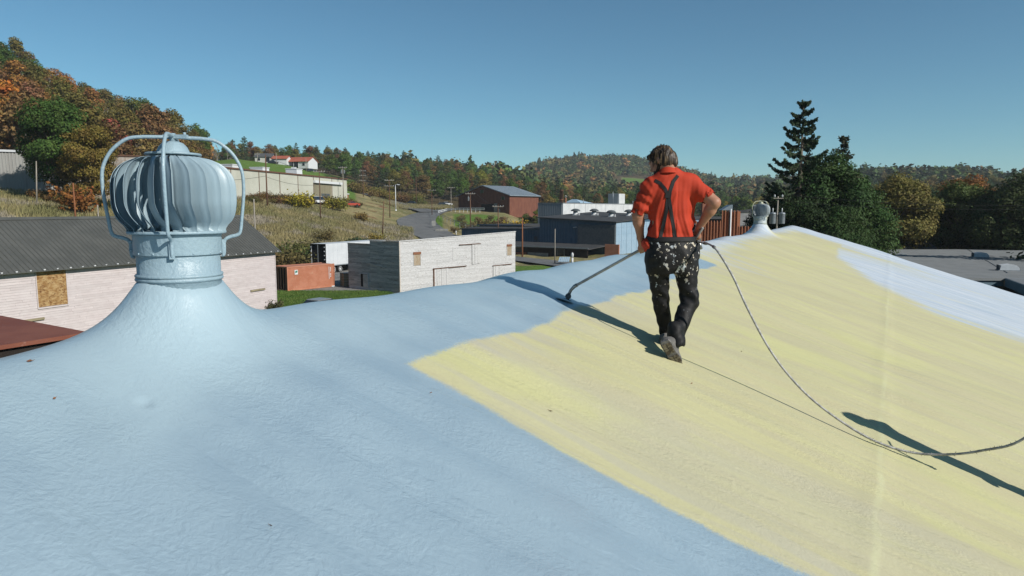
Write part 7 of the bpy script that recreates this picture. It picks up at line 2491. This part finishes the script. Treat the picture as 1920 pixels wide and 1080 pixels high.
        m_.add(vs, fs, False)
        return m_.build('brace', M['strap'], root)
    strap([(1229, 338), (1238, 343), (1247, 355), (1252, 368), (1250, 390), (1245, 415), (1238, 446)])
    strap([(1272, 329), (1263, 340), (1256, 358), (1254, 372), (1257, 395), (1261, 420), (1265, 446)])
    pm = MB()
    c = at(1252.5, 367, 5.46) - org
    h_ = bvh.ray_cast(Vector((c[0], c[1] - 0.6, c[2])), Vector((0, 1, 0)))[0]
    if h_:
        pm.prism([(c[0] - 0.020, c[2] - 0.018), (c[0] + 0.020, c[2] - 0.018), (c[0] + 0.014, c[2] + 0.024), (c[0] - 0.016, c[2] + 0.024)], 1, h_.y - 0.010, h_.y + 0.004); pm.build('brace_patch', M['strap'], root)
    # ---- boots
    def boot(heel, toe, sole_n, ankle, label=None):
        heel, toe, n_ = np.array(heel), np.array(toe), np.array(sole_n, float)
        f = toe - heel; L = np.linalg.norm(f); f /= L
        n_ = n_ - f * (n_ @ f); n_ /= np.linalg.norm(n_)
        s_ = np.cross(f, n_)
        mid = (heel + toe) / 2
        lo_, hi_ = mid - 0.26, mid + 0.26
        hi_ = np.maximum(hi_, ankle + 0.12); lo_ = np.minimum(lo_, ankle - 0.12)
        G = SDF(lo_, hi_, 0.0065)
        A = heel - n_ * 0.045 + f * 0.045; Bq = heel - n_ * 0.05 + f * L * 0.55; C = toe - n_ * 0.035 - f * 0.045
        G.cap(A, Bq, 0.040, 0.044, 0.02).cap(Bq, C, 0.044, 0.036, 0.02).cap(A + s_ * 0.012, C + s_ * 0.012, 0.036, 0.034, 0.02).cap(A - s_ * 0.012, C - s_ * 0.012, 0.036, 0.034, 0.02)
        G.cap(heel - n_ * 0.05 + f * 0.05, ankle, 0.046, 0.046, 0.03); G.cap(heel - n_ * 0.06 + f * 0.11, ankle, 0.042, 0.044, 0.03)
        G.halfspace(heel - n_ * 0.012, n_)
        V_, Q_ = G.mesh(); V_ = smooth_np(V_, Q_, 1, 0.4)
        o = link_mesh('boot', np_mesh('boot', V_ - org, Q_, M['boot'], True), root)
        # sole with welt and tread bars
        out = [(-0.01, 0.030), (0.03, 0.041), (0.09, 0.036), (0.15, 0.038), (0.21, 0.050), (0.26, 0.046), (0.295, 0.030), (0.305, 0.0)]
        k_ = L / 0.30
        pts = [(a * k_, b) for a, b in out] + [(a * k_, -b) for a, b in out[::-1][1:]]
        m_ = MB(); vs = []
        for dn in (-0.018, 0.006):
            vs += [heel + f * a + s_ * b + n_ * dn - org for a, b in pts]
        q_ = len(pts)
        m_.add(vs, [tuple(range(q_)), tuple(range(q_, 2 * q_))[::-1]] + [(i, (i + 1) % q_, q_ + (i + 1) % q_, q_ + i) for i in range(q_)])
        so = m_.build('sole', M['boot'], o)
        bm_ = so.data
        for i in range(9):
            a = (0.015 + 0.031 * i) * k_
            w0 = np.interp(a / k_, [p[0] for p in out], [p[1] for p in out]) - 0.006
            if 3.5 < i < 4.6: continue
            for sd in (-1, 1):
                tb = MB()
                b0, b1 = (0.003, w0) if sd > 0 else (-w0, -0.003)
                lo4 = [heel + f * (a + da) + s_ * b + n_ * 0.0061 - org for da, b in ((0, b0), (0.022, b0), (0.022, b1), (0, b1))]
                hi4 = [p + n_ * 0.008 for p in lo4]
                tb.hexa(lo4, hi4); tb.build('tread', M['sole'], o)
        return o
    boot(J(1247, 641, 5.235), J(1272, 685, 5.295), (-0.18, -0.96, -0.30), anR + [0, 0.0, 0.0])
    a_ = J(1251, 664, 5.60); b_ = J(1253, 650, 5.87)
    gz = lambda p, e=0.016: np.array([p[0], p[1], roof_z(p[0], p[1]) + e])
    boot(gz(a_), gz(b_), (0.30, -0.10, -0.95), anL)
    # lift figure check is by construction: the planted sole lies on the roof
    # ---- spray pole, its own thing
    po = J(1203, 467, 5.745)
    wand = empty('spray_pole', po, 0, 'long grey spray pole with an angled nozzle held in the worker left hand', 'spray pole')
    m_ = MB(); m_.tube([pole_a - po, np.zeros(3), pole_b - po], [0.0125, 0.0125, 0.0125], 12); m_.build('pole', surf('pole_sleeve', (0.56, 0.55, 0.53), (0.36, 0.35, 0.34), 12, rough=0.5), wand)
    m_ = MB(); e0 = pole_b; d0 = (pole_b - po) / np.linalg.norm(pole_b - po)
    e1 = e0 + d0 * 0.03 + np.array([-0.008, 0, -0.020]); e2 = e1 + np.array([-0.020, 0.0, -0.045])
    m_.tube([e0 - d0 * 0.03 - po, e0 - po, e1 - po, e2 - po], [0.017, 0.016, 0.014, 0.014], 10); m_.build('elbow', M['steel'], wand)
    m_ = MB(); m_.tube([e2 - po + np.array([0.003, 0, 0.01]), e2 - po + np.array([-0.002, 0, -0.006]), e2 - po + np.array([-0.006, 0, -0.022]), e2 - po + np.array([-0.008, 0, -0.034])], [0.018, 0.027, 0.027, 0.014], 12); m_.build('nozzle', M['slate_block'], wand)
    m_ = MB(); m_.ellipsoid(tuple(e2 - po + np.array([-0.006, 0, -0.03])), (0.017, 0.017, 0.012)); m_.build('tip', M['steel'], wand)
    g0 = pole_a
    m_ = MB(); m_.tube([g0 - po, g0 - po + np.array([0.05, -0.03, 0.0])], 0.022, 10); m_.tube([g0 - po + np.array([0.03, -0.015, 0.0]), g0 - po + np.array([0.045, -0.06, -0.085])], [0.018, 0.015], 8); gun = m_.build('gun_handle', M['steel'], wand)
    m_ = MB(); m_.tube([J(1318, 427, 5.55) - po, J(1308, 441, 5.60) - po, J(1297, 455, 5.63) - po], [0.010, 0.012, 0.010], 8); m_.build('trigger', M['concrete'], wand)
    # fan of spray falling on the roof
    hit = gz(e2 + np.array([-0.03, 0.02, 0]), 0.004)
    mist, t, b = new_mat('spray_mist')
    t.nodes.remove(b)
    pv = N(t, 'ShaderNodeVolumePrincipled'); pv.inputs['Color'].default_value = (0.92, 0.95, 0.98, 1); pv.inputs['Density'].default_value = 1.1
    t.links.new(pv.outputs[0], t.nodes['Material Output'].inputs['Volume'])
    m_ = MB(); n = 14
    tip = e2 + np.array([-0.008, 0, -0.036])
    vs = [tip - hit + np.array([0.006 * math.cos(2 * math.pi * k / n), 0.006 * math.sin(2 * math.pi * k / n), 0]) for k in range(n)]
    for k in range(n):
        a = 2 * math.pi * k / n
        x_, y_ = hit[0] + 0.085 * math.cos(a), hit[1] + 0.045 * math.sin(a)
        vs.append(np.array([x_, y_, roof_z(x_, y_) + 0.006]) - hit)
    m_.add(vs, [(k, (k + 1) % n, n + (k + 1) % n, n + k) for k in range(n)] + [tuple(range(n)), tuple(range(2 * n - 1, n - 1, -1))])
    m_.build('spray_mist', mist, None, hit, label='faint fan of paint mist falling from the nozzle to the roof', cat='mist', kind='stuff')
    return root, org


worker, WORG = make_worker()

# a second worker stands just outside the frame on the right; only the long shadow is in view
def second_worker():
    c = copy_tree(worker)
    for ch in list(c.children):
        if ch.name.startswith('hair_strands'): bpy.data.objects.remove(ch)
    x, y = 3.98, 4.20
    c.location = (x, y, roof_z(x, y) + 0.02)
    c.rotation_euler = (0, 0, R(143))
    c.scale = (0.88, 0.88, 1.0)
    c['label'] = 'second worker just outside the right edge whose long shadow falls on the yellow foam'
    return c


second_worker()


def hose():
    pts = [(1306, 452, 5.60), (1318, 455.5, 5.52), (1332, 459, 5.36), (1347, 473, 5.22), (1375, 520, 5.15), (1400, 575, 5.10), (1440, 650, 5.06), (1480, 705, 5.01), (1530, 755, 4.93), (1600, 805, 4.80), (1660, 835, 4.70), (1720, 850, 4.62), (1780, 852, 4.52), (1840, 845, 4.42), (1920, 822, 4.28)]
    P = [Vector(at(*p)) for p in pts] + [Vector((3.52, 4.16, ZC - 1.10)), Vector((3.72, 4.12, ZC - 0.92))]
    dense = []
    n = len(P)
    for i in range(n - 1):
        p0, p1, p2, p3 = P[max(i - 1, 0)], P[i], P[i + 1], P[min(i + 2, n - 1)]
        for k in range(10):
            t = k / 10
            dense.append(0.5 * ((2 * p1) + (p2 - p0) * t + (2 * p0 - 5 * p1 + 4 * p2 - p3) * t * t + (3 * p1 - p0 - 3 * p2 + p3) * t ** 3))
    dense.append(P[-1])
    o = dense[90].copy()
    root = empty('spray_hose', o, 0, 'grey spray hose looping from the worker hip down across the yellow roof', 'hose')
    hm = surf('hose_rubber', (0.33, 0.325, 0.315), (0.52, 0.51, 0.49), 30, rough=0.6, lo=0.42, hi=0.6, bs_=0.5, bdist=0.003, bscale=120)
    m_ = MB(); m_.tube([p - o for p in dense], [0.0085] * len(dense), 8); m_.build('hose', hm, root)
    m_ = MB()
    for a, b in ((0, 4), (12, 15), (24, 26)):
        m_ = MB(); m_.tube([dense[i] - o for i in range(a, b + 1)], [0.0125] * (b - a + 1), 8); m_.build('fitting', M['steel'], root)
    # crusty shreds of dried foam on the slack part
    rg = random.Random(3)
    m_ = MB()
    for k in range(170):
        i = rg.randint(92, 122) if k < 110 else rg.randint(127, 141)
        p = dense[i].lerp(dense[i + 1], rg.random()) - o
        d = Vector((rg.gauss(0, 1), rg.gauss(0, 1), rg.gauss(0.3, 1))).normalized()
        m_.tube([p + d * 0.006, p + d * rg.uniform(0.012, 0.022)], [0.003, 0.0008], 3, caps=False)
    m_.build('dried_foam', surf('dried_foam', (0.25, 0.235, 0.2), (0.4, 0.38, 0.33), 60, rough=0.9), root, kind='stuff')


hose()

# dead leaves blown onto the roof
LM = surf('dead_leaf', (0.22, 0.09, 0.04), (0.3, 0.16, 0.07), 30, rough=0.8)
for k, (u, v, lab) in enumerate(((56, 679, 'curled dead leaf at the far left of the grey coat'), (103, 749, 'tiny dead leaf below the left one on the grey coat'), (1033, 772, 'red-brown leaf on the yellow foam left of the worker'), (808, 738, 'leaf caught at the edge of the grey coat'), (1390, 660, 'small leaf under the hose on the yellow foam'), (1297, 720, 'crumb of leaf just right of the worker shadow'), (1107, 600, 'pale leaf crumb at the top of the yellow foam'), (508, 988, 'dark leaf crumb in the lower left coat'))):
    d = _F + _X * (u - 960) / FPX + _U * (540 - v) / FPX
    t = 1.0
    for it in range(60):
        p = d * t; zz = roof_z(p[0], p[1]) - ZC
        t += (p[2] - zz) * 0.8
    p = d * t
    m_ = MB(); s = 0.010 if k in (0, 2) else 0.005
    m_.add([(-s * 1.6, 0, 0.004), (-s * .3, s * 0.7, 0.010), (s * 1.5, s * 0.2, 0.006), (-s * .2, -s * 0.7, 0.002), (0, 0, 0.003), (s * 2.4, 0.001, 0.012)], [(0, 4, 1), (1, 4, 2), (2, 4, 3), (3, 4, 0), (2, 4, 5)])
    o = m_.build('dead_leaf', LM, None, (p[0], p[1], p[2] + ZC + 0.001)); o.rotation_euler = (0, 0, k * 1.3)
    tag(o, lab, 'leaf', 'dead leaves on the roof')
